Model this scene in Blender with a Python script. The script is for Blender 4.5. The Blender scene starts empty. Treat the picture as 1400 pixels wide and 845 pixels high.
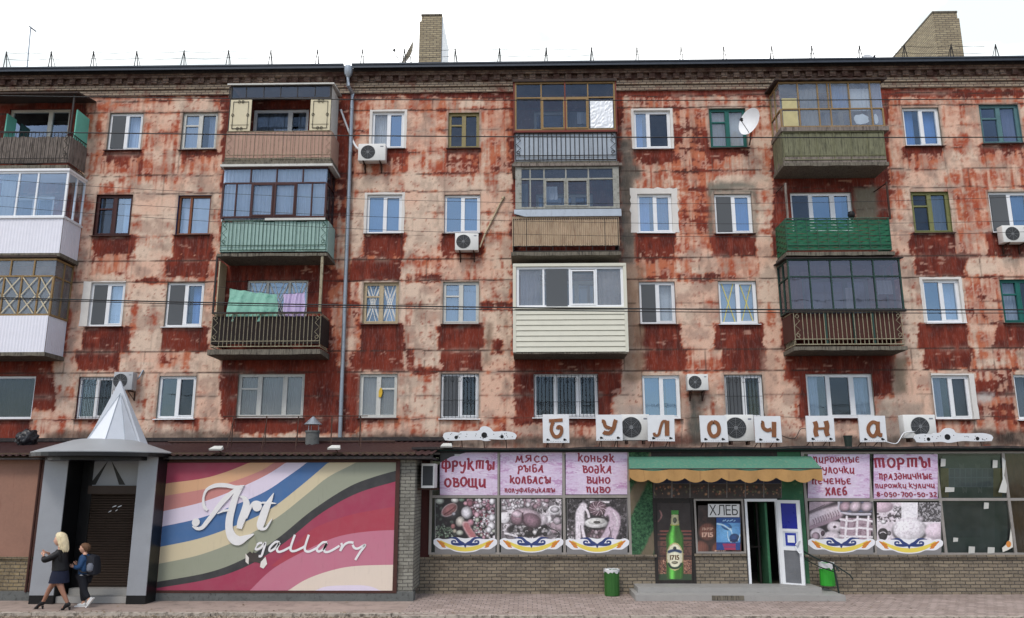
import bpy, bmesh, math, random
import numpy as np
from mathutils import Vector, Matrix
R = math.radians
SC = bpy.context.scene
COL = SC.collection
rnd = random.Random(7)
# ---------------------------------------------------------------- camera
F, PITCH, YAW, ROLL = 1088.0, R(12.105), R(1.09), R(-0.08)
CAM = Vector((0.0, -25.3, 2.88))
cam = bpy.data.objects.new('camera', bpy.data.cameras.new('camera'))
COL.objects.link(cam)
SC.camera = cam
cam.data.sensor_width = 36.0
cam.data.lens = F / 1400 * 36.0
cam.data.clip_start, cam.data.clip_end = 0.1, 2000
ROT = Matrix.Rotation(YAW, 3, 'Z') @ Matrix.Rotation(PITCH, 3, 'X') @ Matrix.Rotation(-ROLL, 3, 'Y')
cam.matrix_world = Matrix.Translation(CAM) @ (ROT @ Matrix.Rotation(R(90), 3, 'X')).to_4x4()
ROTI = ROT.inverted()

def P(px, py, Y=0.0):
    """point of the plane at depth Y seen at pixel (px, py) of the 1400 x 845 photograph"""
    d = ROT @ Vector(((px - 700) / F, 1.0, (422.5 - py) / F))
    return CAM + d * ((Y - CAM.y) / d.y)
def PX(px, py, Y=0.0): return P(px, py, Y).x
def PZ(px, py, Y=0.0): return P(px, py, Y).z
def PG(px, py, Z=0.0):
    d = ROT @ Vector(((px - 700) / F, 1.0, (422.5 - py) / F))
    return CAM + d * ((Z - CAM.z) / d.z)

# ---------------------------------------------------------------- sky and sun
SUN_EL, SUN_AZ = 52, 200            # degrees; azimuth clockwise from +Y
w = bpy.data.worlds.new('World'); SC.world = w; w.use_nodes = True
nt = w.node_tree; nt.nodes.clear()
N = lambda t, **k: (lambda n: ([setattr(n, a, b) for a, b in k.items()], n)[1])(nt.nodes.new(t))
L = nt.links.new
out = N('ShaderNodeOutputWorld'); bg = N('ShaderNodeBackground')
sky = N('ShaderNodeTexSky', sky_type='NISHITA', sun_disc=False)
sky.sun_elevation = R(SUN_EL); sky.sun_rotation = R(SUN_AZ); sky.dust_density = 1.5
tc = N('ShaderNodeTexCoord'); sep = N('ShaderNodeSeparateXYZ'); L(tc.outputs['Generated'], sep.inputs[0])
no = N('ShaderNodeTexNoise'); no.inputs['Scale'].default_value = 2.2; no.inputs['Detail'].default_value = 7
no.inputs['Roughness'].default_value = .55
mp = N('ShaderNodeMapping'); mp.inputs['Scale'].default_value = (1, 1, 2.2)
L(tc.outputs['Generated'], mp.inputs[0]); L(mp.outputs[0], no.inputs['Vector'])
# clouds close over the building (+Y), open a little behind the photographer
m1 = N('ShaderNodeMath', operation='MULTIPLY_ADD'); L(sep.outputs['Y'], m1.inputs[0]); m1.inputs[1].default_value = .42; m1.inputs[2].default_value = .06
m2 = N('ShaderNodeMath', operation='ADD'); L(no.outputs['Fac'], m2.inputs[0]); L(m1.outputs[0], m2.inputs[1])
mr = N('ShaderNodeMapRange', interpolation_type='SMOOTHSTEP'); L(m2.outputs[0], mr.inputs[0])
mr.inputs[1].default_value = .42; mr.inputs[2].default_value = .72; mr.inputs[3].default_value = .12; mr.inputs[4].default_value = 1
clr = N('ShaderNodeValToRGB'); L(no.outputs['Fac'], clr.inputs[0])
clr.color_ramp.elements[0].position = .41; clr.color_ramp.elements[0].color = (5.9, 6.4, 6.55, 1)
clr.color_ramp.elements[1].position = .6; clr.color_ramp.elements[1].color = (19.5, 19.4, 19.2, 1)
mx = N('ShaderNodeMix', data_type='RGBA'); L(mr.outputs[0], mx.inputs[0]); L(sky.outputs[0], mx.inputs[6]); L(clr.outputs[0], mx.inputs[7])
L(mx.outputs[2], bg.inputs[0]); bg.inputs[1].default_value = 0.10
L(bg.outputs[0], out.inputs[0])
sl = bpy.data.lights.new('sun', 'SUN'); sl.energy = 0.9; sl.angle = R(14); sl.color = (1, .95, .88)
so = bpy.data.objects.new('sun', sl); COL.objects.link(so)
az, el = R(SUN_AZ), R(SUN_EL)
sv = Vector((math.sin(az) * math.cos(el), math.cos(az) * math.cos(el), math.sin(el)))
so.rotation_euler = sv.to_track_quat('Z', 'Y').to_euler(); so.location = sv * 60
SC.view_settings.view_transform = 'Standard'; SC.view_settings.look = 'None'
SC.view_settings.exposure = 0.72; SC.view_settings.gamma = 1.0
SC.cycles.max_bounces = 8; SC.cycles.transparent_max_bounces = 12

# ---------------------------------------------------------------- materials
def lin(*c):
    return tuple((v / 255 / 12.92 if v <= 10 else ((v / 255 + .055) / 1.055) ** 2.4) for v in c)
class NT:
    def __init__(s, name):
        s.m = bpy.data.materials.new(name); s.m.use_nodes = True
        s.t = s.m.node_tree; s.t.nodes.clear()
        s.out = s.n('ShaderNodeOutputMaterial')
    def n(s, t, **k):
        nd = s.t.nodes.new(t)
        for a, b in k.items(): setattr(nd, a, b)
        return nd
    def l(s, a, b): s.t.links.new(a, b)
    def noise(s, vec, scale, detail=5, rough=.6):
        nd = s.n('ShaderNodeTexNoise'); nd.inputs['Scale'].default_value = scale
        nd.inputs['Detail'].default_value = detail; nd.inputs['Roughness'].default_value = rough
        if vec is not None: s.l(vec, nd.inputs['Vector'])
        return nd.outputs['Fac']
    def ramp(s, fac, a, b, lo=0., hi=1.):
        nd = s.n('ShaderNodeMapRange'); s.l(fac, nd.inputs[0])
        for i, v in enumerate((a, b, lo, hi)): nd.inputs[i + 1].default_value = v
        return nd.outputs[0]
    def mix(s, fac, a, b, mode='MIX'):
        nd = s.n('ShaderNodeMix', data_type='RGBA', blend_type=mode)
        for i, v in ((0, fac), (6, a), (7, b)):
            if hasattr(v, 'is_output'): s.l(v, nd.inputs[i])
            elif i == 0: nd.inputs[0].default_value = v
            else: nd.inputs[i].default_value = (*v[:3], 1)
        return nd.outputs[2]
    def math(s, op, a, b):
        nd = s.n('ShaderNodeMath', operation=op)
        for i, v in enumerate((a, b)):
            if hasattr(v, 'is_output'): s.l(v, nd.inputs[i])
            else: nd.inputs[i].default_value = v
        return nd.outputs[0]
    def pos(s, scale=(1, 1, 1)):
        g = s.n('ShaderNodeNewGeometry')
        if scale == (1, 1, 1): return g.outputs['Position']
        m = s.n('ShaderNodeVectorMath', operation='MULTIPLY'); s.l(g.outputs['Position'], m.inputs[0]); m.inputs[1].default_value = scale
        return m.outputs[0]
    def pbsdf(s, col, rough=.7, metal=0., spec=.4, bump=None, bstr=.3, bdist=.01):
        b = s.n('ShaderNodeBsdfPrincipled')
        for k, v in (('Base Color', col), ('Roughness', rough), ('Metallic', metal), ('Specular IOR Level', spec)):
            if hasattr(v, 'is_output'): s.l(v, b.inputs[k])
            else: b.inputs[k].default_value = (*v[:3], 1) if k == 'Base Color' else v
        if bump is not None:
            bn = s.n('ShaderNodeBump'); bn.inputs['Strength'].default_value = bstr; bn.inputs['Distance'].default_value = bdist
            s.l(bump, bn.inputs['Height']); s.l(bn.outputs[0], b.inputs['Normal'])
        s.l(b.outputs[0], s.out.inputs[0])
        return b

def mat(name, rgb, rough=.7, metal=0., var=.18, vs=4., dirt=None, damt=.45, bump=.25, bs=45., spec=.35, streak=False):
    """painted or raw surface: base colour with tonal drift, optional dirt or rust patches, fine bump"""
    t = NT(name); c = lin(*rgb); p = t.pos()
    n1 = t.noise(p, vs, 6); n2 = t.noise(p, vs * 9, 4)
    f = t.ramp(t.math('ADD', t.math('MULTIPLY', n1, .65), t.math('MULTIPLY', n2, .35)), .3, .7)
    col = t.mix(f, tuple(x * (1 - var) for x in c), tuple(min(1, x * (1 + var)) for x in c))
    if dirt:
        d = t.noise(t.pos((3, 3, .35)) if streak else p, vs * 2.2, 8, .7)
        col = t.mix(t.ramp(d, 1 - damt - .08, 1 - damt + .1), col, lin(*dirt))
    t.pbsdf(col, t.ramp(n1, .2, .8, max(.05, rough - .1), min(1, rough + .1)), metal, spec, t.noise(p, bs, 5), bump)
    return t.m
def glass(name, tint=(1, 1, 1), refl=.12, rough=.03, rcol=(1, 1, 1), milky=0.):
    """a window pane: what lies behind it shows through, the sky mirrors in it, a little dust"""
    t = NT(name)
    tr = t.n('ShaderNodeBsdfTransparent'); tr.inputs[0].default_value = (*tint, 1)
    gl = t.n('ShaderNodeBsdfGlossy'); gl.inputs['Color'].default_value = (*rcol, 1); gl.inputs['Roughness'].default_value = rough
    bn = t.n('ShaderNodeBump'); bn.inputs['Strength'].default_value = .12; bn.inputs['Distance'].default_value = .02
    t.l(t.noise(t.pos(), 1.8, 2), bn.inputs['Height']); t.l(bn.outputs[0], gl.inputs['Normal'])
    fr = t.n('ShaderNodeFresnel'); fr.inputs['IOR'].default_value = 1.5
    fac = t.math('ADD', fr.outputs[0], refl)
    m = t.n('ShaderNodeMixShader'); t.l(fac, m.inputs[0]); t.l(tr.outputs[0], m.inputs[1]); t.l(gl.outputs[0], m.inputs[2])
    df = t.n('ShaderNodeBsdfDiffuse'); df.inputs[0].default_value = (.42, .43, .44, 1)
    m2 = t.n('ShaderNodeMixShader'); t.l(t.ramp(t.noise(t.pos(), 2.5, 5), .3, .8, milky * .5, milky + .06), m2.inputs[0])
    t.l(m.outputs[0], m2.inputs[1]); t.l(df.outputs[0], m2.inputs[2]); t.l(m2.outputs[0], t.out.inputs[0])
    return t.m
def brick(name, c1, c2, mortar, bw=.25, bh=.075, floor=False, dirt=None, damt=.4, off=.5, msize=.012, scalevar=.5, hue=None):
    t = NT(name); g = t.n('ShaderNodeNewGeometry'); sp = t.n('ShaderNodeSeparateXYZ'); t.l(g.outputs['Position'], sp.inputs[0])
    cb = t.n('ShaderNodeCombineXYZ')
    if floor:
        t.l(sp.outputs['X'], cb.inputs[0]); t.l(sp.outputs['Y'], cb.inputs[1])
    else:
        t.l(t.math('ADD', sp.outputs['X'], sp.outputs['Y']), cb.inputs[0]); t.l(sp.outputs['Z'], cb.inputs[1])
    wob = t.n('ShaderNodeTexNoise'); wob.inputs['Scale'].default_value = 2.3; t.l(g.outputs['Position'], wob.inputs['Vector'])
    v = t.n('ShaderNodeVectorMath', operation='MULTIPLY_ADD'); t.l(wob.outputs['Color'], v.inputs[0]); v.inputs[1].default_value = (.03, .03, 0); t.l(cb.outputs[0], v.inputs[2])
    br = t.n('ShaderNodeTexBrick'); t.l(v.outputs[0], br.inputs['Vector'])
    br.offset = off
    br.inputs['Color1'].default_value = (*lin(*c1), 1); br.inputs['Color2'].default_value = (*lin(*c2), 1); br.inputs['Mortar'].default_value = (*lin(*mortar), 1)
    br.inputs['Scale'].default_value = 1; br.inputs['Mortar Size'].default_value = msize; br.inputs['Mortar Smooth'].default_value = .3
    br.inputs['Brick Width'].default_value = bw; br.inputs['Row Height'].default_value = bh; br.inputs['Bias'].default_value = 0
    n1 = t.noise(g.outputs['Position'], 1.3, 6); n2 = t.noise(g.outputs['Position'], 30, 5)
    col = t.mix(t.ramp(n1, .3, .7, 0, scalevar), br.outputs['Color'], t.mix(.5, br.outputs['Color'], (.03, .028, .025)))
    col = t.mix(t.ramp(n2, .35, .7, 0, .35), col, t.mix(.6, br.outputs['Color'], (.5, .47, .42)))
    if dirt:
        col = t.mix(t.ramp(t.noise(g.outputs['Position'], 2.1, 8, .7), 1 - damt - .1, 1 - damt + .12), col, lin(*dirt))
    h = t.math('ADD', t.math('MULTIPLY', br.outputs['Fac'], -1.), t.math('MULTIPLY', n2, .4))
    t.pbsdf(col, .9, 0, .2, h, .5, .012)
    return t.m
def print_mat(name, rough=.45, fade=.2):
    """printed or painted picture: colours come from the faces, sun-bleached a little unevenly"""
    t = NT(name); a = t.n('ShaderNodeVertexColor', layer_name='Col')
    n = t.noise(t.pos(), 3, 6)
    col = t.mix(t.ramp(n, .25, .75, fade * .25, fade), a.outputs[0], t.mix(.5, a.outputs[0], (.40, .37, .34)))
    col = t.mix(t.ramp(t.noise(t.pos((6, 6, .7)), 2.5, 7, .7), .56, .8, 0, .35), col, t.mix(.6, a.outputs[0], (.08, .07, .06)))
    t.pbsdf(col, rough, 0, .35, t.noise(t.pos(), 2.2, 3), .25, .02)
    return t.m
PRINT = print_mat("printed_film"); PRINTB = print_mat("weathered_billboard_film", .55, .25)

# ---------------------------------------------------------------- mesh building
ROOTLOC = {}
class MB:
    def __init__(s): s.v = []; s.f = []; s.c = []; s.mi = []; s.col = None; s.m = 0
    def face(s, *pts):
        i = len(s.v); s.v += [tuple(p) for p in pts]; s.f.append(tuple(range(i, i + len(pts)))); s.c.append(s.col); s.mi.append(s.m)
    def mesh(s, vs, fs):
        i = len(s.v); s.v += [tuple(p) for p in vs]
        for f in fs: s.f.append(tuple(i + k for k in f)); s.c.append(s.col); s.mi.append(s.m)
    def hexa(s, p):  # 4 bottom + 4 top
        s.mesh(p, [(0, 3, 2, 1), (4, 5, 6, 7), (0, 1, 5, 4), (1, 2, 6, 5), (2, 3, 7, 6), (3, 0, 4, 7)])
    def box(s, x0, x1, y0, y1, z0, z1):
        x0, x1 = min(x0, x1), max(x0, x1); y0, y1 = min(y0, y1), max(y0, y1); z0, z1 = min(z0, z1), max(z0, z1)
        s.hexa([(x0, y0, z0), (x1, y0, z0), (x1, y1, z0), (x0, y1, z0), (x0, y0, z1), (x1, y0, z1), (x1, y1, z1), (x0, y1, z1)])
    def prism(s, pts, y0, y1):  # polygon in xz, extruded in y
        n = len(pts); s.mesh([(x, y0, z) for x, z in pts] + [(x, y1, z) for x, z in pts],
            [tuple(range(n)), tuple(range(2 * n - 1, n - 1, -1))] + [(i, i + n, (i + 1) % n + n, (i + 1) % n) for i in range(n)])
    def tube(s, pts, r, n=6, cap=True):
        pts = [Vector(p) for p in pts]; rs = r if isinstance(r, (list, tuple)) else [r] * len(pts)
        vs = []; fs = []
        up = Vector((0, 0, 1))
        for i, p in enumerate(pts):
            d = (pts[min(i + 1, len(pts) - 1)] - pts[max(i - 1, 0)]).normalized()
            a = d.cross(up if abs(d.z) < .95 else Vector((1, 0, 0))).normalized(); b = a.cross(d)
            for k in range(n):
                t = 2 * math.pi * k / n; vs.append(p + (a * math.cos(t) + b * math.sin(t)) * rs[i])
        for i in range(len(pts) - 1):
            for k in range(n): fs.append((i * n + k, i * n + (k + 1) % n, (i + 1) * n + (k + 1) % n, (i + 1) * n + k))
        if cap: fs += [tuple(range(n - 1, -1, -1)), tuple((len(pts) - 1) * n + k for k in range(n))]
        s.mesh(vs, fs)
    def lathe(s, c, prof, n=16, cap=True):  # profile (r, z) round a vertical axis at c
        vs = []; fs = []
        for r, z in prof:
            for k in range(n):
                t = 2 * math.pi * k / n; vs.append((c[0] + r * math.cos(t), c[1] + r * math.sin(t), c[2] + z))
        for i in range(len(prof) - 1):
            for k in range(n): fs.append((i * n + k, i * n + (k + 1) % n, (i + 1) * n + (k + 1) % n, (i + 1) * n + k))
        if cap: fs += [tuple(range(n - 1, -1, -1)), tuple((len(prof) - 1) * n + k for k in range(n))]
        s.mesh(vs, fs)
    def disc_y(s, c, r, y0, y1, n=20):
        s.prism([(c[0] + r * math.cos(2 * math.pi * k / n), c[1] + r * math.sin(2 * math.pi * k / n)) for k in range(n)], y0, y1)
    def ribbon(s, pts, wd, y, thick=0.):  # brush stroke in an xz plane
        n = len(pts); ws = wd if isinstance(wd, (list, tuple)) else [wd] * n
        lo = []; hi = []
        for i, (x, z) in enumerate(pts):
            a = pts[max(i - 1, 0)]; b = pts[min(i + 1, n - 1)]; dx, dz = b[0] - a[0], b[1] - a[1]; l = math.hypot(dx, dz) or 1
            nx, nz = -dz / l * ws[i] / 2, dx / l * ws[i] / 2
            lo.append((x - nx, z - nz)); hi.append((x + nx, z + nz))
        for i in range(n - 1):
            q = [lo[i], lo[i + 1], hi[i + 1], hi[i]]
            if thick: s.prism(q, y, y + thick)
            else: s.face(*[(x, y, z) for x, z in q])
    def build(s, name, m, parent=None, smooth=False, kind=None, label=None):
        o = (Vector(ROOTLOC[parent.name]) if parent else Vector((0, 0, 0)))
        me = bpy.data.meshes.new(name)
        me.from_pydata([(a - o.x, b - o.y, c - o.z) for a, b, c in s.v], [], s.f)
        for q in (m if isinstance(m, (list, tuple)) else [m]): me.materials.append(q)
        if any(s.mi): me.polygons.foreach_set('material_index', s.mi)
        if any(c is not None for c in s.c):
            at = me.color_attributes.new('Col', 'FLOAT_COLOR', 'CORNER'); buf = []
            for f, c in zip(s.f, s.c): buf += [*(c or (.5, .5, .5)), 1.] * len(f)
            at.data.foreach_set('color', buf)
        if smooth: me.polygons.foreach_set('use_smooth', [True] * len(s.f)); me.set_sharp_from_angle(angle=R(38))
        bm = bmesh.new(); bm.from_mesh(me); bmesh.ops.recalc_face_normals(bm, faces=bm.faces); bm.to_mesh(me); bm.free()
        ob = bpy.data.objects.new(name, me); COL.objects.link(ob)
        if parent: ob.parent = parent
        ROOTLOC[ob.name] = tuple(o)
        if kind: ob['kind'] = kind
        if label: ob['label'] = label
        return ob
    def solo(s, name, m, label, cat, group=None, smooth=False, kind=None):
        xs, ys, zs = zip(*s.v); c = ((min(xs) + max(xs)) / 2, (min(ys) + max(ys)) / 2, min(zs))
        s.v = [(a - c[0], b - c[1], d - c[2]) for a, b, d in s.v]
        ob = s.build(name, m, None, smooth); ob.location = c; ROOTLOC[ob.name] = c
        if label: ob['label'] = label; ob['category'] = cat
        if group: ob['group'] = group
        if kind: ob['kind'] = kind
        return ob
def thing(name, label, cat, loc, group=None):
    o = bpy.data.objects.new(name, None); COL.objects.link(o); o.location = loc; o.empty_display_size = .3
    ROOTLOC[o.name] = tuple(loc); o['label'] = label; o['category'] = cat
    if group: o['group'] = group
    return o
def cr(pts, n=8):
    """smooth curve through the points"""
    p = [pts[0]] + list(pts) + [pts[-1]]; out = []
    for i in range(1, len(p) - 2):
        for k in range(n):
            t = k / n; q = []
            for a, b, c, d in zip(p[i - 1], p[i], p[i + 1], p[i + 2]):
                q.append(.5 * (2 * b + (c - a) * t + (2 * a - 5 * b + 4 * c - d) * t * t + (3 * b - a - 3 * c + d) * t ** 3))
            out.append(tuple(q))
    out.append(tuple(pts[-1])); return out
_glyph = {}
def glyph(ch, bold=.0):
    """outline of one character as flat polygons, 1 unit em"""
    k = (ch, bold)
    if k not in _glyph:
        cu = bpy.data.curves.new('t', 'FONT'); cu.body = ch; cu.size = 1; cu.offset = bold; cu.resolution_u = 4
        ob = bpy.data.objects.new('t', cu); COL.objects.link(ob)
        dg = bpy.context.evaluated_depsgraph_get(); me = bpy.data.meshes.new_from_object(ob.evaluated_get(dg))
        vs = [(v.co.x, v.co.y) for v in me.vertices]; fs = [tuple(p.vertices) for p in me.polygons]
        bpy.data.objects.remove(ob); bpy.data.meshes.remove(me); bpy.data.curves.remove(cu)
        _glyph[k] = (vs, fs)
    return _glyph[k]
def write(mb, s, x0, x1, zb, h, y, bold=.03, wob=0., seed=1, slant=0., fake=0.):
    """lettering between x0 and x1 on the baseline zb, capital height h, on the plane y"""
    r = random.Random(seed); items = []; cur = 0.; cnt = 0
    for ch in s:
        if ch == ' ': cur += .35; continue
        if ch == 'ф':   # ring with a stem, built from the letter o
            vs, fs = glyph('о', bold); vs = [(v[0] * 1.35, v[1]) for v in vs]; fs = list(fs); cx = (min(v[0] for v in vs) + max(v[0] for v in vs)) / 2
            for q0, q1 in ((.56, .78), (.09, .45), (-.22, -.02)): i0 = len(vs); vs = vs + [(cx - .05, q0), (cx + .05, q0), (cx + .05, q1), (cx - .05, q1)]; fs.append((i0, i0 + 1, i0 + 2, i0 + 3))
        else: vs, fs = glyph(ch, bold)
        if not vs: continue
        a = min(v[0] for v in vs); b = max(v[0] for v in vs)
        items.append((cur - a, vs, fs)); cur += b - a + .09
    k = (x1 - x0) / max(cur - .09, .01); kz = h / .72
    for off, vs, fs in items * (3 if fake else 1):
        if fake: kk = cnt // len(items); x0s = (kk - 1) * fake * h; cnt += 1; yy = y - kk * .0002
        else: x0s = 0; yy = y
        if fake and cnt % len(items) == 1 % len(items): r.seed(seed)
        dz = r.uniform(-wob, wob) * h; sz = 1 + r.uniform(-wob, wob) * 1.3; sh = r.uniform(-wob, wob)
        pts = [(x0 + x0s + (off + vx + (slant + sh * .4) * vz) * k, zb + dz + vz * kz * sz) for vx, vz in vs]
        for i, f in enumerate(fs): mb.face(*[(pts[q][0], yy - i * 2e-5, pts[q][1]) for q in f])

# hand-painted Cyrillic letters as brush strokes: letter -> (width, strokes); 0 is the foot line, 1 the head line
BRUSH = {'о': (.7, [[(.35, 1), (.08, .75), (.08, .28), (.35, 0), (.62, .28), (.62, .75), (.35, 1)]]), 'р': (.68, [[(.12, 1), (.14, .4), (.06, -.3)], [(.12, .82), (.4, 1), (.64, .75), (.5, .42), (.14, .42)]]),
 'у': (.72, [[(.05, 1), (.12, .6), (.35, .45), (.6, .55)], [(.66, 1), (.62, .3), (.4, -.28), (.1, -.2)]]), 'к': (.74, [[(.0, 1.1), (.13, 1.2), (.12, 0)], [(.12, .5), (.4, .7), (.6, 1)], [(.25, .58), (.5, .2), (.76, -.12)]]),
 'т': (1., [[(.0, .92), (.5, 1), (1., .95)], [(.14, .95), (.12, 0)], [(.5, .95), (.48, .05)], [(.86, .95), (.84, 0)]]), 'Ы': (1.02, [[(.0, .8), (.1, 1.05), (.24, .9), (.25, .0)], [(.25, .5), (.52, .55), (.6, .28), (.47, .02), (.25, .0)], [(.9, 1), (.88, 0)]]),
 'в': (.66, [[(.0, .95), (.15, 1), (.15, 0)], [(.15, 1), (.5, .95), (.48, .62), (.15, .55)], [(.15, .55), (.64, .48), (.6, .08), (.15, .0)]]), 'щ': (1., [[(.1, 1), (.1, .05), (.85, .0), (1., -.28)], [(.47, 1), (.47, .05)], [(.84, 1), (.82, 0)]]),
 'и': (.74, [[(.1, 1), (.1, .2), (.3, .02), (.6, .35)], [(.64, 1), (.62, .0), (.76, -.04)]]), 'м': (.98, [[(.02, .0), (.16, .1), (.28, 1)], [(.28, 1), (.48, .25), (.72, 1)], [(.72, 1), (.82, .0), (.98, .05)]]),
 'Я': (.76, [[(.62, 1.1), (.6, 0)], [(.6, 1.05), (.2, 1), (.14, .65), (.6, .5)], [(.45, .5), (.2, .1), (-.06, -.08)]]), 'с': (.66, [[(.58, .8), (.35, 1), (.08, .7), (.1, .25), (.35, 0), (.62, .2)]]),
 'Б': (.68, [[(.62, 1.12), (.14, 1.05), (.15, 0)], [(.15, .55), (.5, .62), (.64, .3), (.45, .0), (.15, 0)]]), 'А': (.76, [[(.0, .0), (.28, .55), (.5, 1.12)], [(.5, 1.1), (.6, .05), (.76, .0)], [(.2, .35), (.6, .35)]]),
 'л': (.72, [[(.0, .05), (.12, .1), (.25, .9), (.45, 1)], [(.45, 1), (.55, .05), (.72, .03)]]), 'п': (.72, [[(.0, .9), (.14, 1), (.15, 0)], [(.15, .75), (.45, 1), (.56, .8), (.56, .05), (.72, .04)]]),
 'д': (.68, [[(.12, 1.12), (.45, 1.1), (.62, .6), (.5, .1), (.25, 0), (.08, .3), (.2, .6), (.58, .5)]]), 'е': (.64, [[(.6, .88), (.3, 1), (.08, .6), (.2, .08), (.62, .08)], [(.1, .52), (.52, .52)]]),
 'ж': (1., [[(.5, 1), (.5, 0)], [(.04, 1), (.2, .6), (.5, .52)], [(.5, .52), (.8, .6), (.96, 1)], [(.04, 0), (.2, .35), (.5, .48)], [(.5, .48), (.8, .35), (.98, -.05)]]), 'н': (.72, [[(.0, .95), (.12, 1), (.12, 0)], [(.62, 1), (.62, 0)], [(.12, .5), (.62, .54)]]),
 'б': (.68, [[(.62, 1.18), (.25, 1.0), (.1, .5), (.2, .05), (.45, .0), (.62, .3), (.45, .6), (.12, .5)]]), 'ч': (.7, [[(.08, 1), (.12, .55), (.35, .45), (.6, .55)], [(.62, 1), (.62, 0)]]),
 'з': (.62, [[(.1, .9), (.35, 1), (.54, .8), (.3, .55)], [(.3, .55), (.6, .4), (.5, .05), (.25, -.12), (.06, .05)]]), 'ь': (.62, [[(.12, 1), (.12, 0)], [(.12, .52), (.45, .56), (.57, .28), (.42, .02), (.12, 0)]]),
 'х': (.74, [[(.02, 1.05), (.35, .5), (.72, -.05)], [(.68, 1.05), (.35, .5), (.02, -.1)]]), 'ф': (1., [[(.5, 1.25), (.48, -.32)], [(.5, .95), (.15, .92), (.1, .3), (.5, .15)], [(.5, .95), (.86, .92), (.9, .3), (.5, .15)]]),
 '8': (.64, [[(.32, .54), (.1, .76), (.32, 1), (.54, .76), (.32, .54), (.06, .26), (.32, 0), (.58, .26), (.32, .54)]]), '0': (.66, [[(.33, 1), (.07, .7), (.07, .3), (.33, 0), (.6, .3), (.6, .7), (.33, 1)]]), '5': (.64, [[(.56, 1), (.16, 1), (.12, .56)], [(.12, .56), (.45, .64), (.6, .3), (.4, .0), (.06, .1)]]),
 '7': (.62, [[(.04, 1), (.58, 1), (.3, 0)]]), '3': (.62, [[(.08, .92), (.4, 1), (.52, .75), (.28, .55)], [(.28, .55), (.6, .4), (.5, .05), (.06, .06)]]), '2': (.66, [[(.08, .8), (.3, 1), (.56, .8), (.45, .5), (.08, 0)], [(.08, 0), (.64, .03)]]), '-': (.5, [[(.05, .5), (.45, .5)]])}
BRUSH['В'] = BRUSH['в']
def brush(mb, s, x0, x1, zb, h, y, wd=.25, wob=.06, seed=1):
    """brush lettering between x0 and x1, standing on zb, head height h"""
    r = random.Random(seed); W_ = sum(.42 if c == ' ' else BRUSH[c][0] + .2 for c in s) - .2; k = (x1 - x0) / W_; cur = 0.; n = 0
    for c in s:
        if c == ' ': cur += .42; continue
        w_, st = BRUSH[c]; dz = r.uniform(-wob, wob) * h; sz = h * (1 + r.uniform(-wob, wob)); sh = r.uniform(-wob, wob)
        for q in st:
            q = cr(q, 5) if len(q) > 2 else [tuple(a + (b - a) * i / 4 for a, b in zip(q[0], q[1])) for i in range(5)]; N_ = len(q)
            pts = [(x0 + (cur + a + sh * b) * k, zb + dz + b * sz) for a, b in q]; lo = []; hi = []
            for i, (px, pz) in enumerate(pts):
                a, b = pts[max(i - 1, 0)], pts[min(i + 1, N_ - 1)]; ex, ez = b[0] - a[0], b[1] - a[1]; l_ = math.hypot(ex, ez) or 1; t_ = wd * min(h, k * 1.25) * (.78 + .3 * abs(ez) / l_ + .12 * math.sin(i * .9 + n)) / 2
                nx_, nz_ = -ez / l_ * t_, ex / l_ * t_; lo.append((px - nx_, pz - nz_)); hi.append((px + nx_, pz + nz_))
            for i in range(N_ - 1): n += 1; yy = y - n * 6e-6; mb.face((lo[i][0], yy, lo[i][1]), (lo[i + 1][0], yy, lo[i + 1][1]), (hi[i + 1][0], yy, hi[i + 1][1]), (hi[i][0], yy, hi[i][1]))
        cur += w_ + .2
# ---------------------------------------------------------------- shared materials
PVC = mat('white_plastic', (226, 228, 230), .35, var=.05, dirt=(170, 168, 162), damt=.2, bump=.03)
OLDW = mat('old_white_paint', (196, 196, 190), .6, var=.12, dirt=(120, 112, 100), damt=.33, bump=.3)
OLIVE = mat('olive_paint', (140, 128, 88), .65, var=.2, dirt=(84, 74, 50), damt=.35)
TEAL = mat('teal_paint', (22, 92, 84), .55, var=.2, dirt=(60, 70, 60), damt=.25)
DKBROWN = mat('dark_brown_paint', (62, 26, 22), .5, var=.2)
BROWN = mat('brown_wood', (122, 70, 38), .5, var=.25, bump=.3)
GREYTEAL = mat('grey_teal_paint', (84, 118, 122), .6, var=.2, dirt=(60, 74, 76), damt=.35)
YGREEN = mat('yellow_green_paint', (118, 120, 76), .65, var=.2, dirt=(80, 80, 44), damt=.35)
BEIGE = mat('beige_paint', (176, 160, 132), .65, var=.15, dirt=(110, 98, 78), damt=.35)
BLUE = mat('blue_paint', (26, 56, 112), .6, var=.2)
REDP = mat('dark_red_paint', (94, 36, 30), .75, var=.2, vs=2, dirt=(60, 30, 28), damt=.3)
CEMENT = mat('cement_render', (134, 128, 118), .95, var=.2, dirt=(92, 88, 80), damt=.4, bump=.5)
CONC = mat('weathered_concrete', (112, 106, 94), .95, var=.25, dirt=(48, 44, 40), damt=.45, bump=.5, streak=True)
WHITEW = mat('whitewash', (214, 210, 204), .9, var=.08, dirt=(160, 150, 140), damt=.3, bump=.3)
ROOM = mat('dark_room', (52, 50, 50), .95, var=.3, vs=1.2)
RUST = mat('rusty_iron', (66, 46, 38), .75, .2, var=.3, dirt=(100, 60, 40), damt=.35)
BLACK = mat('black_iron', (26, 25, 26), .55, .2, var=.2)
ZINC = mat('zinc_sheet', (150, 158, 166), .42, .6, var=.15, dirt=(100, 104, 108), damt=.35, bump=.1)
CURT = {k: mat(k + '_curtain', c, .9, var=.1, vs=2.5, bump=.2, bs=160) for k, c in dict(
    white=(206, 210, 216), lace=(176, 186, 200), grey=(120, 124, 128), blue=(92, 128, 176), olive=(96, 92, 44), pink=(196, 180, 176), lilac=(150, 150, 170)).items()}
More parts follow.
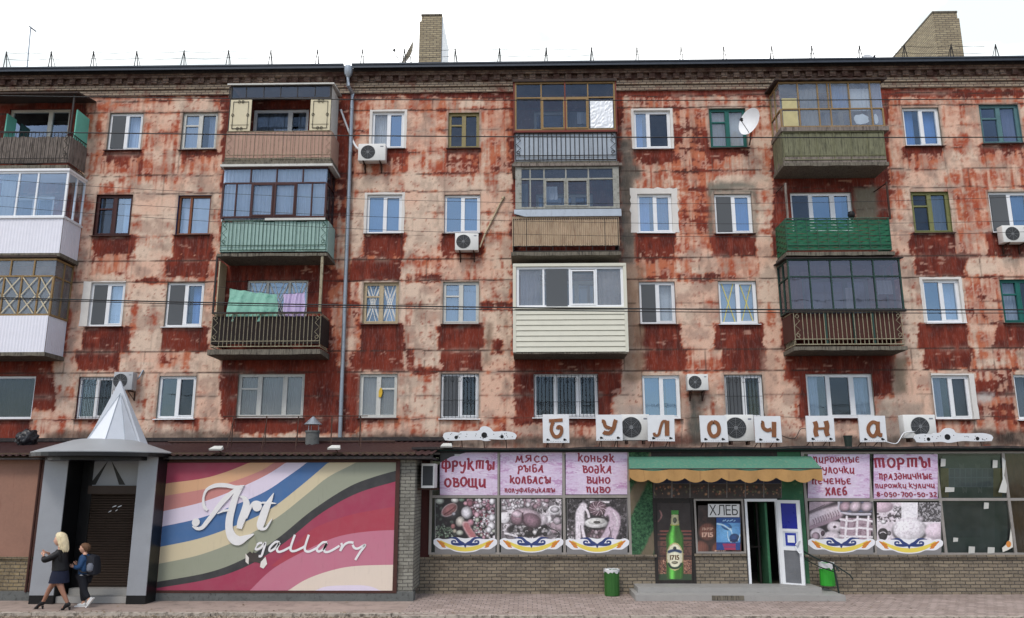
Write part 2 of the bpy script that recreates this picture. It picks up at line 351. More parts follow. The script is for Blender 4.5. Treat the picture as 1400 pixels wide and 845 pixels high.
FOIL = mat('crumpled_foil', (226, 230, 234), .45, .1, var=.1, bump=.9, bs=9)
GL = dict(clear=glass('clear_pane', (.85, .92, 1), .1, rcol=(.6, .78, .96)), blue=glass('sky_tinted_pane', (.42, .58, .78), .3, rcol=(.44, .62, .82)),  # blue panes: the mirrored sky's blue is put into the glass tint
          dark=glass('dark_pane', (.55, .6, .66), .03, rcol=(.6, .75, .95)), shop=glass('shop_pane', (.82, .9, .86), .025, rcol=(.6, .75, .68)), milk=glass('dusty_pane', (.8, .85, .88), .08, .1, rcol=(.7, .8, .9), milky=.3),
          pale=glass('pale_blue_pane', (.66, .8, .95), .24, rcol=(.6, .78, .95), milky=.15),
          lav=glass('tinted_lavender_pane', (.5, .52, .55), .08, rcol=(.85, .82, .95)))
SCREEN = mat('grey_mesh_screen', (92, 96, 102), .8, var=.12, bump=.2, bs=400)
TAPE = mat('yellow_tape', (206, 196, 110), .6, var=.1)
TAPEW = mat('white_tape', (216, 214, 206), .6, var=.1)

# ---------------------------------------------------------------- windows of the street front (pixel centre, top, sill, width)
#      floor col  xc  top  sill  w  frame  layout panes            curtain  reveal  surround
W = [(5, 'A', 171, 154.3, 205, 46, PVC, '2', 'dark clear', 'none lace', CEMENT, None),
     (5, 'B', 272.5, 153.5, 204.5, 48, OLDW, 'fl', 'pale clear', 'lace lace', CEMENT, None),
     (5, 'C', 530.5, 152.5, 203, 44, PVC, '2', 'milk blue', 'white blue', WHITEW, 'thin'),
     (5, 'D', 634, 154, 202.5, 42, OLIVE, 'fl', 'dark dark', 'none none', YGREEN, None),
     (5, 'E', 892, 151, 203, 50, PVC, '12', 'pale dark', 'blue none', WHITEW, 'thin'),
     (5, 'F', 995.5, 148, 202, 50, TEAL, 'fl', 'milk milk', 'white white', CEMENT, None),
     (5, 'G', 1261, 147, 199.5, 50, PVC, '2', 'clear clear', 'blue blue', CEMENT, None),
     (5, 'H', 1368, 143, 196, 54, GREYTEAL, 'fl', 'dark dark', 'none lilac', GREYTEAL, None),
     (4, 'A', 154.5, 266, 321.6, 50, DKBROWN, 'fl', 'dark pale', 'grey lace', DKBROWN, None),
     (4, 'B', 264.5, 267, 320.5, 45, BROWN, '12', 'clear clear', 'lace foil', BLUE, None),
     (4, 'C', 525.3, 266, 319, 48, PVC, '2', 'blue blue', 'white white', WHITEW, 'thin'),
     (4, 'D', 632, 266, 318.7, 49, PVC, '2', 'blue blue', 'none white', REDP, None),
     (4, 'E', 895.5, 265, 318, 47, PVC, '2', 'pale pale', 'blue blue', WHITEW, 'wide'),
     (4, 'F', 1003, 265, 319, 51, PVC, '2', 'dark blue', 'none blue', CEMENT, None),
     (4, 'G', 1273.5, 262, 318, 52, YGREEN, 'fl', 'dark clear', 'none grey', YGREEN, None),
     (4, 'H', 1382, 262, 318, 56, PVC, '2', 'dark blue', 'none lace', CEMENT, None),
     (3, 'A', 145.5, 386, 446, 47, PVC, '2', 'dark pale', 'none white', WHITEW, 'left'),
     (3, 'B', 252, 386, 446.5, 51, PVC, '2', 'dark clear', 'none blue', CEMENT, None),
     (3, 'C', 520.6, 386, 442.5, 48, BEIGE, 'fl', 'clear clear', 'lace lace', BEIGE, None),
     (3, 'D', 630, 385, 442.6, 49, OLDW, 'fl', 'pale pale', 'lace lace', CEMENT, None),
     (3, 'E', 899, 385, 442.6, 49, PVC, '2', 'dark milk', 'none white', REDP, None),
     (3, 'F', 1009.2, 384, 442.6, 52, PVC, '2', 'pale pale', 'white white', CEMENT, None),
     (3, 'G', 1289, 382, 441, 50, PVC, '2', 'blue pale', 'none lace', WHITEW, 'thin'),
     (3, 'H', 1396, 382, 441, 52, TEAL, 'fl', 'dark dark', 'white none', TEAL, None),
     (2, 'Z', 13, 514, 573, 66, PVC, '1', 'dark', 'olive', REDP, None),
     (2, 'A', 130, 515, 572.5, 49, PVC, '2', 'clear dark', 'none none', REDP, None),
     (2, 'B', 241, 514, 572, 51, PVC, '2', 'clear dark', 'none none', CEMENT, None),
     (2, 'S', 370, 511, 571, 91, OLDW, 'f3', 'milk milk milk', 'grey grey grey', CEMENT, None),
     (2, 'C', 517, 511, 571, 51, OLDW, 'fr', 'milk milk', 'grey grey', OLDW, None),
     (2, 'D', 628.5, 510.5, 572, 52, PVC, '2', 'dark dark', 'none none', BLACK, None),
     (2, 'T', 774, 511, 570.5, 88, PVC, '3', 'dark dark dark', 'none none none', REDP, None),
     (2, 'E', 904.3, 513, 572.5, 51, PVC, '2', 'blue blue', 'blue blue', WHITEW, None),
     (2, 'F', 1017.5, 512, 572, 52, PVC, '2', 'dark dark', 'none olive', CEMENT, None),
     (2, 'U', 1149, 511, 571.5, 91, PVC, '3', 'clear dark clear', 'lace none lace', CEMENT, None),
     (2, 'G', 1302, 513, 573, 52, PVC, '2', 'clear dark', 'lilac grey', WHITEW, 'right'),
     (2, 'H', 1415, 512, 573, 52, PVC, '2', 'dark dark', 'grey grey', CEMENT, None),
     # behind the balconies
     (5, 'X', 52, 149, 203, 84, OLDW, 'd', 'dark dark', 'none none', REDP, None),
     (5, 'S', 383, 149, 203, 76, PVC, 'd', 'dark dark', 'lace lace', REDP, None),
     (5, 'T', 768, 152, 205, 76, OLDW, 'd', 'dark dark', 'none lace', CEMENT, None),
     (5, 'U', 1140, 148, 200, 78, OLDW, 'd', 'dark dark', 'lace lace', CEMENT, None),
     (4, 'X', 30, 268, 322, 84, PVC, 'd', 'clear clear', 'lace lace', CEMENT, None),
     (4, 'S', 376, 266, 320, 80, OLDW, 'd', 'clear clear', 'none none', CEMENT, None),
     (4, 'T', 772, 265, 318, 78, OLDW, 'd', 'clear clear', 'white none', CEMENT, None),
     (4, 'U', 1124, 263, 318, 84, PVC, '3', 'dark blue blue', 'none none blue', CEMENT, None),
     (3, 'X', 22, 388, 446, 84, OLDW, 'd', 'dark dark', 'none none', CEMENT, None),
     (3, 'S', 378, 383, 444, 84, OLDW, '3', 'pale pale pale', 'lace lace lace', REDP, None),
     (3, 'T', 776, 384, 443, 80, OLDW, 'd', 'clear clear', 'white none', CEMENT, None),
     (3, 'U', 1144, 380, 442, 92, TEAL, 'd', 'dark dark', 'none white', REDP, None)]
def wrect(xc, yt, yb, wpx):
    ym = (yt + yb) / 2
    return PX(xc - wpx / 2, ym), PX(xc + wpx / 2, ym), PZ(xc, yb), PZ(xc, yt)
OPEN = [wrect(*q[2:6]) for q in W]

# ---------------------------------------------------------------- the apartment building
bld = thing('apartment_building', 'five storey apartment block with peeling red painted panel walls above the shops', 'building', (0, 0, 0))
WX0, WX1, WZ0, WZ1 = -22., 22., 3.5, PZ(700, 121)
def breaks(a, b, cuts, step):
    cs = sorted(set([a, b] + [c for c in cuts if a < c < b])); keep = [cs[0]]
    for c in cs[1:]:
        if c - keep[-1] > .006: keep.append(c)
    o = []
    for p, q in zip(keep, keep[1:]):
        n = max(1, int(math.ceil((q - p) / step))); o += [p + (q - p) * i / n for i in range(n)]
    return np.array(o + [keep[-1]])
xs = breaks(WX0, WX1, [c for o in OPEN for c in o[:2]], .046)
zs = breaks(WZ0, WZ1, [c for o in OPEN for c in o[2:]], .046)
GX, GZ = np.meshgrid(xs, zs)
def vnoise(x, z, s, seed):
    rg = np.random.RandomState(seed); T = rg.rand(256, 256)
    u, v = x * s + 37.3, z * s + 11.7
    i, j = np.floor(u).astype(int), np.floor(v).astype(int); a, b = u - i, v - j
    a = a * a * (3 - 2 * a); b = b * b * (3 - 2 * b); i %= 256; j %= 256; i2 = (i + 1) % 256; j2 = (j + 1) % 256
    return (T[j, i] * (1 - a) + T[j, i2] * a) * (1 - b) + (T[j2, i] * (1 - a) + T[j2, i2] * a) * b
def fbm(x, z, s, seed, o=5, g=.55):
    t = 0; a = 1; n = 0
    for k in range(o): t = t + a * vnoise(x, z, s * 2.03 ** k, seed + k); n += a; a *= g
    return t / n
def sstep(a, b, x):
    t = np.clip((x - a) / (b - a), 0, 1); return t * t * (3 - 2 * t)
# pixel coordinates of every wall point, ragged a little so that paint edges break up
RI = np.array(ROTI); dx = GX - CAM.x; dy = 0 - CAM.y; dz = GZ - CAM.z
cx = RI[0, 0] * dx + RI[0, 1] * dy + RI[0, 2] * dz; cy = RI[1, 0] * dx + RI[1, 1] * dy + RI[1, 2] * dz; cz = RI[2, 0] * dx + RI[2, 1] * dy + RI[2, 2] * dz
jx = (fbm(GX, GZ, 1.4, 3) - .5) * 9 + (fbm(GX, GZ, 9, 33, 3) - .5) * 6; jz = (fbm(GX, GZ, 1.4, 9) - .5) * 8 + (fbm(GX, GZ, 9, 39, 3) - .5) * 6
QX = 700 + F * cx / cy + jx; QY = 422.5 - F * cz / cy + jz
V = np.full(GX.shape, .3)
V = np.where(QY < 240, .36, np.where(QY < 365, .22, np.where(QY < 482, .22, .24)))
def rect(x0, x1, y0, y1, v, soft=2.5):
    global V
    m = sstep(x0 - soft, x0 + soft, QX) * (1 - sstep(x1 - soft, x1 + soft, QX)) * sstep(y0 - soft, y0 + soft, QY) * (1 - sstep(y1 - soft, y1 + soft, QY))
    V = V * (1 - m) + v * m
def grad(x0, x1, y0, y1, v0, v1, soft=2.5):
    rect(x0, x1, y0, y1, v0 + (v1 - v0) * np.clip((QY - y0) / (y1 - y0), 0, 1), soft)
# piers and lintel bands
for q in ((120, 147, 150, 236, .42), (196, 248, 150, 200, .4), (555, 610, 150, 236, .4), (658, 702, 150, 236, .5), (918, 972, 130, 236, .62), (1022, 1056, 130, 236, .46),
          (1208, 1236, 130, 300, .46), (1288, 1340, 150, 236, .35), (930, 978, 236, 345, .56), (870, 928, 240, 262, .38), (985, 1040, 240, 262, .3), (1304, 1354, 262, 352, .5),
          (1318, 1372, 375, 475, .58), (1334, 1390, 500, 575, .6), (1320, 1390, 482, 508, .45), (183, 232, 262, 345, .16), (172, 226, 385, 478, .14), (545, 602, 262, 352, .2),
          (1290, 1400, 238, 260, .5), (124, 235, 238, 262, .24), (225, 250, 240, 262, .45), (300, 320, 236, 350, .2), (655, 702, 385, 510, .12), (545, 602, 482, 575, .26),
          (480, 600, 238, 262, .2), (600, 700, 240, 260, .22), (550, 600, 355, 382, .38), (655, 700, 350, 382, .2), (925, 982, 380, 470, .25), (480, 500, 130, 236, .42),
          (0, 1400, 122, 133, .95), (0, 1400, 134, 148, .42), (935, 990, 480, 508, .3), (160, 215, 482, 508, .25), (265, 300, 480, 600, .12), (560, 602, 350, 385, .45)):
    rect(*q)
# spandrels below the windows
for q in W:
    fl, c, xc, yt, yb, wp = q[:6]
    if c in 'XSTUZ': continue
    a, b = xc - wp / 2 - 3, xc + wp / 2 + 3
    if fl == 5: grad(a, b, yb, yb + 31, .98, .42)
    elif fl == 4: grad(a - 2, b + 2, yb, yb + 33, 1.08, .8)
    elif fl == 3: rect(a - 4, b + 4, yb, yb + 35, 1.12)
    else: grad(a, b, yb, yb + 20, .72, .3, 4)
for q in ((226, 286, 352, 380, .86), (122, 176, 352, 376, .62), (478, 548, 352, 383, 1.0), (870, 926, 352, 380, .68), (980, 1038, 352, 380, .55), (1250, 1322, 350, 379, .88),
          (104, 162, 478, 507, 1.0), (215, 262, 478, 503, .55), (482, 552, 476, 507, 1.05), (556, 566, 478, 506, .95), (602, 662, 478, 507, .86), (870, 937, 476, 507, 1.02),
          (988, 1047, 476, 507, 1.02), (1262, 1328, 474, 506, .98), (552, 604, 374, 388, .8), (480, 492, 385, 575, .62), (560, 606, 498, 512, .7), (484, 490, 500, 560, .9),
          (655, 700, 412, 424, .6), (925, 985, 374, 386, .8), (1322, 1332, 478, 510, .85), (930, 945, 350, 385, .7), (672, 688, 465, 485, .8), (185, 215, 380, 388, .85)):
    rect(*q)
# sheltered walls round the balconies keep their paint
for q in ((-60, 118, 120, 236, .95), (-60, 108, 236, 350, .9), (-60, 92, 350, 485, .95), (-60, 74, 484, 600, 1.15), (-60, 60, 590, 620, .9), (302, 458, 118, 350, .95), (296, 452, 348, 486, 1.2),
          (302, 442, 484, 592, 1.15), (440, 490, 480, 592, .98), (458, 482, 125, 236, .8), (452, 478, 236, 480, .6), (462, 478, 300, 500, .42), (700, 850, 118, 485, .95), (704, 850, 484, 580, 1.2), (1056, 1214, 116, 350, 1.15),
          (1068, 1230, 345, 478, 1.1), (1074, 1222, 476, 575, 1.2), (1195, 1206, 485, 560, .9)):
    rect(*q, 4)
for q in ((40, 110, 560, 610, .3), (1056, 1092, 520, 600, .2), (1196, 1262, 540, 608, .2), (835, 880, 540, 580, .12), (290, 318, 575, 605, .2), (560, 700, 575, 606, .45)): rect(*q, 9)
big, mid, fine = fbm(GX, GZ, .8, 21), fbm(GX, GZ, 3.2, 41), fbm(GX, GZ, 13, 61, 3)
strk = fbm(GX * 9, GZ * .9, 1., 81, 4)                     # runs of water
lay = fbm(GX * .8, GZ * 4.2, 1., 87, 4)                    # brush and weather bands along the courses
# the wall is made of blocks: each has its own tone, and the old red paint survives along the joints
wob = (fbm(GX, GZ, 2., 151) - .5) * .1; wx = (fbm(GX, GZ, 2., 161) - .5) * .08
ZJ = sorted(PZ(632, y) for y in (134, 150, 178, 207, 236.5, 261.5, 291, 321, 354, 383, 416, 446, 479, 508, 541, 572))
rowi = np.searchsorted(ZJ, GZ + wob); hsh = np.zeros(GX.shape)
ranges = {2: (0, PZ(632, 494)), 3: (PZ(632, 494), PZ(632, 368)), 4: (PZ(632, 368), PZ(632, 249)), 5: (PZ(632, 249), 99)}
for fl_i, (za_, zb_i) in ranges.items():
    ed_ = sorted(v for q, o in zip(W, OPEN) if q[0] == fl_i and q[1] not in 'XSTUZ' for v in (o[0] - .02, o[1] + .02)); ci = np.searchsorted(ed_, GX + wx)
    hh = np.sin(ci * 12.9898 + rowi * 78.233 + fl_i * 37.7) * 43758.5453; hh -= np.floor(hh); hsh = np.where((GZ >= za_) & (GZ < zb_i), hh, hsh)
jd = np.min(np.stack([np.abs(GZ - z + wob) for z in ZJ]), 0)
V = V + (hsh - .5) * .16 * (V < .7) + .34 * np.exp(-(jd / .075) ** 2) * sstep(.42, .6, fbm(GX, GZ, 1.1, 191)) * (V < .8) 
s = V + ((big - .5) * .45 + (mid - .5) * .42 + (fine - .5) * .3 + (strk - .5) * .3 + (lay - .5) * .45) * np.where(V > .85, .5, 1.)
red = sstep(.66, .74, s); sal = sstep(.22, .6, s); spk = sstep(.735, .76, fine + (mid - .5) * .3) * sstep(.3, .6, fbm(GX, GZ, .5, 101))
C = lambda *c: np.array(lin(*c))
lerp = lambda a, b, t: a * (1 - t[..., None]) + b * t[..., None]
tone = fbm(GX, GZ, .55, 121); tone2 = fbm(GX, GZ, 1.9, 131)
pale = lerp(lerp(np.broadcast_to(C(228, 188, 164), GX.shape + (3,)), C(226, 200, 178), sstep(.4, .62, tone + (hsh - .5) * .2)), C(176, 146, 130), sstep(.5, .68, tone2) * .7)
pale = lerp(pale, C(122, 106, 96), sstep(.56, .72, fbm(GX * 1.2, GZ * .8, 2.6, 211)) * .32); pale = lerp(pale, C(120, 92, 80), sstep(.66, .78, fbm(GX, GZ, 11, 221, 4)) * .4)
pink = lerp(np.broadcast_to(C(194, 114, 82), GX.shape + (3,)), C(170, 80, 54), sstep(.35, .65, mid))
dred = lerp(np.broadcast_to(C(120, 48, 34), GX.shape + (3,)), C(94, 37, 29), sstep(.4, .62, tone2))
col = lerp(lerp(pale, pink, np.clip(sal * (.4 + .9 * sstep(.3, .7, strk)), 0, 1)), dred, np.clip(red, 0, 1))
col = lerp(col, C(150, 70, 52), spk * (1 - red) * .75)
scr = sstep(.66, .72, fbm(GX * 2.2, GZ * 9, 1.2, 201, 4)) * sstep(.5, .62, mid); col = lerp(col, C(206, 158, 138), scr * red * .7)
col = lerp(col, C(214, 172, 152), sstep(.62, .66, s) * (1 - sstep(.68, .74, s)) * sstep(.45, .6, mid) * .6)
col = lerp(col, C(150, 66, 48), sstep(.5, .7, strk) * red * .45)
# cement repairs and grime with shapes of their own
def blotch(x0, x1, y0, y1, c, k, soft=5):
    global col
    m = sstep(x0 - soft, x0 + soft, QX) * (1 - sstep(x1 - soft, x1 + soft, QX)) * sstep(y0 - soft, y0 + soft, QY) * (1 - sstep(y1 - soft, y1 + soft, QY))
    col = lerp(col, C(*c), np.clip(m * k * (.55 + .9 * mid), 0, 1))
for q in ((848, 868, 190, 362, (104, 98, 90), .95), (840, 876, 226, 245, (104, 98, 90), .9), (970, 978, 252, 322, (120, 114, 102), 1), (972, 1036, 250, 266, (128, 124, 112), 1), (1030, 1036, 262, 322, (120, 114, 102), .9),
          (1168, 1198, 258, 300, (120, 112, 96), 1), (852, 880, 362, 520, (150, 124, 104), .8), (1222, 1240, 486, 540, (150, 132, 112), .9), (1200, 1262, 552, 606, (150, 140, 128), .6), (842, 880, 555, 606, (160, 152, 144), .6),
          (942, 962, 535, 606, (92, 92, 84), .8), (480, 700, 592, 612, (70, 64, 58), .8), (1330, 1460, 588, 612, (66, 56, 50), .85), (60, 330, 590, 612, (82, 72, 64), .75), (700, 1330, 596, 614, (84, 74, 66), .8), (872, 944, 592, 606, (110, 60, 48), .7),
          (1334, 1358, 538, 548, (200, 196, 190), .9), (1040, 1060, 480, 545, (170, 140, 124), .5), (664, 672, 440, 500, (120, 100, 84), .8), (700, 850, 120, 240, (126, 108, 94), .0)):
    blotch(*q)
# joints between the wall panels
def joint(d, wd, k, c=(66, 48, 42)):
    global col
    m = (1 - sstep(wd * .45, wd * 1.1, np.abs(d))) * np.clip(k * (.2 + 1.5 * mid), 0, 1); col = lerp(col, C(*c), m)
rep = np.exp(-(jd / .085) ** 2) * sstep(.5, .62, fbm(GX * .7, GZ, .9, 231)) * sstep(.3, .55, mid) * np.where(red > .5, .35, .8); col = lerp(col, C(186, 166, 150), np.clip(rep, 0, 1))
for q, o in zip(W, OPEN):     # mortar smeared round the window openings
    if q[1] in 'XSTUZ': continue
    dxw = np.maximum(np.maximum(o[0] - GX, GX - o[1]), 0); dzw = np.maximum(np.maximum(o[2] - GZ, GZ - o[3]), 0); dw = np.hypot(dxw, dzw) + (mid - .5) * .12
    hq = math.sin(q[2] * 3.7 + q[0]) ; m_ = (1 - sstep(.05, .1, dw)) * (GZ > o[2] + .02) * (.75 if hq > 0 else .3); col = lerp(col, C(172, 156, 142), np.clip(m_ * (.4 + mid), 0, 1))
HJ = [PZ(632, y) for y in (134, 150, 236.5, 261.5, 354, 383, 479, 508)]
for z in HJ: joint(GZ - z + wob, .024, .95)
for z in [PZ(632, y) for y in (178, 207, 291, 321, 416, 446, 541, 572)]: joint(GZ - z + wob, .018, .55)
band = np.zeros(GX.shape)
for a, b in ((134, 150), (236.5, 261.5), (354, 383), (479, 508)): band = np.maximum(band, ((GZ < PZ(632, a)) & (GZ > PZ(632, b))) * 1.)
for q, o in zip(W, OPEN):
    if q[1] in 'XSTUZ': continue
    near = ((GZ < o[3] + .1) & (GZ > o[2] - .85)) * 1.
    for x in o[:2]:
        joint(np.where(near > 0, GX - x + wx, 9), .018, .5)
    joint(np.where((band > 0) & (np.abs(GZ - o[3] - .35) < .5), GX - o[0] + .55 + wx, 9), .018, .6)
col = lerp(col, C(60, 52, 46), sstep(.6, .72, fbm(GX * 5, GZ * .5, 1.3, 171)) * .22)
nx, nz = len(xs), len(zs)
cxm, czm = (xs[1:] + xs[:-1]) / 2, (zs[1:] + zs[:-1]) / 2
solid = np.ones((nz - 1, nx - 1), bool)
for o in OPEN: solid &= ~(((czm > o[2]) & (czm < o[3]))[:, None] & ((cxm > o[0]) & (cxm < o[1]))[None, :])
jj, ii = np.nonzero(solid); a0 = jj * nx + ii
fq = np.stack([a0, a0 + 1, a0 + nx + 1, a0 + nx], 1)
co = np.stack([GX, np.where(red > .5, -.004, 0) + (fine - .5) * -.012, GZ], -1).reshape(-1, 3)
me = bpy.data.meshes.new('facade_wall'); me.vertices.add(len(co)); me.vertices.foreach_set('co', co.ravel())
me.loops.add(fq.size); me.loops.foreach_set('vertex_index', fq.ravel().astype(np.int32))
me.polygons.add(len(fq)); me.polygons.foreach_set('loop_start', np.arange(0, fq.size, 4, dtype=np.int32)); me.polygons.foreach_set('loop_total', np.full(len(fq), 4, np.int32))
at = me.color_attributes.new('Col', 'FLOAT_COLOR', 'POINT'); at.data.foreach_set('color', np.concatenate([col.reshape(-1, 3), np.ones((col.size // 3, 1))], 1).ravel())
me.update(calc_edges=True); me.validate()
t = NT('peeling_paint_on_panels'); ca = t.n('ShaderNodeVertexColor', layer_name='Col'); p = t.pos()
n1 = t.noise(p, 28, 6, .65); n2 = t.noise(t.pos((14, 14, 2.)), 2, 6, .7)
c1 = t.mix(t.ramp(n1, .3, .7, 0, .45), ca.outputs[0], t.mix(.55, ca.outputs[0], (.05, .04, .035)))
c2 = t.mix(t.ramp(n2, .5, .75, 0, .3), c1, t.mix(.5, c1, (.6, .5, .45)))
t.pbsdf(c2, .92, 0, .15, t.math('ADD', t.noise(p, 60, 5), t.math('MULTIPLY', t.noise(p, 9, 6), 1.5)), .45, .012)
me.materials.append(t.m); me.polygons.foreach_set('use_smooth', [True] * len(me.polygons))
wo = bpy.data.objects.new('wall', me); COL.objects.link(wo); wo.parent = bld; ROOTLOC['wall'] = (0, 0, 0)

# ---------------------------------------------------------------- one window: frame > pane, curtain, reveal, sill, room
def curtain(par, x0, x1, z0, z1, y, m, fold=.11, amp=.03, seed=0, cut=None, name='curtain'):
    r = random.Random(seed); n = max(8, int((x1 - x0) / .025)); mb = MB(); ph = r.uniform(0, 6); top = []; bot = []
    for i in range(n + 1):
        u = i / n; x = x0 + (x1 - x0) * u; yy = y + amp * math.sin(ph + (x - x0) / fold * 6.28 + .8 * math.sin(x * 9)) * (.6 + .4 * math.sin(x * 5 + ph))
        zb = z0 + (cut(u) if cut else 0)
        top.append((x, yy * .5 + y * .5, z1)); bot.append((x + .01 * math.sin(ph + i), yy, zb))
    for i in range(n): mb.face(bot[i], bot[i + 1], top[i + 1], top[i])
    return mb.build(name, m, par, True)
def window(spec, rc, grille=None, tape=None, Y=0., parent=None, room=True):
    fl, cl, xc, yt, yb, wp, fm, lay, panes, cur, rev, sur = spec
    x0, x1, z0, z1 = rc; panes = panes.split(); cur = cur.split(); D = .11
    fw = .075 if fm is PVC else .065
    f = MB(); ga = []
    n = {'1': [1], '2': [.5, .5], '12': [.38, .62], 'fl': [.5, .5], 'fr': [.5, .5], '3': [.33, .36, .31], 'f3': [.32, .38, .30], 'd': [.66, .34]}[lay]
    yf0, yf1 = Y + D - .03, Y + D + .05
    f.box(x0, x1, yf0, yf1, z0, z0 + fw); f.box(x0, x1, yf0, yf1, z1 - fw, z1)
    f.box(x0, x0 + fw, yf0 + .001, yf1, z0 + fw, z1 - fw); f.box(x1 - fw, x1, yf0 + .001, yf1, z0 + fw, z1 - fw)
    u = x0
    for i, q in enumerate(n):
        a, b = u, u + q * (x1 - x0); u = b
        if i < len(n) - 1: f.box(b - fw * .62, b + fw * .62, yf0 - .006, yf1, z0 + fw, z1 - fw)
        a += fw if i == 0 else fw * .62; b -= fw if i == len(n) - 1 else fw * .62
        ft = (lay == 'fl' and i == 0) or (lay == 'fr' and i == 1) or (lay == 'f3' and i == 0)
        if ft: zt = z1 - (z1 - z0) * .34; f.box(a, b, yf0 - .004, yf1, zt - fw * .4, zt + fw * .4)
        sash = .03
        if fm is PVC and i != 0 or lay in ('fl', 'fr', 'f3', 'd'):
            f.box(a, a + sash, yf0 - .012, yf1 - .01, z0 + fw, z1 - fw); f.box(b - sash, b, yf0 - .012, yf1 - .01, z0 + fw, z1 - fw)
            f.box(a + sash, b - sash, yf0 - .011, yf1 - .01, z0 + fw, z0 + fw + sash); f.box(a + sash, b - sash, yf0 - .011, yf1 - .01, z1 - fw - sash, z1 - fw)
        ga.append((a, b, panes[min(i, len(panes) - 1)], cur[min(i, len(cur) - 1)]))
    o = f.build('window', fm, parent or bld)
    pm = MB(); ms = []
    for a, b, g, c in ga:
        if GL[g] not in ms: ms.append(GL[g])
        pm.m = ms.index(GL[g]); tl = rnd.uniform(-.006, .006); pm.face((a, Y + D + .012 + tl, z0 + fw), (b, Y + D + .012 - tl, z0 + fw), (b, Y + D + .012 - tl, z1 - fw), (a, Y + D + .012 + tl, z1 - fw))
    pm.build('pane', ms, o)
    for k, (a, b, g, c) in enumerate(ga):
        if c == 'foil': curtain(o, a, b, z0 + fw, z1 - fw, Y + D + .05, FOIL, .3, .015, k, name='foil_sheet')
        elif c != 'none':
            part = rnd.choice([1, 1, .72, .6]) if c != 'white' else 1
            aa, bb = (a, a + (b - a) * part) if k % 2 == 0 else (b - (b - a) * part, b)
            curtain(o, aa - .03, bb + .03, z0, z1 + .02, Y + D + .17, CURT[c], rnd.uniform(.08, .16), .035, int(xc + k * 7 + yt))
        elif g == 'dark' and k == 0 and fm is PVC and lay == '2':
            sc = MB(); sc.box(a + .005, b - .005, Y + D - .052, Y + D - .046, z0 + fw + .01, z1 - fw - .01); sc.build('insect_screen', SCREEN_T, o)
    rv = MB(); e = .004
    rv.face((x0, Y - e, z0), (x0, Y - e, z1), (x0, Y + .2, z1), (x0, Y + .2, z0)); rv.face((x1, Y - e, z0), (x1, Y - e, z1), (x1, Y + .2, z1), (x1, Y + .2, z0))
    rv.face((x0, Y - e, z1), (x1, Y - e, z1), (x1, Y + .2, z1), (x0, Y + .2, z1)); rv.face((x0, Y - e, z0), (x1, Y - e, z0), (x1, Y + .2, z0), (x0, Y + .2, z0))
    rv.build('reveal', rev, o)
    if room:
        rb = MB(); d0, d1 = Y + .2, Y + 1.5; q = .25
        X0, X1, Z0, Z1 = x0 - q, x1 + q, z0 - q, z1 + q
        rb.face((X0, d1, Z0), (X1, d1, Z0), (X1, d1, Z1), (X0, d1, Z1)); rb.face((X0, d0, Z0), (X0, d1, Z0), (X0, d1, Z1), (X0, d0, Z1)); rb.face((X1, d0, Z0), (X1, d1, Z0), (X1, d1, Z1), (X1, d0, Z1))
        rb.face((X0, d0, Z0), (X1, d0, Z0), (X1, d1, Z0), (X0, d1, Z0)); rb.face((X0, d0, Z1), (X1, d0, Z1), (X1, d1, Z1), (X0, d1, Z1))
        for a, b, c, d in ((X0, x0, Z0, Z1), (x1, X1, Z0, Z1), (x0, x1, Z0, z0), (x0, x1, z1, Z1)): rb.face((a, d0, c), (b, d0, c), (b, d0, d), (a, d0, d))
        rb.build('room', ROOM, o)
    if cl not in 'XSTU' or fl == 2:
        sb = MB(); t0 = rnd.uniform(-.008, .008)
        sb.hexa([(x0 - .06, Y - .1, z0 - .045 + t0), (x1 + .06, Y - .1, z0 - .045 - t0), (x1 + .06, Y + .08, z0 - .02), (x0 - .06, Y + .08, z0 - .02), (x0 - .06, Y - .1, z0 - .025 + t0), (x1 + .06, Y - .1, z0 - .025 - t0), (x1 + .06, Y + .08, z0 + .006), (x0 - .06, Y + .08, z0 + .006)])
        sb.build('sill', SILL if fm is not PVC or rnd.random() < .65 else PVC, o)
    if sur:
        sm = MB(); t = {'thin': (.09, .09, .07), 'wide': (.24, .2, .2), 'left': (.26, 0, .03), 'right': (.0, .16, .05)}[sur]; jag = .012 if sur != 'wide' else .035
        def strip(a, b, c, d, vert):
            n = 12
            for i in range(n):
                u0, u1 = i / n, (i + 1) / n; j0, j1 = J[i % 13], J[(i + 1) % 13]
                if vert == 'L': sm.prism([(a - j0, c + (d - c) * u0), (b, c + (d - c) * u0), (b, c + (d - c) * u1), (a - j1, c + (d - c) * u1)], Y - .012, Y)
                elif vert == 'R': sm.prism([(a, c + (d - c) * u0), (b + j0, c + (d - c) * u0), (b + j1, c + (d - c) * u1), (a, c + (d - c) * u1)], Y - .012, Y)
                else: sm.prism([(a + (b - a) * u0, c), (a + (b - a) * u1, c), (a + (b - a) * u1, d + j1), (a + (b - a) * u0, d + j0)], Y - .0125, Y)
        J = [rnd.uniform(-jag, jag) for _ in range(13)]
        if t[0]: strip(x0 - t[0], x0, z0, z1, 'L')
        if t[1]: strip(x1, x1 + t[1], z0, z1, 'R')
        strip(x0 - t[0], x1 + t[1], z1, z1 + t[2], 'T')
        sm.build('painted_surround', WHITEW, o)
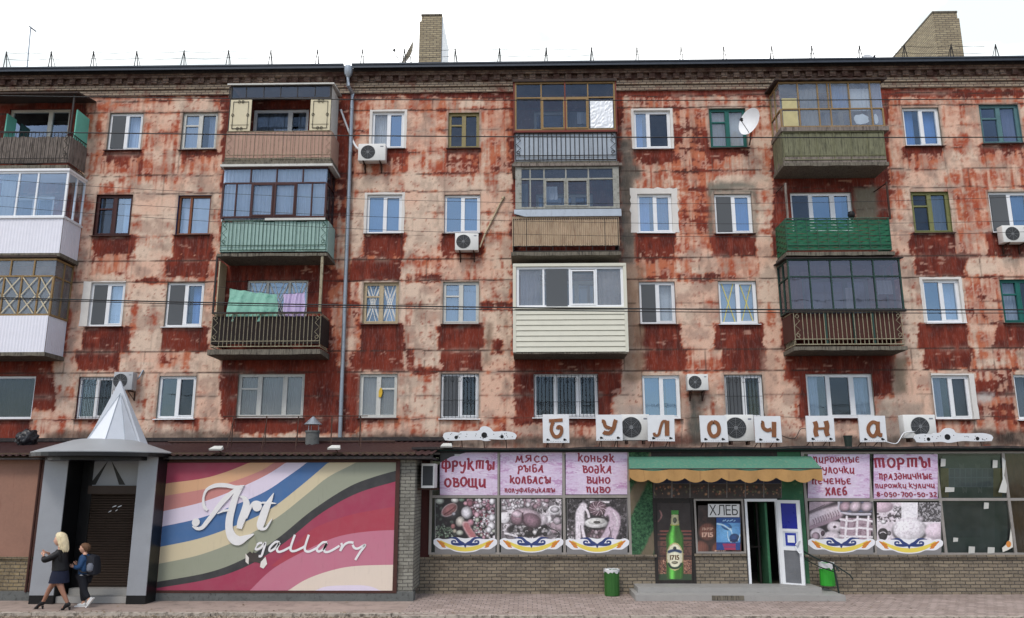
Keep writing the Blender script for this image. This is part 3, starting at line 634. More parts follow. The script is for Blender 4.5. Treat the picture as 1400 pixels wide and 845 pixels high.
    if grille:
        g = MB(); ny = Y - .03; k = max(4, int((x1 - x0) / .115)); r = .007
        for i in range(k + 1):
            x = x0 + .02 + (x1 - x0 - .04) * i / k; g.tube([(x, ny, z0 + .01), (x, ny, z1 - .03)], r, 4)
        for z in ([z0 + .03, z1 - .05, z0 + (z1 - z0) * grille]): g.tube([(x0, ny - .008, z), (x1, ny - .008, z)], r, 4)
        for i in range(0, k, 2):
            x = x0 + .02 + (x1 - x0 - .04) * (i + 1) / k
            for s2 in (-1, 1): g.tube(cr([(x, ny - .01, z1 - .1), (x + s2 * .05, ny - .01, z1 - .18), (x + s2 * .03, ny - .01, z1 - .27), (x, ny - .01, z1 - .24)], 3), .005, 4)
        g.build('grille', BLACK, o)
    if tape:
        g = MB(); y = Y + D - .004
        for a, b, _, _ in ga:
            if tape == 'star':
                for dxx in (-.25, 0, .25):
                    w2 = b - a; g.ribbon([(a + max(0, dxx) * w2, z0 + fw), (b + min(0, dxx) * w2, z1 - fw)], .022, y); g.ribbon([(a + max(0, dxx) * w2, z1 - fw), (b + min(0, dxx) * w2, z0 + fw)], .022, y - .001)
            else: g.ribbon([(a + .06, z0 + fw), (b - .06, z1 - fw)], .03, y); g.ribbon([(a + .06, z1 - fw), (b - .06, z0 + fw)], .03, y - .001)
        g.build('tape_cross', TAPE if tape == 'x' else TAPEW, o)
    return o
SILL = mat('sill_metal', (74, 46, 42), .6, .1, var=.3, dirt=(50, 44, 42), damt=.4)
t = NT('insect_mesh'); tr = t.n('ShaderNodeBsdfTransparent'); df = t.n('ShaderNodeBsdfDiffuse'); df.inputs[0].default_value = (.14, .15, .16, 1); mm = t.n('ShaderNodeMixShader'); mm.inputs[0].default_value = .72
t.l(tr.outputs[0], mm.inputs[1]); t.l(df.outputs[0], mm.inputs[2]); t.l(mm.outputs[0], t.out.inputs[0]); SCREEN_T = t.m
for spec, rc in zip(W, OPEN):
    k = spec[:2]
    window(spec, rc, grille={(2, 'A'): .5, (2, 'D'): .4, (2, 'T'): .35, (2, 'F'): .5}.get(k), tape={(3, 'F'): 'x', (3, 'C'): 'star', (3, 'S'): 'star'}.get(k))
# ---------------------------------------------------------------- cornice and roof edge
CORN = brick('cornice_brick', (178, 160, 136), (150, 130, 110), (66, 48, 44), .26, .085, dirt=(112, 52, 42), damt=.38, msize=.014)
CORND = brick('dark_cornice_brick', (128, 104, 86), (104, 78, 66), (50, 40, 36), .27, .1, dirt=(70, 48, 42), damt=.5, msize=.014)
SILIC = brick('silicate_brick', (176, 162, 130), (150, 136, 108), (88, 80, 72), .26, .088, dirt=(110, 96, 76), damt=.3)
ROOFM = mat('grey_roof_sheet', (62, 68, 76), .5, .35, var=.2, dirt=(40, 42, 46), damt=.35)
BITUM = mat('roofing_felt', (52, 48, 48), .95, var=.3, dirt=(84, 74, 66), damt=.4, bump=.6)
XA, XB = WX0, WX1
zc = [PZ(632, y, d) for y, d in ((86, -.5), (93, -.42), (101.5, -.27), (110, -.2), (117.5, -.13), (126, -.07))]
m = MB(); m.box(XA, XB, -.27, .3, zc[2], zc[1]); m.box(XA, XB, -.15, .3, zc[3], zc[2]); 
m.build('cornice_top_course', CORND, bld)
m = MB(); m.box(XA, XB, -.13, .3, zc[4] + .006, zc[3]); m.box(XA, XB, -.07, .3, zc[5], zc[4] - .006); m.box(XA, XB, -.05, .3, zc[4] - .006, zc[4] + .006)
m.build('cornice_lower_courses', CORN, bld)
m = MB(); x = XA
while x < XB:
    j = rnd.uniform(-.008, .008); m.box(x, x + .2, -.235 + j, -.149, zc[3] + .004, zc[2] - .002); x += .41
m.build('dentil_brick', CORND, bld)
m = MB()
for a, b in ((XA, PX(470, 90, -.5)), (PX(481, 90, -.5), XB)):
    m.box(a, b, -.52, -.49, zc[1] + .005, zc[0]); m.box(a, b, -.49, 3, zc[0] - .05, zc[0] - .012); m.box(a, b, -.55, -.52, zc[0] - .04, zc[0] + .01)
m.build('roof_edge', ROOFM, bld)
m = MB(); m.box(XA, XB, -.3, 9, zc[0] - .16, zc[0] - .06); m.build('roof', BITUM, bld)
ZR = zc[0]
# chimneys: long brick flues standing back on the roof
for (xl, xr, yt, yd, ln, step) in ((573, 603.5, 19.5, 2.2, 2.3, 1), (1280, 1316, 15.5, 2.0, 4.2, -1)):
    a, b = PX(xl, 60, yd), PX(xr, 60, yd); zt = PZ(xl, yt, yd); m = MB(); d = .05 * step
    m.box(a + (.06 if step > 0 else 0), b - (.06 if step < 0 else 0), yd + .004, yd + ln, zt - .3, zt - .07); m.box(a, b, yd, yd + ln + .004, ZR - .2, zt - .3)
    o = m.build('chimney', SILIC, bld)
    m = MB(); m.box(a - .01 + (.06 if step > 0 else 0), b + .01 - (.06 if step < 0 else 0), yd - .02, yd + ln + .02, zt - .07, zt); m.build('chimney_cap', CONC, o)
m = MB(); a, b = PX(603.5, 60, 2.2), PX(605, 60, 2.2)
m.box(a + .003, a + .03, 2.25, 4.6, ZR, PZ(573, 19.5, 2.2) - .1); m.build('flashing_sheet', ZINC, bld)
# roof safety rail
rl = thing('roof_safety_rail', 'thin iron railing of trestle posts and two wires along the roof edge', 'railing', (0, .1, ZR - .05))
px_posts = [10, 71, 128, 188, 250, 312, 369.6, 433.5, 495, 553, 624, 682, 746, 809, 871, 931, 991.5, 1055, 1111.6, 1177.6, 1238.6, 1301, 1364]
tops = []
for i, px in enumerate(px_posts):
    x = PX(px, 75, .1); z = ZR - .06; h = PZ(px, 66 - (px - 600) * .0075, .1); m = MB(); t_ = rnd.uniform(-.05, .05)
    m.tube([(x - .1, .1, z), (x + t_, .1, h)], .016, 5); m.tube([(x + .1, .1, z), (x + t_, .1, h)], .016, 5); m.tube([(x, .8, z), (x + t_, .1, h - .02)], .012, 4)
    m.build('post', BLACK, rl); tops.append((x + t_, h))
for dz, nm in ((-.05, 0), (-.3, 1)):
    m = MB(); pts = []
    for (x, h), (x2, h2) in zip(tops, tops[1:]):
        for k in range(4): u = k / 4; pts.append((x + (x2 - x) * u, .1, h + dz + (h2 - h) * u - .05 * math.sin(u * math.pi)))
    m.tube(pts, .008, 4); m.build('wire', BLACK, rl)
# downpipe
def pt(px, py, y): q = P(px, py, y); return (q.x, q.y, q.z)
dp = thing('drainpipe', 'long galvanised drainpipe running down the red front from the roof gutter', 'drainpipe', pt(465, 598, -.14))
m = MB(); pts = [pt(476, 104, -.48), pt(476, 117, -.48), pt(482, 128, -.16), pt(481.5, 140, -.14), pt(464.8, 598, -.14)]; m.tube(pts, .065, 10); m.build('pipe', ZINC, dp, True)
c = pt(476, 104, -.48); m = MB(); m.lathe(c, [(.065, -.05), (.14, .1), (.15, .25), (.15, .34), (.13, .34)], 14); m.build('rain_hopper', ZINC, dp, True)
m = MB()
for u in (.02, .16, .3, .45, .6, .75, .9):
    a = Vector(pts[3]).lerp(Vector(pts[4]), u); m.lathe(a, [(.076, -.02), (.076, .02)], 10); m.box(a.x - .01, a.x + .01, a.y, 0, a.z - .01, a.z + .01)
m.build('pipe_clamp', ZINC, dp)
# antennas and dish edges on the roof
an = thing('roof_antenna', 'tall thin television aerial standing near the end of the roof', 'antenna', pt(38, 88, 1.2))
m = MB(); a, b = Vector(pt(38, 90, 1.2)), Vector(pt(42, 38, 1.2)); m.tube([a - Vector((0, 0, .4)), b], .022, 6); m.build('mast', ZINC, an)
m = MB(); m.tube([b + Vector((-.06, 0, .06)), b + Vector((.16, .1, -.1))], .03, 6); m.tube([b + Vector((0, 0, -1)), b + Vector((-.08, 0, -1))], .012, 5); m.build('head', ZINC, an)
def dish(c, r, nrm, nm, label, mount):
    d = thing(nm, label, 'satellite dish', c); n = Vector(nrm).normalized(); q = n.to_track_quat('Z', 'Y').to_matrix(); m = MB(); vs = []; fs = []; K = 24
    for i in range(6):
        for k in range(K): t_ = 2 * math.pi * k / K; rr = r * i / 5; vs.append(Vector(c) + q @ Vector((rr * math.cos(t_) * .93, rr * math.sin(t_), rr * rr / r * .3)))
    for i in range(5):
        for k in range(K): fs.append((i * K + k, i * K + (k + 1) % K, (i + 1) * K + (k + 1) % K, (i + 1) * K + k))
    m.mesh(vs, fs); m.build('reflector', PVC, d, True)
    ex = q @ Vector((0, -r * .9, .2 * r)); f = Vector(c) + n * r * 1.15 + q @ Vector((0, -r * .25, 0)); m = MB(); m.tube([Vector(c) + ex, f], .012, 5); m.tube([f, f + n * -.09], .035, 8); m.tube([f + Vector((.02, 0, .05)), f + Vector((.02, 0, .05)) + n * -.07], .028, 8); m.build('receiver_arm', BLACK, d)
    m = MB(); m.tube([Vector(c) - n * .02, Vector(mount)], .022, 6); m.build('wall_bracket', RUST, d); return d
dc = P(1028, 168, -.75); dish((dc.x, dc.y, dc.z), .47, (-.82, -.55, .16), 'satellite_dish', 'big white satellite dish beside the green framed top floor window', (dc.x + .1, .0, dc.z - .45))
q = P(1187, 80, .6); dish((q.x, q.y, q.z - .15), .3, (.2, -1, .3), 'rooftop_dish', 'small pale dish peeping over the roof edge', (q.x, .9, q.z - .6))
q = P(561, 74, 3.2); dish((q.x, q.y, q.z - .1), .6, (-.85, -.35, .4), 'chimney_dish', 'grey dish standing on the roof behind the left brick chimney', (q.x + .2, q.y + .2, ZR - .1))

# ---------------------------------------------------------------- balconies: slab > railing, parapet, glazing, canopy, post
CORR_BEIGE = mat('beige_corrugated_sheet', (178, 158, 134), .7, .0, var=.18, vs=3, dirt=(126, 96, 76), damt=.4, streak=True, bump=.15)
PINKB = mat('faded_pink_board', (168, 136, 120), .75, var=.15, dirt=(120, 98, 86), damt=.35, streak=True)
MINT = mat('faded_mint_board', (150, 178, 170), .7, var=.12, dirt=(96, 118, 110), damt=.3, streak=True)
GREYBL = mat('grey_blue_sheet', (158, 168, 178), .55, .1, var=.12, dirt=(110, 112, 116), damt=.35, streak=True)
GREYW = mat('grey_weathered_planks', (128, 118, 110), .9, var=.3, dirt=(66, 60, 54), damt=.45, streak=True)
MOSSY = mat('mossy_green_planks', (116, 116, 92), .9, var=.28, dirt=(76, 76, 62), damt=.45, streak=True)
MESHG = mat('green_plastic_strip', (20, 92, 62), .5, var=.25)
DKPANEL = mat('dark_brown_panel', (40, 32, 30), .85, var=.25)
BRPANEL = mat('red_brown_panel', (74, 42, 36), .8, var=.2)
SIDING = mat('cream_siding', (206, 204, 188), .5, var=.05, dirt=(170, 166, 150), damt=.25, bump=.05)
WHITEP = mat('white_ribbed_panel', (224, 224, 232), .45, var=.05, dirt=(190, 188, 192), damt=.2, bump=.05)
TURQ = mat('turquoise_paint', (112, 190, 170), .8, var=.12, dirt=(90, 140, 126), damt=.3)
CREAMS = mat('cream_shutter_paint', (204, 194, 164), .6, var=.1, dirt=(150, 138, 110), damt=.25)
OLDIRON = mat('peeling_beige_iron', (150, 142, 118), .65, .1, var=.25, dirt=(96, 66, 48), damt=.4)
GREENIRON = mat('green_iron', (52, 84, 70), .6, .1, var=.25, dirt=(80, 70, 56), damt=.35)
BLKIRON = mat('dark_iron', (44, 40, 38), .6, .1, var=.25, dirt=(84, 62, 50), damt=.35)
WOODF = mat('weathered_ochre_frame', (140, 114, 76), .7, var=.2, dirt=(96, 76, 50), damt=.35)
GREYF = mat('grey_peeling_frame', (150, 150, 142), .75, var=.2, dirt=(96, 92, 84), damt=.4)
DKGREENF = mat('dark_green_frame', (34, 62, 54), .6, var=.25)
REDBR = mat('red_brown_frame', (110, 48, 38), .65, var=.2)
WAVY = mat('dark_wavy_sheet', (56, 46, 42), .85, var=.3, dirt=(88, 66, 54), damt=.4)
YB = -1.0
def balcony(x0, x1, ys, thick, label):
    """slab between front pixels x0..x1, top of slab at ys; returns a dict of its frame"""
    a, b = PX(x0, ys, YB), PX(x1, ys, YB); z = PZ((x0 + x1) / 2, ys, YB); t_ = thick / 44
    m = MB(); e = .05; zz = [rnd.uniform(-.012, .012) for _ in range(14)]
    n = 13
    for i in range(n):
        u0, u1 = a - e + (b - a + 2 * e) * i / n, a - e + (b - a + 2 * e) * (i + 1) / n
        m.hexa([(u0, YB - .07, z - t_ + zz[i]), (u1, YB - .07, z - t_ + zz[i + 1]), (u1, -.0, z - t_ - .02), (u0, -.0, z - t_ - .02), (u0, YB - .07, z), (u1, YB - .07, z), (u1, 0, z), (u0, 0, z)])
    o = m.build('balcony', CONC, bld, label=label); return dict(o=o, a=a, b=b, z=z, t=t_)
def zt(B, py): return PZ(B['px'], py, YB) if 'px' in B else py
def railing(B, z0, z1, m_, gap=.125, r=.011, scroll=True, rails=(0, 1), y=YB - .03, mid=None):
    a, b, o = B['a'] + .02, B['b'] - .02, B['o']; m = MB()
    for z in (z0, z1): m.tube([(a, -.02, z), (a, y, z), (b, y, z), (b, -.02, z)], r * 1.6, 5)
    zl = z0 + (z1 - z0) * .16; m.tube([(a, -.02, zl), (a, y, zl), (b, y, zl), (b, -.02, zl)], r * 1.2, 5)
    k = int((b - a) / gap); e = .2 if scroll else 0
    for i in range(k + 1):
        x = a + (b - a) * i / k
        if scroll and (x - a < e or b - x < e) and 0 < i < k: continue
        m.tube([(x, y, z0), (x, y, z1)], r, 4)
    for x in (a, b):
        for i in range(1, 8): m.tube([(x, y * i / 8, z0), (x, y * i / 8, z1)], r, 4)
    if scroll:
        for s2, x in ((1, a), (-1, b)):
            h = z1 - z0; pz = [zl + h * u for u in (0, .14, .28, .42, .56, .7, .84)]
            m.tube([(x + s2 * (.03 if i % 2 else e - .03), y, q) for i, q in enumerate(pz)], r, 4)
            for zc_ in (zl + h * .12, zl + h * .7): m.tube([(x + s2 * (e * .5 + .05 * math.cos(t_)), y - .004, zc_ + .05 * math.sin(t_)) for t_ in [i * 6.28 / 8 for i in range(9)]], r * .8, 4)
    n = m.build('railing', m_, o); return n
def parapet(B, z0, z1, m_, kind='plank', y=YB, sides=True, name='parapet', pitch=.14, mside=None):
    a, b, o = B['a'], B['b'], B['o']; m = MB()
    def run(p, q):  # p, q: plan points
        p, q = Vector((*p, 0)), Vector((*q, 0)); d = (q - p); Lg = d.length; d.normalize(); nrm = Vector((-d.y, d.x, 0))
        if kind in ('corr', 'rib'):
            n = int(Lg / (.03 if kind == 'corr' else .05)); am = .018 if kind == 'corr' else .006; top = []; bot = []
            for i in range(n + 1):
                w_ = p + d * (Lg * i / n) + nrm * (am * (1 if i % 2 else -1)); top.append((w_.x, w_.y, z1 + rnd.uniform(-.006, .006) * (kind == 'corr'))); bot.append((w_.x, w_.y, z0 + rnd.uniform(-.012, .012) * (kind == 'corr')))
            for i in range(n): m.face(bot[i], bot[i + 1], top[i + 1], top[i])
        elif kind == 'siding':
            n = 8
            for i in range(n):
                za, zb = z0 + (z1 - z0) * i / n, z0 + (z1 - z0) * (i + 1) / n; o0 = nrm * -.03; o1 = nrm * -.006
                m.mesh([p + o0 + Vector((0, 0, za)), q + o0 + Vector((0, 0, za)), q + o1 + Vector((0, 0, zb - .02)), p + o1 + Vector((0, 0, zb - .02)), q + o0 * -.3 + Vector((0, 0, zb - .02)), p + o0 * -.3 + Vector((0, 0, zb - .02)), p + o0 * -.3 + Vector((0, 0, zb)), q + o0 * -.3 + Vector((0, 0, zb)), p + o0 + Vector((0, 0, zb)), q + o0 + Vector((0, 0, zb))], [(0, 1, 2, 3), (3, 2, 4, 5), (5, 4, 7, 6), (6, 7, 9, 8)])
        elif kind == 'weave':
            n = 11; k = max(2, int(Lg / .2))
            for i in range(n):
                za = z0 + (z1 - z0) * (i + .05) / n; zb = z0 + (z1 - z0) * (i + .95) / n
                for j in range(k):
                    u0, u1 = p + d * (Lg * j / k), p + d * (Lg * (j + 1) / k); f = .014 * (1 if (i + j) % 2 else -1); um = (u0 + u1) / 2 + nrm * f
                    for s0, s1 in ((u0, um), (um, u1)): m.face((s0.x, s0.y, za), (s1.x, s1.y, za), (s1.x, s1.y, zb), (s0.x, s0.y, zb))
        else:
            n = max(1, int(Lg / pitch))
            for i in range(n):
                u0, u1 = p + d * (Lg * i / n + .004), p + d * (Lg * (i + 1) / n - .004); j = rnd.uniform(-.008, .008); t0 = rnd.uniform(-.02, .02) if kind == 'plank' else 0; n0 = nrm * (j + .012); n1 = nrm * (j - .012)
                m.hexa([(*(u0 + n1).xy, z0), (*(u1 + n1).xy, z0), (*(u1 + n0).xy, z0), (*(u0 + n0).xy, z0), (*(u0 + n1).xy, z1 + t0), (*(u1 + n1).xy, z1 + t0), (*(u1 + n0).xy, z1 + t0), (*(u0 + n0).xy, z1 + t0)])
    run((a, y), (b, y))
    if sides: run((a, -.02), (a, y + .02)); run((b, y + .02), (b, -.02))
    return m.build(name, m_, o)
def glazing(B, z0, z1, cols, m_, g, fw=.05, tr=None, y=YB, side=1, tops=None, sash=(), bottom=True, sideg=None):
    """framed glass across the front (mullions at pixels cols) and both sides; tr = height of the transom rail"""
    a, b, o = B['a'], B['b'], B['o']; m = MB(); zm = (z0 + z1) / 2; py = B['py']
    X = [PX(c, py, YB) for c in cols]; X[0], X[-1] = a, b; y0, y1 = y - .035, y + .03
    m.box(a, b, y0, y1, z0, z0 + fw); m.box(a, b, y0, y1, z1 - fw, z1)
    for i, x in enumerate(X):
        f = fw * (.75 if 0 < i < len(X) - 1 else 1); x_ = x + (f / 2 if i == 0 else -f / 2 if i == len(X) - 1 else 0)
        m.box(x_ - f / 2, x_ + f / 2, y0 + .004, y1 - .002, z0 + fw, (tr if tr and tops else z1 - fw))
    if tr:
        m.box(a + fw, b - fw, y0 + .002, y1 - .004, tr - fw * .4, tr + fw * .4)
        for c in (tops or []):
            x = PX(c, py, YB); m.box(x - fw * .35, x + fw * .35, y0 + .004, y1 - .002, tr + fw * .4, z1 - fw)
    for i in sash:
        p_, q_ = X[i] + fw * .4, X[i + 1] - fw * .4; zt_ = (tr or z1 - fw) - .03; s_ = .045
        m.box(p_, p_ + s_, y0 - .02, y0 + .02, z0 + fw, zt_); m.box(q_ - s_, q_, y0 - .02, y0 + .02, z0 + fw, zt_); m.box(p_ + s_, q_ - s_, y0 - .02, y0 + .02, z0 + fw, z0 + fw + s_); m.box(p_ + s_, q_ - s_, y0 - .02, y0 + .02, zt_ - s_, zt_)
    for x in (a, b):
        if not side: break
        e = -1 if x == a else 1
        xa, xb = x - e * .06, x
        m.box(xa, xb, y1 + .002, 0, z0, z0 + fw * .98); m.box(xa, xb, y1 + .002, 0, z1 - fw * .98, z1)
        for q in (-.03, -.5): m.box(xa + .002, xb - .002, q - .025, q + .025, z0 + fw, z1 - fw)
        if tr: m.box(xa + .004, xb - .004, y1 + .002, -.06, tr - .02, tr + .02)
    n = m.build('glazing_frame', m_, o)
    pm = MB(); pm.face((a + .01, y + .004, z0), (b - .01, y + .004, z0), (b - .01, y + .004, z1), (a + .01, y + .004, z1))
    if side:
        for x in (a + .03, b - .03): pm.face((x, y + .03, z0), (x, -.03, z0), (x, -.03, z1), (x, y + .03, z1))
    pm.build('pane', g, o); return X
def bcurtain(B, x0, x1, z0, z1, c, y=YB + .12, seed=1): return curtain(B['o'], PX(x0, B['py'], y), PX(x1, B['py'], y), z0, z1, y, CURT[c], .13, .04, seed)
def canopy(B, py, m_, over=.08, thick=.06, slope=.12, wavy=False, ov2=.1):
    a, b, o = B['a'] - over, B['b'] + over, B['o']; z = PZ(B['pxm'], py, YB - ov2); m = MB(); n = 40 if wavy else 1
    for i in range(n):
        u0, u1 = a + (b - a) * i / n, a + (b - a) * (i + 1) / n; w0, w1 = ((.014 * math.sin(i * 1.57), .014 * math.sin((i + 1) * 1.57)) if wavy else (0, 0))
        m.hexa([(u0, YB - ov2, z - thick + w0), (u1, YB - ov2, z - thick + w1), (u1, 0, z - thick + slope), (u0, 0, z - thick + slope), (u0, YB - ov2, z + w0), (u1, YB - ov2, z + w1), (u1, 0, z + slope), (u0, 0, z + slope)])
    return m.build('canopy', m_, o)
def mk(x0, x1, ys, thick, label, py):
    B = balcony(x0, x1, ys, thick, label); B['py'] = py; B['pxm'] = (x0 + x1) / 2; B['Z'] = lambda q: PZ(B['pxm'], q, YB); return B
def sidewall(B, x, m_, z0, z1, name='side_panel', d=.04, y0=YB + .04):
    m = MB(); m.box(x - d / 2, x + d / 2, y0, -.01, z0, z1); return m.build(name, m_, B['o'])
def post(B, x, y, z0, z1, m_, r=.03):
    m = MB(); m.box(x - r, x + r, y - r, y + r, z0, z1); return m.build('post', m_, B['o'])

# left stack
B = mk(-42, 92, 227, 6, 'open balcony with weathered grey boards behind dark railings', 200); Z = B['Z']
railing(B, Z(224), Z(182), BLKIRON); parapet(B, Z(222), Z(187), GREYW, 'plank', YB + .04)
canopy(B, 126, WAVY, .12, .05, .2); post(B, B['b'] - .06, YB + .03, Z(184), Z(129), BLKIRON, .025); sidewall(B, B['b'] - .05, TURQ, Z(196), Z(146), y0=YB + .25); sidewall(B, PX(8, 170, -.5), TURQ, Z(200), Z(146), y0=-.5)
m = MB(); m.box(PX(5, 183, -.9), PX(33, 183, -.9), -.8, -.3, Z(192), Z(186)); m.build('folded_board', WOODF, B['o'])
B = mk(-52, 82, 347, 5, 'balcony closed in with white plastic windows and ribbed panels', 268); Z = B['Z']
parapet(B, Z(349), Z(298), WHITEP, 'rib', YB - .05); glazing(B, Z(298), Z(235), (-52, -10, 24, 50, 82), PVC, GL['clear'], .07)
m = MB(); m.box(B['a'] - .03, B['b'] + .04, YB - .1, 0, Z(299.5), Z(297)); m.box(B['a'] - .03, B['b'] + .03, YB - .08, 0, Z(235), Z(232)); m.build('trim_board', PVC, B['o']); bcurtain(B, 0, 20, Z(297), Z(238), 'grey'); bcurtain(B, -40, -4, Z(297), Z(238), 'white')
B = mk(-64, 61, 482, 5, 'balcony with old ochre framed glazing above a white ribbed box', 400); Z = B['Z']
parapet(B, Z(485), Z(432), WHITEP, 'rib', YB - .04); B['b'] = PX(73, 395, YB)
X = glazing(B, Z(432), Z(354), (-64, -22, 4, 28, 52, 73), WOODF, GL['milk'], .06, tr=Z(378), tops=(-20, 11, 43))
m = MB()
for i in range(1, 5):
    p_, q_ = X[i] + .05, X[i + 1] - .05
    for z0, z1 in ((Z(429), Z(405)), (Z(404), Z(380))): m.ribbon([(p_, z0), (q_, z1)], .035, YB - .045); m.ribbon([(p_, z1), (q_, z0)], .035, YB - .047)
m.build('lattice_strips', mat('pale_lattice_strip', (190, 178, 150), .7, var=.2), B['o']); bcurtain(B, -50, 66, Z(431), Z(380), 'grey', YB + .2, 9)
m = MB(); m.box(B['a'] - .05, B['b'] + .03, YB - .08, 0, Z(353), Z(350)); m.build('canopy', WAVY, B['o'])

# second stack
B = mk(307, 452, 222, 4, 'balcony with pink boards and cream shutters under a pale canopy', 180); Z = B['Z']
parapet(B, Z(216), Z(180), PINKB, 'plank', YB, pitch=.3); parapet(B, Z(223), Z(216), CONC, 'plank', YB - .01, pitch=.35, name='kickboard'); railing(B, Z(218), Z(180), OLDIRON, .13, .006)
B['a'], B['b'] = PX(314, 150, YB), PX(452, 150, YB)
m = MB(); zf = (Z(134), Z(117)); m.box(B['a'], B['b'], YB - .02, YB + .02, Z(136), Z(133.6)); m.box(B['a'], B['b'], YB - .02, YB + .02, Z(118.5), Z(116.5))
for c in (314, 337, 361, 384, 407, 431, 452): x = PX(c, 125, YB); m.box(x - .012, x + .012, YB - .015, YB + .015, Z(133.6), Z(118.5))
for x in (B['a'] + .02, B['b'] - .02): m.box(x - .03, x + .03, YB - .025, YB + .025, Z(180), Z(116)); m.box(x - .02, x + .02, YB, 0, Z(136), Z(134))
m.build('transom_frame', BLKIRON, B['o']); m = MB(); m.face((B['a'], YB, Z(134)), (B['b'], YB, Z(134)), (B['b'], YB, Z(118)), (B['a'], YB, Z(118))); m.build('pane', GL['dark'], B['o'])
for c0, c1 in ((314, 343.5), (423.5, 452)):
    a, b = PX(c0, 157, YB) + .02, PX(c1, 157, YB); m = MB(); m.box(a, b, YB - .03, YB + .005, Z(179), Z(136.5)); s_ = m.build('shutter', CREAMS, B['o'])
    m = MB(); y = YB - .045; e = .1; za, zb = Z(176), Z(139.5)
    m.tube([(a + e, y, za), (b - e, y, za), (b - e, y, zb), (a + e, y, zb), (a + e, y, za)], .012, 5)
    for zc_ in (za, zb, (za + zb) / 2):
        for q in (-1, 1):
            xc_ = (a + b) / 2 + q * (.06 if zc_ != (za + zb) / 2 else (b - a) / 2 - e); m.tube([(xc_ + .04 * math.cos(i), y - .003, zc_ + .05 * math.sin(i)) for i in [k * 6.28 / 8 for k in range(9)]], .009, 4)
    m.tube([(a + .04, y, Z(171)), (b - .04, y, Z(171))], .006, 4); m.build('shutter_ironwork', BLKIRON, B['o'])
canopy(B, 113.5, OLDW, .1, .05, .1); sidewall(B, B['b'] - .01, OLDW, Z(196), Z(118)); sidewall(B, B['a'] + .01, OLDW, Z(196), Z(118))
B = mk(300, 446, 347, 4, 'balcony glazed in brown frames with lace curtains above mint boards', 268); Z = B['Z']
parapet(B, Z(344), Z(303), MINT, 'plank', YB + .02, pitch=.34); railing(B, Z(342), Z(302), GREENIRON, .12, .01)
B['a'], B['b'] = PX(304, 265, YB), PX(447, 265, YB)
glazing(B, Z(298), Z(229), (304, 323, 344, 375, 405, 426.5, 447), DKBROWN, GL['clear'], .055, tr=Z(250.5), tops=(341.5, 377, 413), sash=(2, 3)); bcurtain(B, 304, 445, Z(300), Z(230), 'white', YB + .14, 3)
m = MB(); m.box(PX(363, 300, YB), B['b'], YB - .07, YB - .04, Z(302), Z(299)); m.box(B['a'] - .1, B['b'] + .16, YB - .12, 0, Z(229), Z(226)); m.build('trim_board', OLDW, B['o'])
B = mk(287, 437.5, 478, 7, 'open balcony with dark iron railings where washing hangs', 450); Z = B['Z']
railing(B, Z(474), Z(429), OLDIRON, .125, .01); parapet(B, Z(470), Z(432), DKPANEL, 'board', YB + .06, pitch=3)
m = MB(); m.box(B['a'], B['b'], YB - .07, YB + .03, Z(429), Z(427)); m.build('handrail', BLKIRON, B['o'])
post(B, PX(294, 390, YB), YB, Z(429), Z(349), BLKIRON, .025); post(B, PX(439, 390, YB), YB, Z(429), Z(349), OLDIRON, .04); sidewall(B, PX(298, 390, -.6), BEIGE, Z(428), Z(352), y0=-.6)
BX_WASH = B
# middle stack
B = mk(704, 843.5, 222, 5, 'balcony in ochre framed glazing above a grey blue sheet', 150); Z = B['Z']
parapet(B, Z(220), Z(182), GREYBL, 'board', YB + .03, pitch=.7); railing(B, Z(219), Z(182), BLKIRON, .145, .013)
glazing(B, Z(179), Z(113), (704, 740, 772.5, 804, 843.5), WOODF, GL['dark'], .055, tr=Z(134), sash=(1, 2)); canopy(B, 107.5, WAVY, .07, .09, .08)
m = MB(); m.box(B['a'] - .02, B['b'] + .02, YB - .06, 0, Z(181.5), Z(178.8)); m.box(PX(772.5, 150, YB) - .02, PX(772.5, 150, YB) + .02, YB - .06, YB - .04, Z(179), Z(113))
for x in (B['a'] - .025, B['b'] + .025): m.box(x - .02, x + .02, YB - .05, 0, Z(182), Z(113))
m.build('trim_board', REDBR, B['o']); y = YB - .022; m = MB(); a, b = PX(807, 157, y), PX(838, 157, y); za, zb = PZ(820, 175, y), PZ(820, 138, y); n = 14
vs = [(a + (b - a) * i / n, y + rnd.uniform(-.01, .01), za + (zb - za) * j / n) for j in range(n + 1) for i in range(n + 1)]
m.mesh(vs, [(j * (n + 1) + i, j * (n + 1) + i + 1, (j + 1) * (n + 1) + i + 1, (j + 1) * (n + 1) + i) for j in range(n) for i in range(n)]); m.build('foil_sheet', FOIL, B['o']); bcurtain(B, 776, 800, Z(176), Z(150), 'grey', YB + .25, 4); bcurtain(B, 789, 801, Z(166), Z(150), 'white', YB + .2, 5)
B = mk(701, 847, 345, 5, 'balcony with grey peeling frames above beige corrugated sheets', 268); Z = B['Z']
parapet(B, Z(336.5), Z(296), CORR_BEIGE, 'corr', YB - .04); railing(B, Z(344), Z(300), BLKIRON, .4, .014, False)
B['a'], B['b'] = PX(705, 260, YB), PX(846, 260, YB)
glazing(B, Z(285.5), Z(229), (705, 725, 744, 774, 805, 846), GREYF, GL['dark'], .06, tr=Z(245), sash=(2, 3)); bcurtain(B, 746, 762, Z(270), Z(252), 'white', YB + .2, 6); bcurtain(B, 712, 722, Z(284), Z(248), 'grey', YB + .2, 8)
m = MB(); n = 10
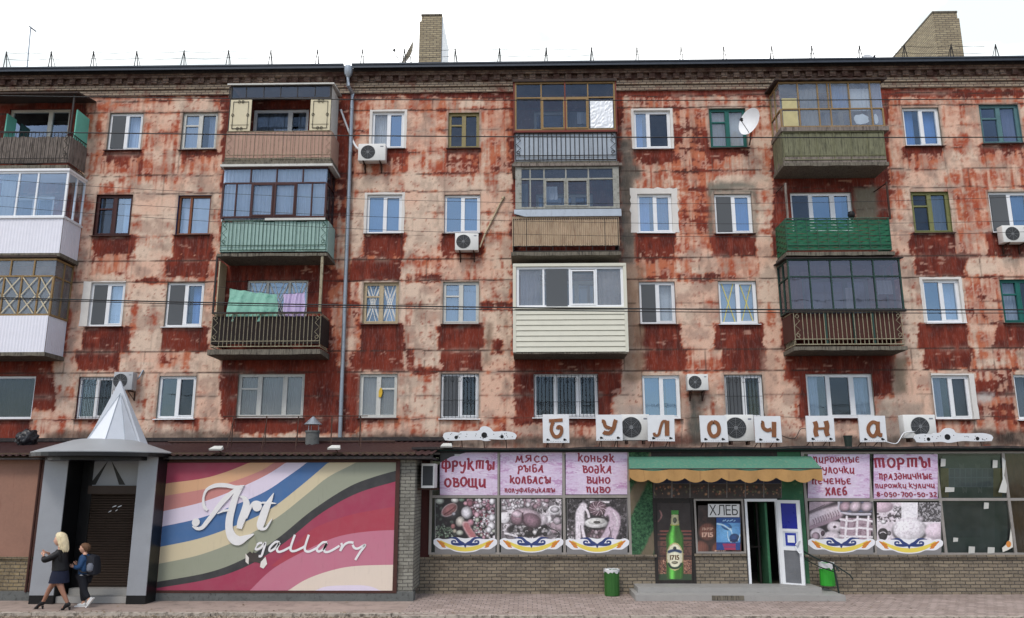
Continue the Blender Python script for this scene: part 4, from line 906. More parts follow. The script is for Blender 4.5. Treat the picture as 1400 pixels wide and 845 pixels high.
for i in range(n):
    u0, u1 = B['a'] - .05 + (B['b'] - B['a'] + .1) * i / n, B['a'] - .05 + (B['b'] - B['a'] + .1) * (i + 1) / n; s0, s1 = (.1 if i < 1 else 0), 0
    m.hexa([(u0, YB - .1, Z(297) + s0), (u1, YB - .1, Z(297) + s1), (u1, YB + .0, Z(297) + s1), (u0, YB, Z(297) + s0), (u0, YB - .07, Z(287)), (u1, YB - .07, Z(287)), (u1, YB + .0, Z(287)), (u0, YB, Z(287))])
m.build('flashing', GREYBL, B['o']); m = MB(); m.box(B['a'] - .12, B['b'] + .12, YB - .12, 0, Z(228.5), Z(225)); m.build('canopy', GREYW, B['o'])
for x in (B['a'] + .09, B['b'] - .09): m = MB(); m.box(x - .1, x + .1, YB - .05, YB - .036, Z(286), Z(229)); m.build('corner_board', GREYF, B['o'])
B = mk(704, 855.5, 480, 4, 'balcony closed with white plastic windows above cream siding', 390); Z = B['Z']
parapet(B, Z(481.5), Z(423), SIDING, 'siding', YB - .06); B['a'], B['b'] = PX(706, 390, YB), PX(852, 390, YB)
glazing(B, Z(421), Z(365), (706, 743, 779, 815, 852), PVC, GL['milk'], .08, sash=(2,)); bcurtain(B, 712, 738, Z(420), Z(368), 'lilac', YB + .3, 2); bcurtain(B, 818, 848, Z(420), Z(368), 'pink', YB + .3, 5)
m = MB(); m.box(B['a'] - .09, B['b'] + .06, YB - .1, 0, Z(365), Z(361)); m.box(B['a'] - .06, B['b'] + .06, YB - .12, 0, Z(423), Z(420.8))
for x in (B['a'] - .06, B['b'] + .05): m.box(x - .05, x + .05, YB - .09, YB, Z(482), Z(361))
m.build('trim_board', SIDING, B['o']); m = MB(); m.box(PX(744, 390, YB) + .06, PX(777, 390, YB) - .03, YB - .05, YB - .045, Z(419), Z(368)); m.build('insect_screen', SCREEN_T, B['o'])

# right stack
B = mk(1072, 1212, 223, 5, 'balcony of mossy green planks under patched wooden glazing', 145); Z = B['Z']
parapet(B, Z(221), Z(181), MOSSY, 'plank', YB, pitch=.17); parapet(B, Z(224), Z(215), GREYW, 'board', YB - .02, pitch=3, name='kickboard'); railing(B, Z(219), Z(181), mat('mossy_iron', (112, 112, 84), .8, var=.2), .52, .01, False, y=YB - .05)
B['a'], B['b'] = PX(1066, 145, YB), PX(1207, 145, YB)
glazing(B, Z(174), Z(112), (1066, 1092, 1119, 1135, 1161, 1191, 1207), WOODF, GL['milk'], .045, tr=Z(149), tops=(1092, 1119, 1133, 1137, 1162, 1191))
m = MB(); m.box(B['a'] - .04, B['b'] + .08, YB - .08, 0, Z(180), Z(174.5)); m.build('trim_board', GREYW, B['o']); canopy(B, 106.5, WAVY, .14, .05, .1, True, .16)
for i, (c0, c1, q0, q1, cc) in enumerate(((1094, 1117, 173, 120, 'grey'), (1163, 1190, 150, 120, 'white'), (1137, 1160, 148, 116, 'blue'), (1193, 1206, 173, 114, 'lilac'))): bcurtain(B, c0, c1, Z(q0), Z(q1), cc, YB + .1, i)
m = MB()
for q0, q1 in ((148, 134), (172, 151.5)): m.box(PX(1068, 145, YB) + .03, PX(1091, 145, YB) - .03, YB - .012, YB - .002, Z(q0), Z(q1))
m.build('yellow_board', mat('yellowed_board', (184, 174, 130), .8, var=.15), B['o'])
m = MB()
for c0, c1 in ((1166, 1190), (1195, 1202)):
    a, b = PX(c0, 165, YB), PX(c1, 165, YB); k = [rnd.uniform(.8, 1) for _ in range(14)]; m.prism([((a + b) / 2 + (b - a) / 2 * math.cos(i * .4488) * k[i], Z(163) + .2 * math.sin(i * .4488) * k[i]) for i in range(14)], YB + .02, YB + .03)
m.build('foil_patch', FOIL, B['o'])
B = mk(1076, 1220, 345, 5, 'open balcony screened with woven green plastic strips', 300); Z = B['Z']
parapet(B, Z(342), Z(300), MESHG, 'weave', YB); railing(B, Z(342), Z(299), GREENIRON, .3, .012, False, y=YB - .03)
post(B, PX(1074, 260, YB), YB, Z(300), Z(250), GREYW, .03); post(B, PX(1213, 260, YB), YB, Z(300), Z(249), RUST, .025)
m = MB()
for x in (PX(1074, 250, YB), PX(1213, 250, YB)): m.tube([(x, YB, Z(250)), (x, 0, Z(250) + .05)], .02, 5)
m.build('brace', RUST, B['o']); m = MB(); a = P(1164, 294, -.6); m.lathe((a.x, a.y, a.z - .12), [(.02, -.3), (.03, -.02), (.1, .05), (.12, .13), (.09, .22), (.03, .25)], 10); m.build('hanging_pot', BLACK, B['o'], True)
B = mk(1087, 1237, 474, 5, 'balcony with dark green glazing above beige railings and brown panels', 390); Z = B['Z']
railing(B, Z(471), Z(426), OLDIRON, .13, .012); parapet(B, Z(464), Z(428), BRPANEL, 'board', YB + .08, pitch=3)
for c in (1129, 1168, 1194): x = PX(c, 445, YB); m = MB(); m.box(x - .03, x + .03, YB - .02, YB + .05, Z(470), Z(427)); m.build('parapet_upright', DKGREENF, B['o'])
B['a'], B['b'] = PX(1078, 390, YB), PX(1233, 390, YB)
glazing(B, Z(424), Z(354), (1078, 1108, 1137, 1166, 1196, 1233), DKGREENF, GL['lav'], .045, tr=Z(378)); canopy(B, 351.5, BITUM, .1, .03, .06)
m = MB(); m.box(B['a'] - .03, B['b'] + .03, YB - .07, YB + .04, Z(426.5), Z(423)); m.build('handrail', BLKIRON, B['o'])
bcurtain(B, 1155, 1167, Z(423), Z(392), 'white', YB + .15, 2); bcurtain(B, 1199, 1219, Z(401), Z(382), 'white', YB + .15, 3)
# ---------------------------------------------------------------- ground
YS, YG, YP = -3.7, -4.95, -5.55
PAVE = brick('pink_paving_blocks', (172, 154, 146), (146, 128, 120), (104, 92, 86), .22, .2, floor=True, dirt=(130, 116, 108), damt=.4, msize=.012, scalevar=.5)
ASPH = mat('worn_pavement', (152, 136, 126), .95, var=.16, vs=1.1, dirt=(120, 108, 100), damt=.42, bump=.4)
ROADM = mat('road_asphalt', (104, 100, 98), .95, var=.2, vs=1.5, dirt=(96, 90, 84), damt=.35, bump=.6)
SOIL = mat('gritty_verge', (128, 112, 96), 1, var=.4, vs=5, dirt=(70, 60, 50), damt=.5, bump=1.0, bs=60)
KERBM = mat('kerb_concrete', (172, 162, 150), .95, var=.2, dirt=(92, 84, 76), damt=.45, bump=.5)
def sheet(name, x0, x1, y0, y1, z, m, kind='structure'):
    s_ = MB(); s_.face((x0, y0, z), (x1, y0, z), (x1, y1, z), (x0, y1, z)); return s_.build(name, m, None, kind=kind)
sheet('ground', -400, 400, -500, 500, -.2, SOIL); sheet('road', -400, 400, -34, -7.9, -.15, ROADM)
XM = PX(560, 820, -5.6)
sheet('pavement', -60, XM, -6.72, 0, 0, ASPH); sheet('paved_walk', XM, 60, -7.0, 0, .004, PAVE)
sheet('verge', -60, 60, -7.9, -6.6, -.06, SOIL)
m = MB(); x = -40
while x < XM - .05: m.box(x, x + .985, -6.86 + rnd.uniform(-.008, .008), -6.72, -.2, .008 + rnd.uniform(-.008, .008)); x += 1
m.build('kerb', KERBM, kind='structure')
m = MB(); x = XM
while x < 40: m.box(x, x + .985, -7.12 + rnd.uniform(-.01, .01), -7.0, -.2, .006 + rnd.uniform(-.006, .006)); x += 1
m.build('kerb_edge', KERBM, kind='structure')
LEAF = NT('dry_leaf'); n_ = LEAF.n('ShaderNodeObjectInfo'); g_ = LEAF.noise(LEAF.pos(), 14, 2); LEAF.pbsdf(LEAF.mix(LEAF.ramp(g_, .35, .65), lin(70, 52, 36), lin(150, 128, 92)), .9); LEAF = LEAF.m
m = MB()
for i in range(1500):
    u = rnd.random()
    if u < .6: x, y, z = rnd.uniform(-17, 17), -6.86 - abs(rnd.gauss(0, .22)), -.045
    elif u < .8: x, y, z = rnd.uniform(-17, 2), rnd.uniform(-6.9, -6.5), .016
    else: x, y, z = rnd.uniform(-17, 17), -rnd.uniform(3.8, 7.0), .012
    s_ = rnd.uniform(.012, .04); a = rnd.uniform(0, 6.28); c_, n_ = math.cos(a) * s_, math.sin(a) * s_; q = rnd.uniform(.0, .015)
    m.face((x - c_, y - n_, z), (x + n_ * .5, y - c_ * .5, z + q), (x + c_, y + n_, z + .003), (x - n_ * .5, y + c_ * .5, z + q * .5))
m.build('leaf_litter', LEAF, kind='stuff')
m = MB()
for i in range(900):
    x, y = rnd.uniform(-17, 17), -6.9 - abs(rnd.gauss(0, .2)); s_ = rnd.uniform(.012, .05); z = -.06; v = [(x + s_ * rnd.uniform(.6, 1) * math.cos(k * 1.257), y + s_ * rnd.uniform(.6, 1) * math.sin(k * 1.257), z) for k in range(5)]
    tp = (x, y, z + s_ * rnd.uniform(.5, .9)); m.mesh(v + [tp], [(k, (k + 1) % 5, 5) for k in range(5)])
m.build('verge_rubble', mat('rubble', (150, 136, 120), .95, var=.4, vs=20), kind='stuff')

# ---------------------------------------------------------------- pictures printed or painted flat
class Pic(MB):
    """flat picture drawn in the photograph's pixels on the plane y; every shape lies 1.5 mm over the last"""
    def __init__(s, y, step=.0015): super().__init__(); s.y = y; s.st = step
    def up(s): s.y -= s.st
    def poly(s, pts, c):
        s.up(); s.col = lin(*c); s.face(*[(q.x, s.y, q.z) for q in (P(a, b, s.y) for a, b in pts)])
    def rect(s, x0, x1, y0, y1, c): s.poly([(x0, y1), (x1, y1), (x1, y0), (x0, y0)], c)
    def ell(s, x, y, rx, ry, c, n=16, a0=0., rot=0.):
        cs, sn = math.cos(rot), math.sin(rot); s.poly([(x + rx * math.cos(a0 + i * 6.2832 / n) * cs - ry * math.sin(a0 + i * 6.2832 / n) * sn, y + rx * math.cos(a0 + i * 6.2832 / n) * sn + ry * math.sin(a0 + i * 6.2832 / n) * cs) for i in range(n)], c)
    def rib(s, pts, wd, c, k=6, thick=0., up=True):
        if up: s.up()
        s.col = lin(*c); wl = wd if isinstance(wd, (list, tuple)) else [wd] * len(pts)
        q = cr([(a, b, w_) for (a, b), w_ in zip(pts, wl)], k); W3 = [P(a, b, s.y) for a, b, _ in q]; sc_ = abs(P(1, 0, s.y).x - P(0, 0, s.y).x)
        s.ribbon([(v.x, v.z) for v in W3], [max(.3, w_) * sc_ for _, _, w_ in q], s.y, thick)
    def brush(s, t, x0, x1, yb, h, c, **k):
        s.up(); s.col = lin(*c); a, b = P(x0, yb, s.y), P(x1, yb, s.y); brush(s, t, a.x, b.x, a.z, P(x0, yb - h, s.y).z - a.z, s.y, **k); s.y -= .004
    def text(s, t, x0, x1, yb, h, c, **k):
        s.up(); s.col = lin(*c); a, b = P(x0, yb, s.y), P(x1, yb, s.y); write(s, t, a.x, b.x, a.z, P(x0, yb - h, s.y).z - a.z, s.y, **k)

class Img:
    """a printed photograph put together from shaded patches, later laid out as fine coloured squares"""
    def __init__(s, ox, oy, sc, x0, x1, y0, y1, bg, res=1.35, seed=1):
        s.box = (x0, x1, y0, y1); s.nx, s.ny = int((x1 - x0) * res), int((y1 - y0) * res)
        gx, gy = np.meshgrid(x0 + (np.arange(s.nx) + .5) / res, y0 + (np.arange(s.ny) + .5) / res); s.X, s.Y = (gx - ox) * sc, (gy - oy) * sc; s.r = np.random.RandomState(seed); s.sd = seed
        s.a = np.ones((s.ny, s.nx, 3)) * np.array(bg, float); s.u = sc
    grey = 0.
    def put(s, m, c): s.a = s.a * (1 - m[..., None]) + np.asarray(c, float) * m[..., None]
    def noise(s, sc_, k): return fbm(s.X / s.u, s.Y / s.u, 1 / sc_, s.sd * 17 + k, 4)
    def ell(s, x, y, rx, ry, c, rot=0., shade=.6, soft=.12, hl=.25):
        cs, sn = math.cos(rot), math.sin(rot); dx, dy = s.X - x, s.Y - y; u, v = (dx * cs + dy * sn) / rx, (-dx * sn + dy * cs) / ry; d = np.sqrt(u * u + v * v); m = 1 - sstep(1 - soft, 1 + soft, d)
        l_ = np.clip(1.05 - shade * np.clip(d, 0, 1) ** 2.2 + hl * (-(u + v)) * .5, .1, 1.4); s.put(m, np.clip(np.array(c, float) * l_[..., None], 0, 255))
    def line(s, pts, w_, c, soft=.4):
        q = cr(pts, 5); dm = np.full(s.X.shape, 1e9)
        for (a, b), (e, f) in zip(q, q[1:]):
            L2 = (e - a) ** 2 + (f - b) ** 2 + 1e-9; t_ = np.clip(((s.X - a) * (e - a) + (s.Y - b) * (f - b)) / L2, 0, 1); dm = np.minimum(dm, np.hypot(s.X - a - t_ * (e - a), s.Y - b - t_ * (f - b)))
        s.put(1 - sstep(w_ / 2 * (1 - soft), w_ / 2 * (1 + soft), dm), c)
    def rect(s, x0, x1, y0, y1, c): s.put(((s.X > x0) & (s.X < x1) & (s.Y > y0) & (s.Y < y1)) * 1., c)
    def balls(s, n, x0, x1, y0, y1, r0, r1, pal, **k):
        for i in range(n): r_ = s.r.uniform(r0, r1); s.ell(s.r.uniform(x0, x1), s.r.uniform(y0, y1), r_, r_ * s.r.uniform(.75, 1), np.array(pal[s.r.randint(len(pal))]) * s.r.uniform(.85, 1.05), s.r.uniform(0, 3), **k)
    def grain(s, k=14, sc_=1.2): s.a = np.clip(s.a * (1 + (s.noise(sc_ * 1.6, 5)[..., None] - .5) * k / 45) + s.r.normal(0, k * .16, s.a.shape[:2])[..., None], 4, 245)
    def lay(s, p):
        x0, x1, y0, y1 = s.box; p.up(); A, B, C_ = P(x0, y0, p.y), P(x1, y0, p.y), P(x0, y1, p.y); D = P(x1, y1, p.y); i0 = len(p.v)
        for j in range(s.ny + 1):
            v = j / s.ny
            for i in range(s.nx + 1): u = i / s.nx; q = (A * (1 - u) + B * u) * (1 - v) + (C_ * (1 - u) + D * u) * v; p.v.append((q.x, p.y, q.z))
        s.a = s.a * (1 - s.grey) + s.a.mean(-1, keepdims=True) * np.array((1.01, .985, 1.0)) * s.grey; c = s.a / 255; c = np.where(c <= .04, c / 12.92, ((c + .055) / 1.055) ** 2.4)
        for j in range(s.ny):
            for i in range(s.nx): k = i0 + j * (s.nx + 1) + i; p.f.append((k + s.nx + 1, k + s.nx + 2, k + 1, k)); p.c.append(tuple(c[j, i])); p.mi.append(0)
# ---------------------------------------------------------------- the grocery pavilion
SHOPB = brick('dark_shop_brick', (142, 128, 106), (112, 100, 84), (58, 52, 46), .25, .085, dirt=(76, 68, 58), damt=.36, msize=.013)
ALU = mat('grey_aluminium', (150, 144, 138), .5, .3, var=.15, dirt=(110, 100, 92), damt=.3, bump=.05)
GREENW = mat('green_painted_render', (56, 104, 74), .8, var=.25, vs=2, dirt=(96, 128, 92), damt=.35)
GREENT = mat('dark_green_trim', (38, 88, 80), .6, var=.2, dirt=(70, 84, 80), damt=.35)
STEPM = mat('grey_step_tile', (150, 148, 144), .6, var=.08, dirt=(112, 108, 102), damt=.3, bump=.1)
shop = thing('grocery_pavilion', 'low brick grocery annex with posters on its shop windows', 'shop', (PX(990, 812, YS), YS, 0))
ZL = PZ(700, 612, YS - .2); ZT = PZ(700, 617, YS); ZSIL = PZ(720, 762, YS)
XL, XR = PX(573, 700, YS), 22.
m = MB(); XB0, XB1, XB2, XB3, XB4 = PX(898, 770, YS), PX(949, 770, YS), PX(1021, 770, YS), PX(1066, 770, YS), PX(1100, 770, YS); ZW = PZ(985, 760, YS)
m.box(XL, XB0, YS, YS + .3, 0, ZSIL); m.box(XB1, XB2, YS, YS + .3, .0, ZW); m.box(XB4, XR, YS, YS + .3, 0, ZSIL); m.build('wall', SHOPB, shop)
m = MB(); m.box(XL + .3, XB0 - .002, YS - .07, YS + .2, ZSIL + .001, ZSIL + .07); m.box(XB4 + .002, XR, YS - .07, YS + .2, ZSIL + .001, ZSIL + .07); m.box(XB1 + .01, XB2 - .01, YS - .06, YS + .2, ZW + .001, ZW + .06); m.build('brick_sill', SHOPB, shop)
m = MB(); n = 60; e = [rnd.uniform(-.03, .02) for _ in range(n + 1)]; ed = [rnd.uniform(-.02, .03) for _ in range(n + 1)]
for i in range(n):
    a, b = XL - .2 + (XR - XL) * i / n, XL - .2 + (XR - XL) * (i + 1) / n
    m.hexa([(a, YS - .28 + e[i], ZL - .05 + ed[i] * .4), (b, YS - .28 + e[i + 1], ZL - .05 + ed[i + 1] * .4), (b, -.0, ZL + .0), (a, -.0, ZL + .0), (a, YS - .28 + e[i], ZL + ed[i]), (b, YS - .28 + e[i + 1], ZL + ed[i + 1]), (b, -.0, ZL + .1), (a, -.0, ZL + .1)])
m.build('roof', BITUM, shop)
m = MB(); m.box(XL - .15, XR, YS - .2, YS + .2, ZT + .02, ZL - .06); m.build('fascia', GREENT, shop)
m = MB(); m.box(XL - .1, XR, YS - .1, YS + .2, ZT - .03, ZT + .02); m.build('fascia_trim', BLACK, shop)
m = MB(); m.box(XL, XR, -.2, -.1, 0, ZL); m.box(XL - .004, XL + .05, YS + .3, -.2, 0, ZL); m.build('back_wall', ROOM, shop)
m = MB(); m.box(XL, XR, YS + .3, -.2, -.02, .16); m.build('shop_floor', CONC, shop)
ZTR, ZTOP = PZ(720, 679, YS), ZT - .03
def bay(px, ytr, tops=None):
    """glazed bay: mullions at pixels px, transom at ytr"""
    X = [PX(a, 690, YS) for a in px]; z0 = ZSIL + .07; m = MB(); y0, y1 = YS - .02, YS + .06
    for i, x in enumerate(X): m.box(x - .035, x + .035, y0, y1, z0, ZTOP)
    zt_ = PZ(px[0], ytr, YS)
    for a, b in zip(X, X[1:]): m.box(a + .035, b - .035, y0 + .004, y1, zt_ - .035, zt_ + .035); m.box(a + .035, b - .035, y0 + .004, y1, z0, z0 + .05); m.box(a + .035, b - .035, y0 + .004, y1, ZTOP - .05, ZTOP)
    o = m.build('window', ALU, shop); p_ = MB(); y = YS + .02
    for a, b in zip(X, X[1:]): p_.face((a, y, z0), (b, y, z0), (b, y, ZTOP), (a, y, ZTOP))
    p_.build('pane', GL['shop'], o); return o
bay((589, 681, 771, 860), 679); bay((1102, 1192, 1286, 1380, 1480), 683)
REDBOARD = mat('dark_red_board', (70, 34, 30), .8, var=.25)
m = MB(); m.box(XL, PX(588, 690, YS), YS + .03, YS + .1, ZSIL, ZTOP); m.build('side_board', REDBOARD, shop)
# mural wall pieces and door surround
mural = NT('mural_paint'); p_ = mural.pos(); sp = mural.n('ShaderNodeSeparateXYZ'); mural.l(p_, sp.inputs[0])
d_ = mural.math('ADD', mural.math('MULTIPLY', sp.outputs['X'], 1.5), mural.math('MULTIPLY', sp.outputs['Z'], -.8))
c_ = mural.mix(mural.ramp(mural.noise(p_, 16, 6, .7), .38, .62), lin(20, 52, 36), lin(70, 112, 76))
bn = mural.math('PINGPONG', mural.math('ADD', d_, mural.math('MULTIPLY', mural.noise(p_, 3, 3), .3)), .8)
c_ = mural.mix(mural.ramp(bn, .52, .62), c_, mural.mix(mural.noise(mural.pos((30, 30, 4)), 2), lin(130, 108, 96), lin(84, 88, 60)))
mural.pbsdf(c_, .8, bump=mural.noise(p_, 30, 4)); MURAL = mural.m
m = MB(); m.box(PX(861.5, 700, YS), PX(893, 700, YS), YS - .012, YS + .1, ZSIL + .07, ZTOP); m.build('mural_wall', MURAL, shop)
m = MB(); m.box(PX(1068, 700, YS), PX(1100, 700, YS), YS - .012, YS + .15, .16, ZTOP); m.build('green_wall', GREENW, shop)
ZD = PZ(1040, 684, YS); ZH = PZ(980, 682, YS)
m = MB(); m.box(PX(893, 700, YS), PX(1068, 700, YS), YS - .01, YS + .15, ZH + .001, ZTOP); m.build('header_board', BLKIRON, shop)
# doorway
xa, xb = PX(1021, 740, YS), PX(1066, 740, YS); ZF = .165
m = MB(); m.box(xa, xa + .06, YS - .02, YS + .08, ZF, ZH); m.box(xb - .05, xb, YS - .02, YS + .08, ZF, ZH); m.box(xa + .06, xb - .05, YS - .018, YS + .08, ZH - .07, ZH); fr = m.build('door_frame', PVC, shop)
m = MB(); m.box(xb - .3, xb - .24, YS + .12, YS + 1.2, ZF, ZH - .1); m.build('inner_wall', GREENW, shop)
m = MB(); m.box(xa + .45, xa + .5, YS + .6, YS + .66, ZF, ZH - .12); m.box(xa + .1, xa + .62, YS + .62, YS + .64, 1.1, 1.14); m.build('inner_door', BLKIRON, shop)
h = Vector((xb - .0, YS - .03, 0)); e = Vector((PX(1097, 740, YS - .35), YS - .35, 0)); dd = (e - h); Ld = dd.length; dd.normalize(); nn = Vector((-dd.y, dd.x, 0))
def leaf(mb, u0, u1, z0, z1, t0=-.03, t1=.03):
    q = [h + dd * u0 + nn * t0, h + dd * u1 + nn * t0, h + dd * u1 + nn * t1, h + dd * u0 + nn * t1]; mb.hexa([(a.x, a.y, z0) for a in q] + [(a.x, a.y, z1) for a in q])
ZA, ZB = ZF + .03, ZH - .03; m = MB(); f = .085
leaf(m, 0, f, ZA, ZB); leaf(m, Ld - f, Ld, ZA, ZB)
zmid = [ZA, ZA + .1, ZA + .88, ZA + .96, ZB - .72, ZB - .66, ZB - .08, ZB]
for z0, z1 in ((ZA, ZA + .1), (ZA + .9, ZA + .98), (ZB - .79, ZB - .72), (ZB - .08, ZB)): leaf(m, f, Ld - f, z0, z1, -.029, .029)
door = m.build('door', PVC, shop)
m = MB(); leaf(m, f, Ld - f, ZA + .1, ZA + .9, -.01, .01); m.build('lower_pane', mat('scuffed_grey_pane', (104, 106, 110), .35, var=.2, dirt=(150, 130, 104), damt=.3), door)
m = MB(); leaf(m, f, Ld - f, ZB - .72, ZB - .08, -.012, .012); m.build('blue_pane', mat('blue_film', (26, 36, 140), .3, var=.1), door)
m = MB(); leaf(m, f, Ld - f, ZA + .98, ZB - .79, -.011, .011); m.build('notice', mat('pale_notice', (200, 206, 214), .5, var=.1), door)
m = MB(); zz0 = (ZA + .98 + ZB - .79) / 2; leaf(m, f + .06, Ld - f - .06, zz0 - .16, zz0 + .16, -.014, -.011); leaf(m, f + .06, Ld - f - .06, zz0 - .16, zz0 + .16, .011, .014); m.build('notice_print', mat('notice_blue', (40, 56, 150), .5), door)
m = MB(); leaf(m, f + .12, Ld - f - .1, zz0 - .08, zz0 + .1, -.017, -.014); m.build('notice_blank', PVC, door)
q = [h + dd * (Ld - .04) + nn * t_ for t_ in (-.03, -.12)]; m = MB()
for k in (1, -1): m.tube([tuple(h + dd * (Ld - .05 - .1 * math.sin(i / 8 * 3.14)) + nn * k * .09 + Vector((0, 0, ZA + .84 + .32 * i / 8))) for i in range(9)], .018, 6); 
for z in (ZA + .84, ZA + 1.16): a = h + dd * (Ld - .05); m.tube([tuple(a - nn * .09 + Vector((0, 0, z))), tuple(a + nn * .09 + Vector((0, 0, z)))], .015, 5)
m.build('handle', PVC, door)
# shop window with barrels and the panel with the bottle
z0, z1 = ZW + .06, ZH; a, b = PX(950, 720, YS), PX(1018, 720, YS); m = MB(); y0, y1 = YS - .015, YS + .05
m.box(a, a + .05, y0, y1, z0, z1); m.box(b - .05, b, y0, y1, z0, z1); m.box(a + .05, b - .05, y0, y1, z0, z0 + .05); m.box(a + .05, b - .05, y0, y1, z1 - .05, z1); m.build('window', ALU, shop)
m = MB(); m.box(PX(894, 740, YS), PX(898.5, 740, YS), YS - .02, YS + .06, .16, ZH); m.box(PX(946, 740, YS), PX(949.5, 740, YS), YS - .02, YS + .06, .16, ZH); m.build('door_post', BLKIRON, shop)
# steps
m = MB(); y = YS; x0, x1 = PX(866, 805, -4.6), PX(1148, 805, -4.6)
m.box(x0, x1 - .35, YS - .9, YS - .001, .008, .158); 
st = thing('entrance_step', 'long low grey tiled step in front of the grocery doorway', 'step', ((x0 + x1) / 2, YS - .5, 0))
m2 = MB(); zs1 = .30
m = MB(); m.box(x0, x1, YS - 1.25, YS - .004, .006, .14); m.build('lower_tread', STEPM, st); m = MB(); m.box(x0 + .12, x1 - .4, YS - .8, YS - .006, .141, .26); m.build('upper_tread', STEPM, st)
m = MB(); m.box(PX(973, 812, -4.95), PX(1017, 812, -4.95), YS - 1.256, YS - 1.249, .02, .135); m.build('broken_tile_patch', CONC, st)
# awning
AWG = mat('green_awning_cloth', (70, 118, 98), .75, var=.12, vs=2, dirt=(104, 126, 104), damt=.42, streak=True, bump=.1); AWO = mat('ochre_awning_cloth', (170, 132, 82), .8, var=.12, vs=2, dirt=(140, 104, 66), damt=.35, streak=True, bump=.15)
ya = YS - 1.0; fl_, fr_ = PX(861, 645, ya), PX(1124, 645, ya); wl, wr = PX(859, 640, YS), PX(1108, 640, YS); zb_, zf = PZ(1000, 624, YS - .12), PZ(1000, 641, ya)
aw = thing('shop_awning', 'green awning with scalloped ochre valance over the grocery entrance', 'awning', ((fl_ + fr_) / 2, YS, zf))
m = MB(); n = 26
for i in range(n):
    u0, u1 = i / n, (i + 1) / n; s0, s1 = .05 * math.sin(u0 * 3.14 * 4) ** 2, .05 * math.sin(u1 * 3.14 * 4) ** 2
    A, B_ = (wl + (wr - wl) * u0, YS - .12, zb_), (wl + (wr - wl) * u1, YS - .12, zb_); C_, D_ = (fl_ + (fr_ - fl_) * u1, ya, zf - s1), (fl_ + (fr_ - fl_) * u0, ya, zf - s0); m.face(A, B_, C_, D_)
m.face((wl, YS - .12, zb_), (fl_, ya, zf), (wl, YS - .02, zf - .05)); m.face((wr, YS - .12, zb_), (fr_, ya, zf), (wr, YS - .02, zf - .05)); m.build('canopy', AWG, aw, True)
m = MB(); n = 120
def val(u): return .2 + .1 * abs(math.sin(u * math.pi * 10.5)) ** .6
for i in range(n):
    u0, u1 = i / n, (i + 1) / n; x0_, x1_ = fl_ + (fr_ - fl_) * u0, fl_ + (fr_ - fl_) * u1; s0, s1 = .05 * math.sin(u0 * 3.14 * 4) ** 2, .05 * math.sin(u1 * 3.14 * 4) ** 2; f0, f1 = .02 * math.sin(u0 * 60), .02 * math.sin(u1 * 60)
    m.face((x0_, ya + f0, zf - s0 - val(u0)), (x1_, ya + f1, zf - s1 - val(u1)), (x1_, ya, zf - s1), (x0_, ya, zf - s0))
for xe, we in ((fl_, wl), (fr_, wr)):
    k = 18
    for i in range(k):
        u0, u1 = i / k, (i + 1) / k; v = lambda u: .2 + .1 * abs(math.sin(u * math.pi * 3)) ** .6; m.face((xe + (we - xe) * u0, ya + (YS - ya) * u0, zf - v(u0)), (xe + (we - xe) * u1, ya + (YS - ya) * u1, zf - v(u1)), (xe + (we - xe) * u1, ya + (YS - ya) * u1, zf), (xe + (we - xe) * u0, ya + (YS - ya) * u0, zf))
m.build('valance', AWO, aw, True)
m = MB(); m.tube([(fl_, ya + .01, zf), (fr_, ya + .01, zf)], .018, 6)
for x in (fl_ + .1, (fl_ + fr_) / 2, fr_ - .1): m.tube([(x, ya + .02, zf), (x, YS, zf - .1)], .016, 5)
m.build('awning_frame', BLKIRON, aw)

# ---------------------------------------------------------------- posters on the shop windows
CRIM, LIL = (140, 18, 52), (214, 186, 214)
def poster(name, label, r, draw, cat='poster', y=None, group=None, m_=None):
    p = Pic(YS - .024 if y is None else y); p.st = .00025; draw(p, *r); return p.solo(name, m_ or PRINT, label, cat, group)
def cloudy(p, x0, x1, y0, y1, seed=1):
    m = Img(0, 0, 1, x0, x1, y0, y1, (212, 194, 218), seed=seed); n1 = fbm(m.X * .35, m.Y * 1.6, .16, seed, 5); n2 = fbm(m.X * .5, m.Y * 2.4, .4, seed + 9, 4); e = 1 - np.minimum(np.minimum(m.X - x0, x1 - m.X) / 22, 1)
    m.put(sstep(.42, .62, n1 - .1 * e), (222, 212, 228)); m.put(sstep(.52, .7, n1 * .5 + n2 * .5 + .1 * e) * .8, (176, 128, 174)); m.put(sstep(.6, .7, n2) * .5, (232, 222, 236)); m.grain(3); m.lay(p)
def words(lines, seed, corner=False):
    def d(p, x0, x1, y0, y1):
        cloudy(p, x0, x1, y0, y1, seed)
        if corner: p.poly([(x0, y0), (x0 + 38, y0), (x0 + 14, y0 + 7), (x0, y0 + 15)], (40, 44, 44)); p.rect(x0 + 20, x0 + 27, y0 + 3, y0 + 5.5, (200, 200, 200))
        for i, (t_, a, b, yb, h_) in enumerate(lines): p.brush(t_, a, b, yb, h_, CRIM, seed=seed + i)
    return d
PG_ = 'lettered posters on the grocery windows'
poster('lettered_poster', 'lilac poster reading fruit and vegetables, its top corner torn away', (601.5, 680, 618, 677), words([('фруктЫ', 604, 676, 642, 11.5), ('оВощи', 608, 664, 665, 11.5)], 3, True), group=PG_)
poster('lettered_poster', 'lilac poster whose four lines begin with meat and fish', (684, 768.5, 618, 677), words([('мЯсо', 704, 749, 631.5, 8.5), ('рЫБА', 708, 743, 645.5, 8.5), ('колБАсЫ', 697, 753, 661, 8.5), ('полуфАБрикАтЫ', 690, 759, 673, 5)], 13), group=PG_)
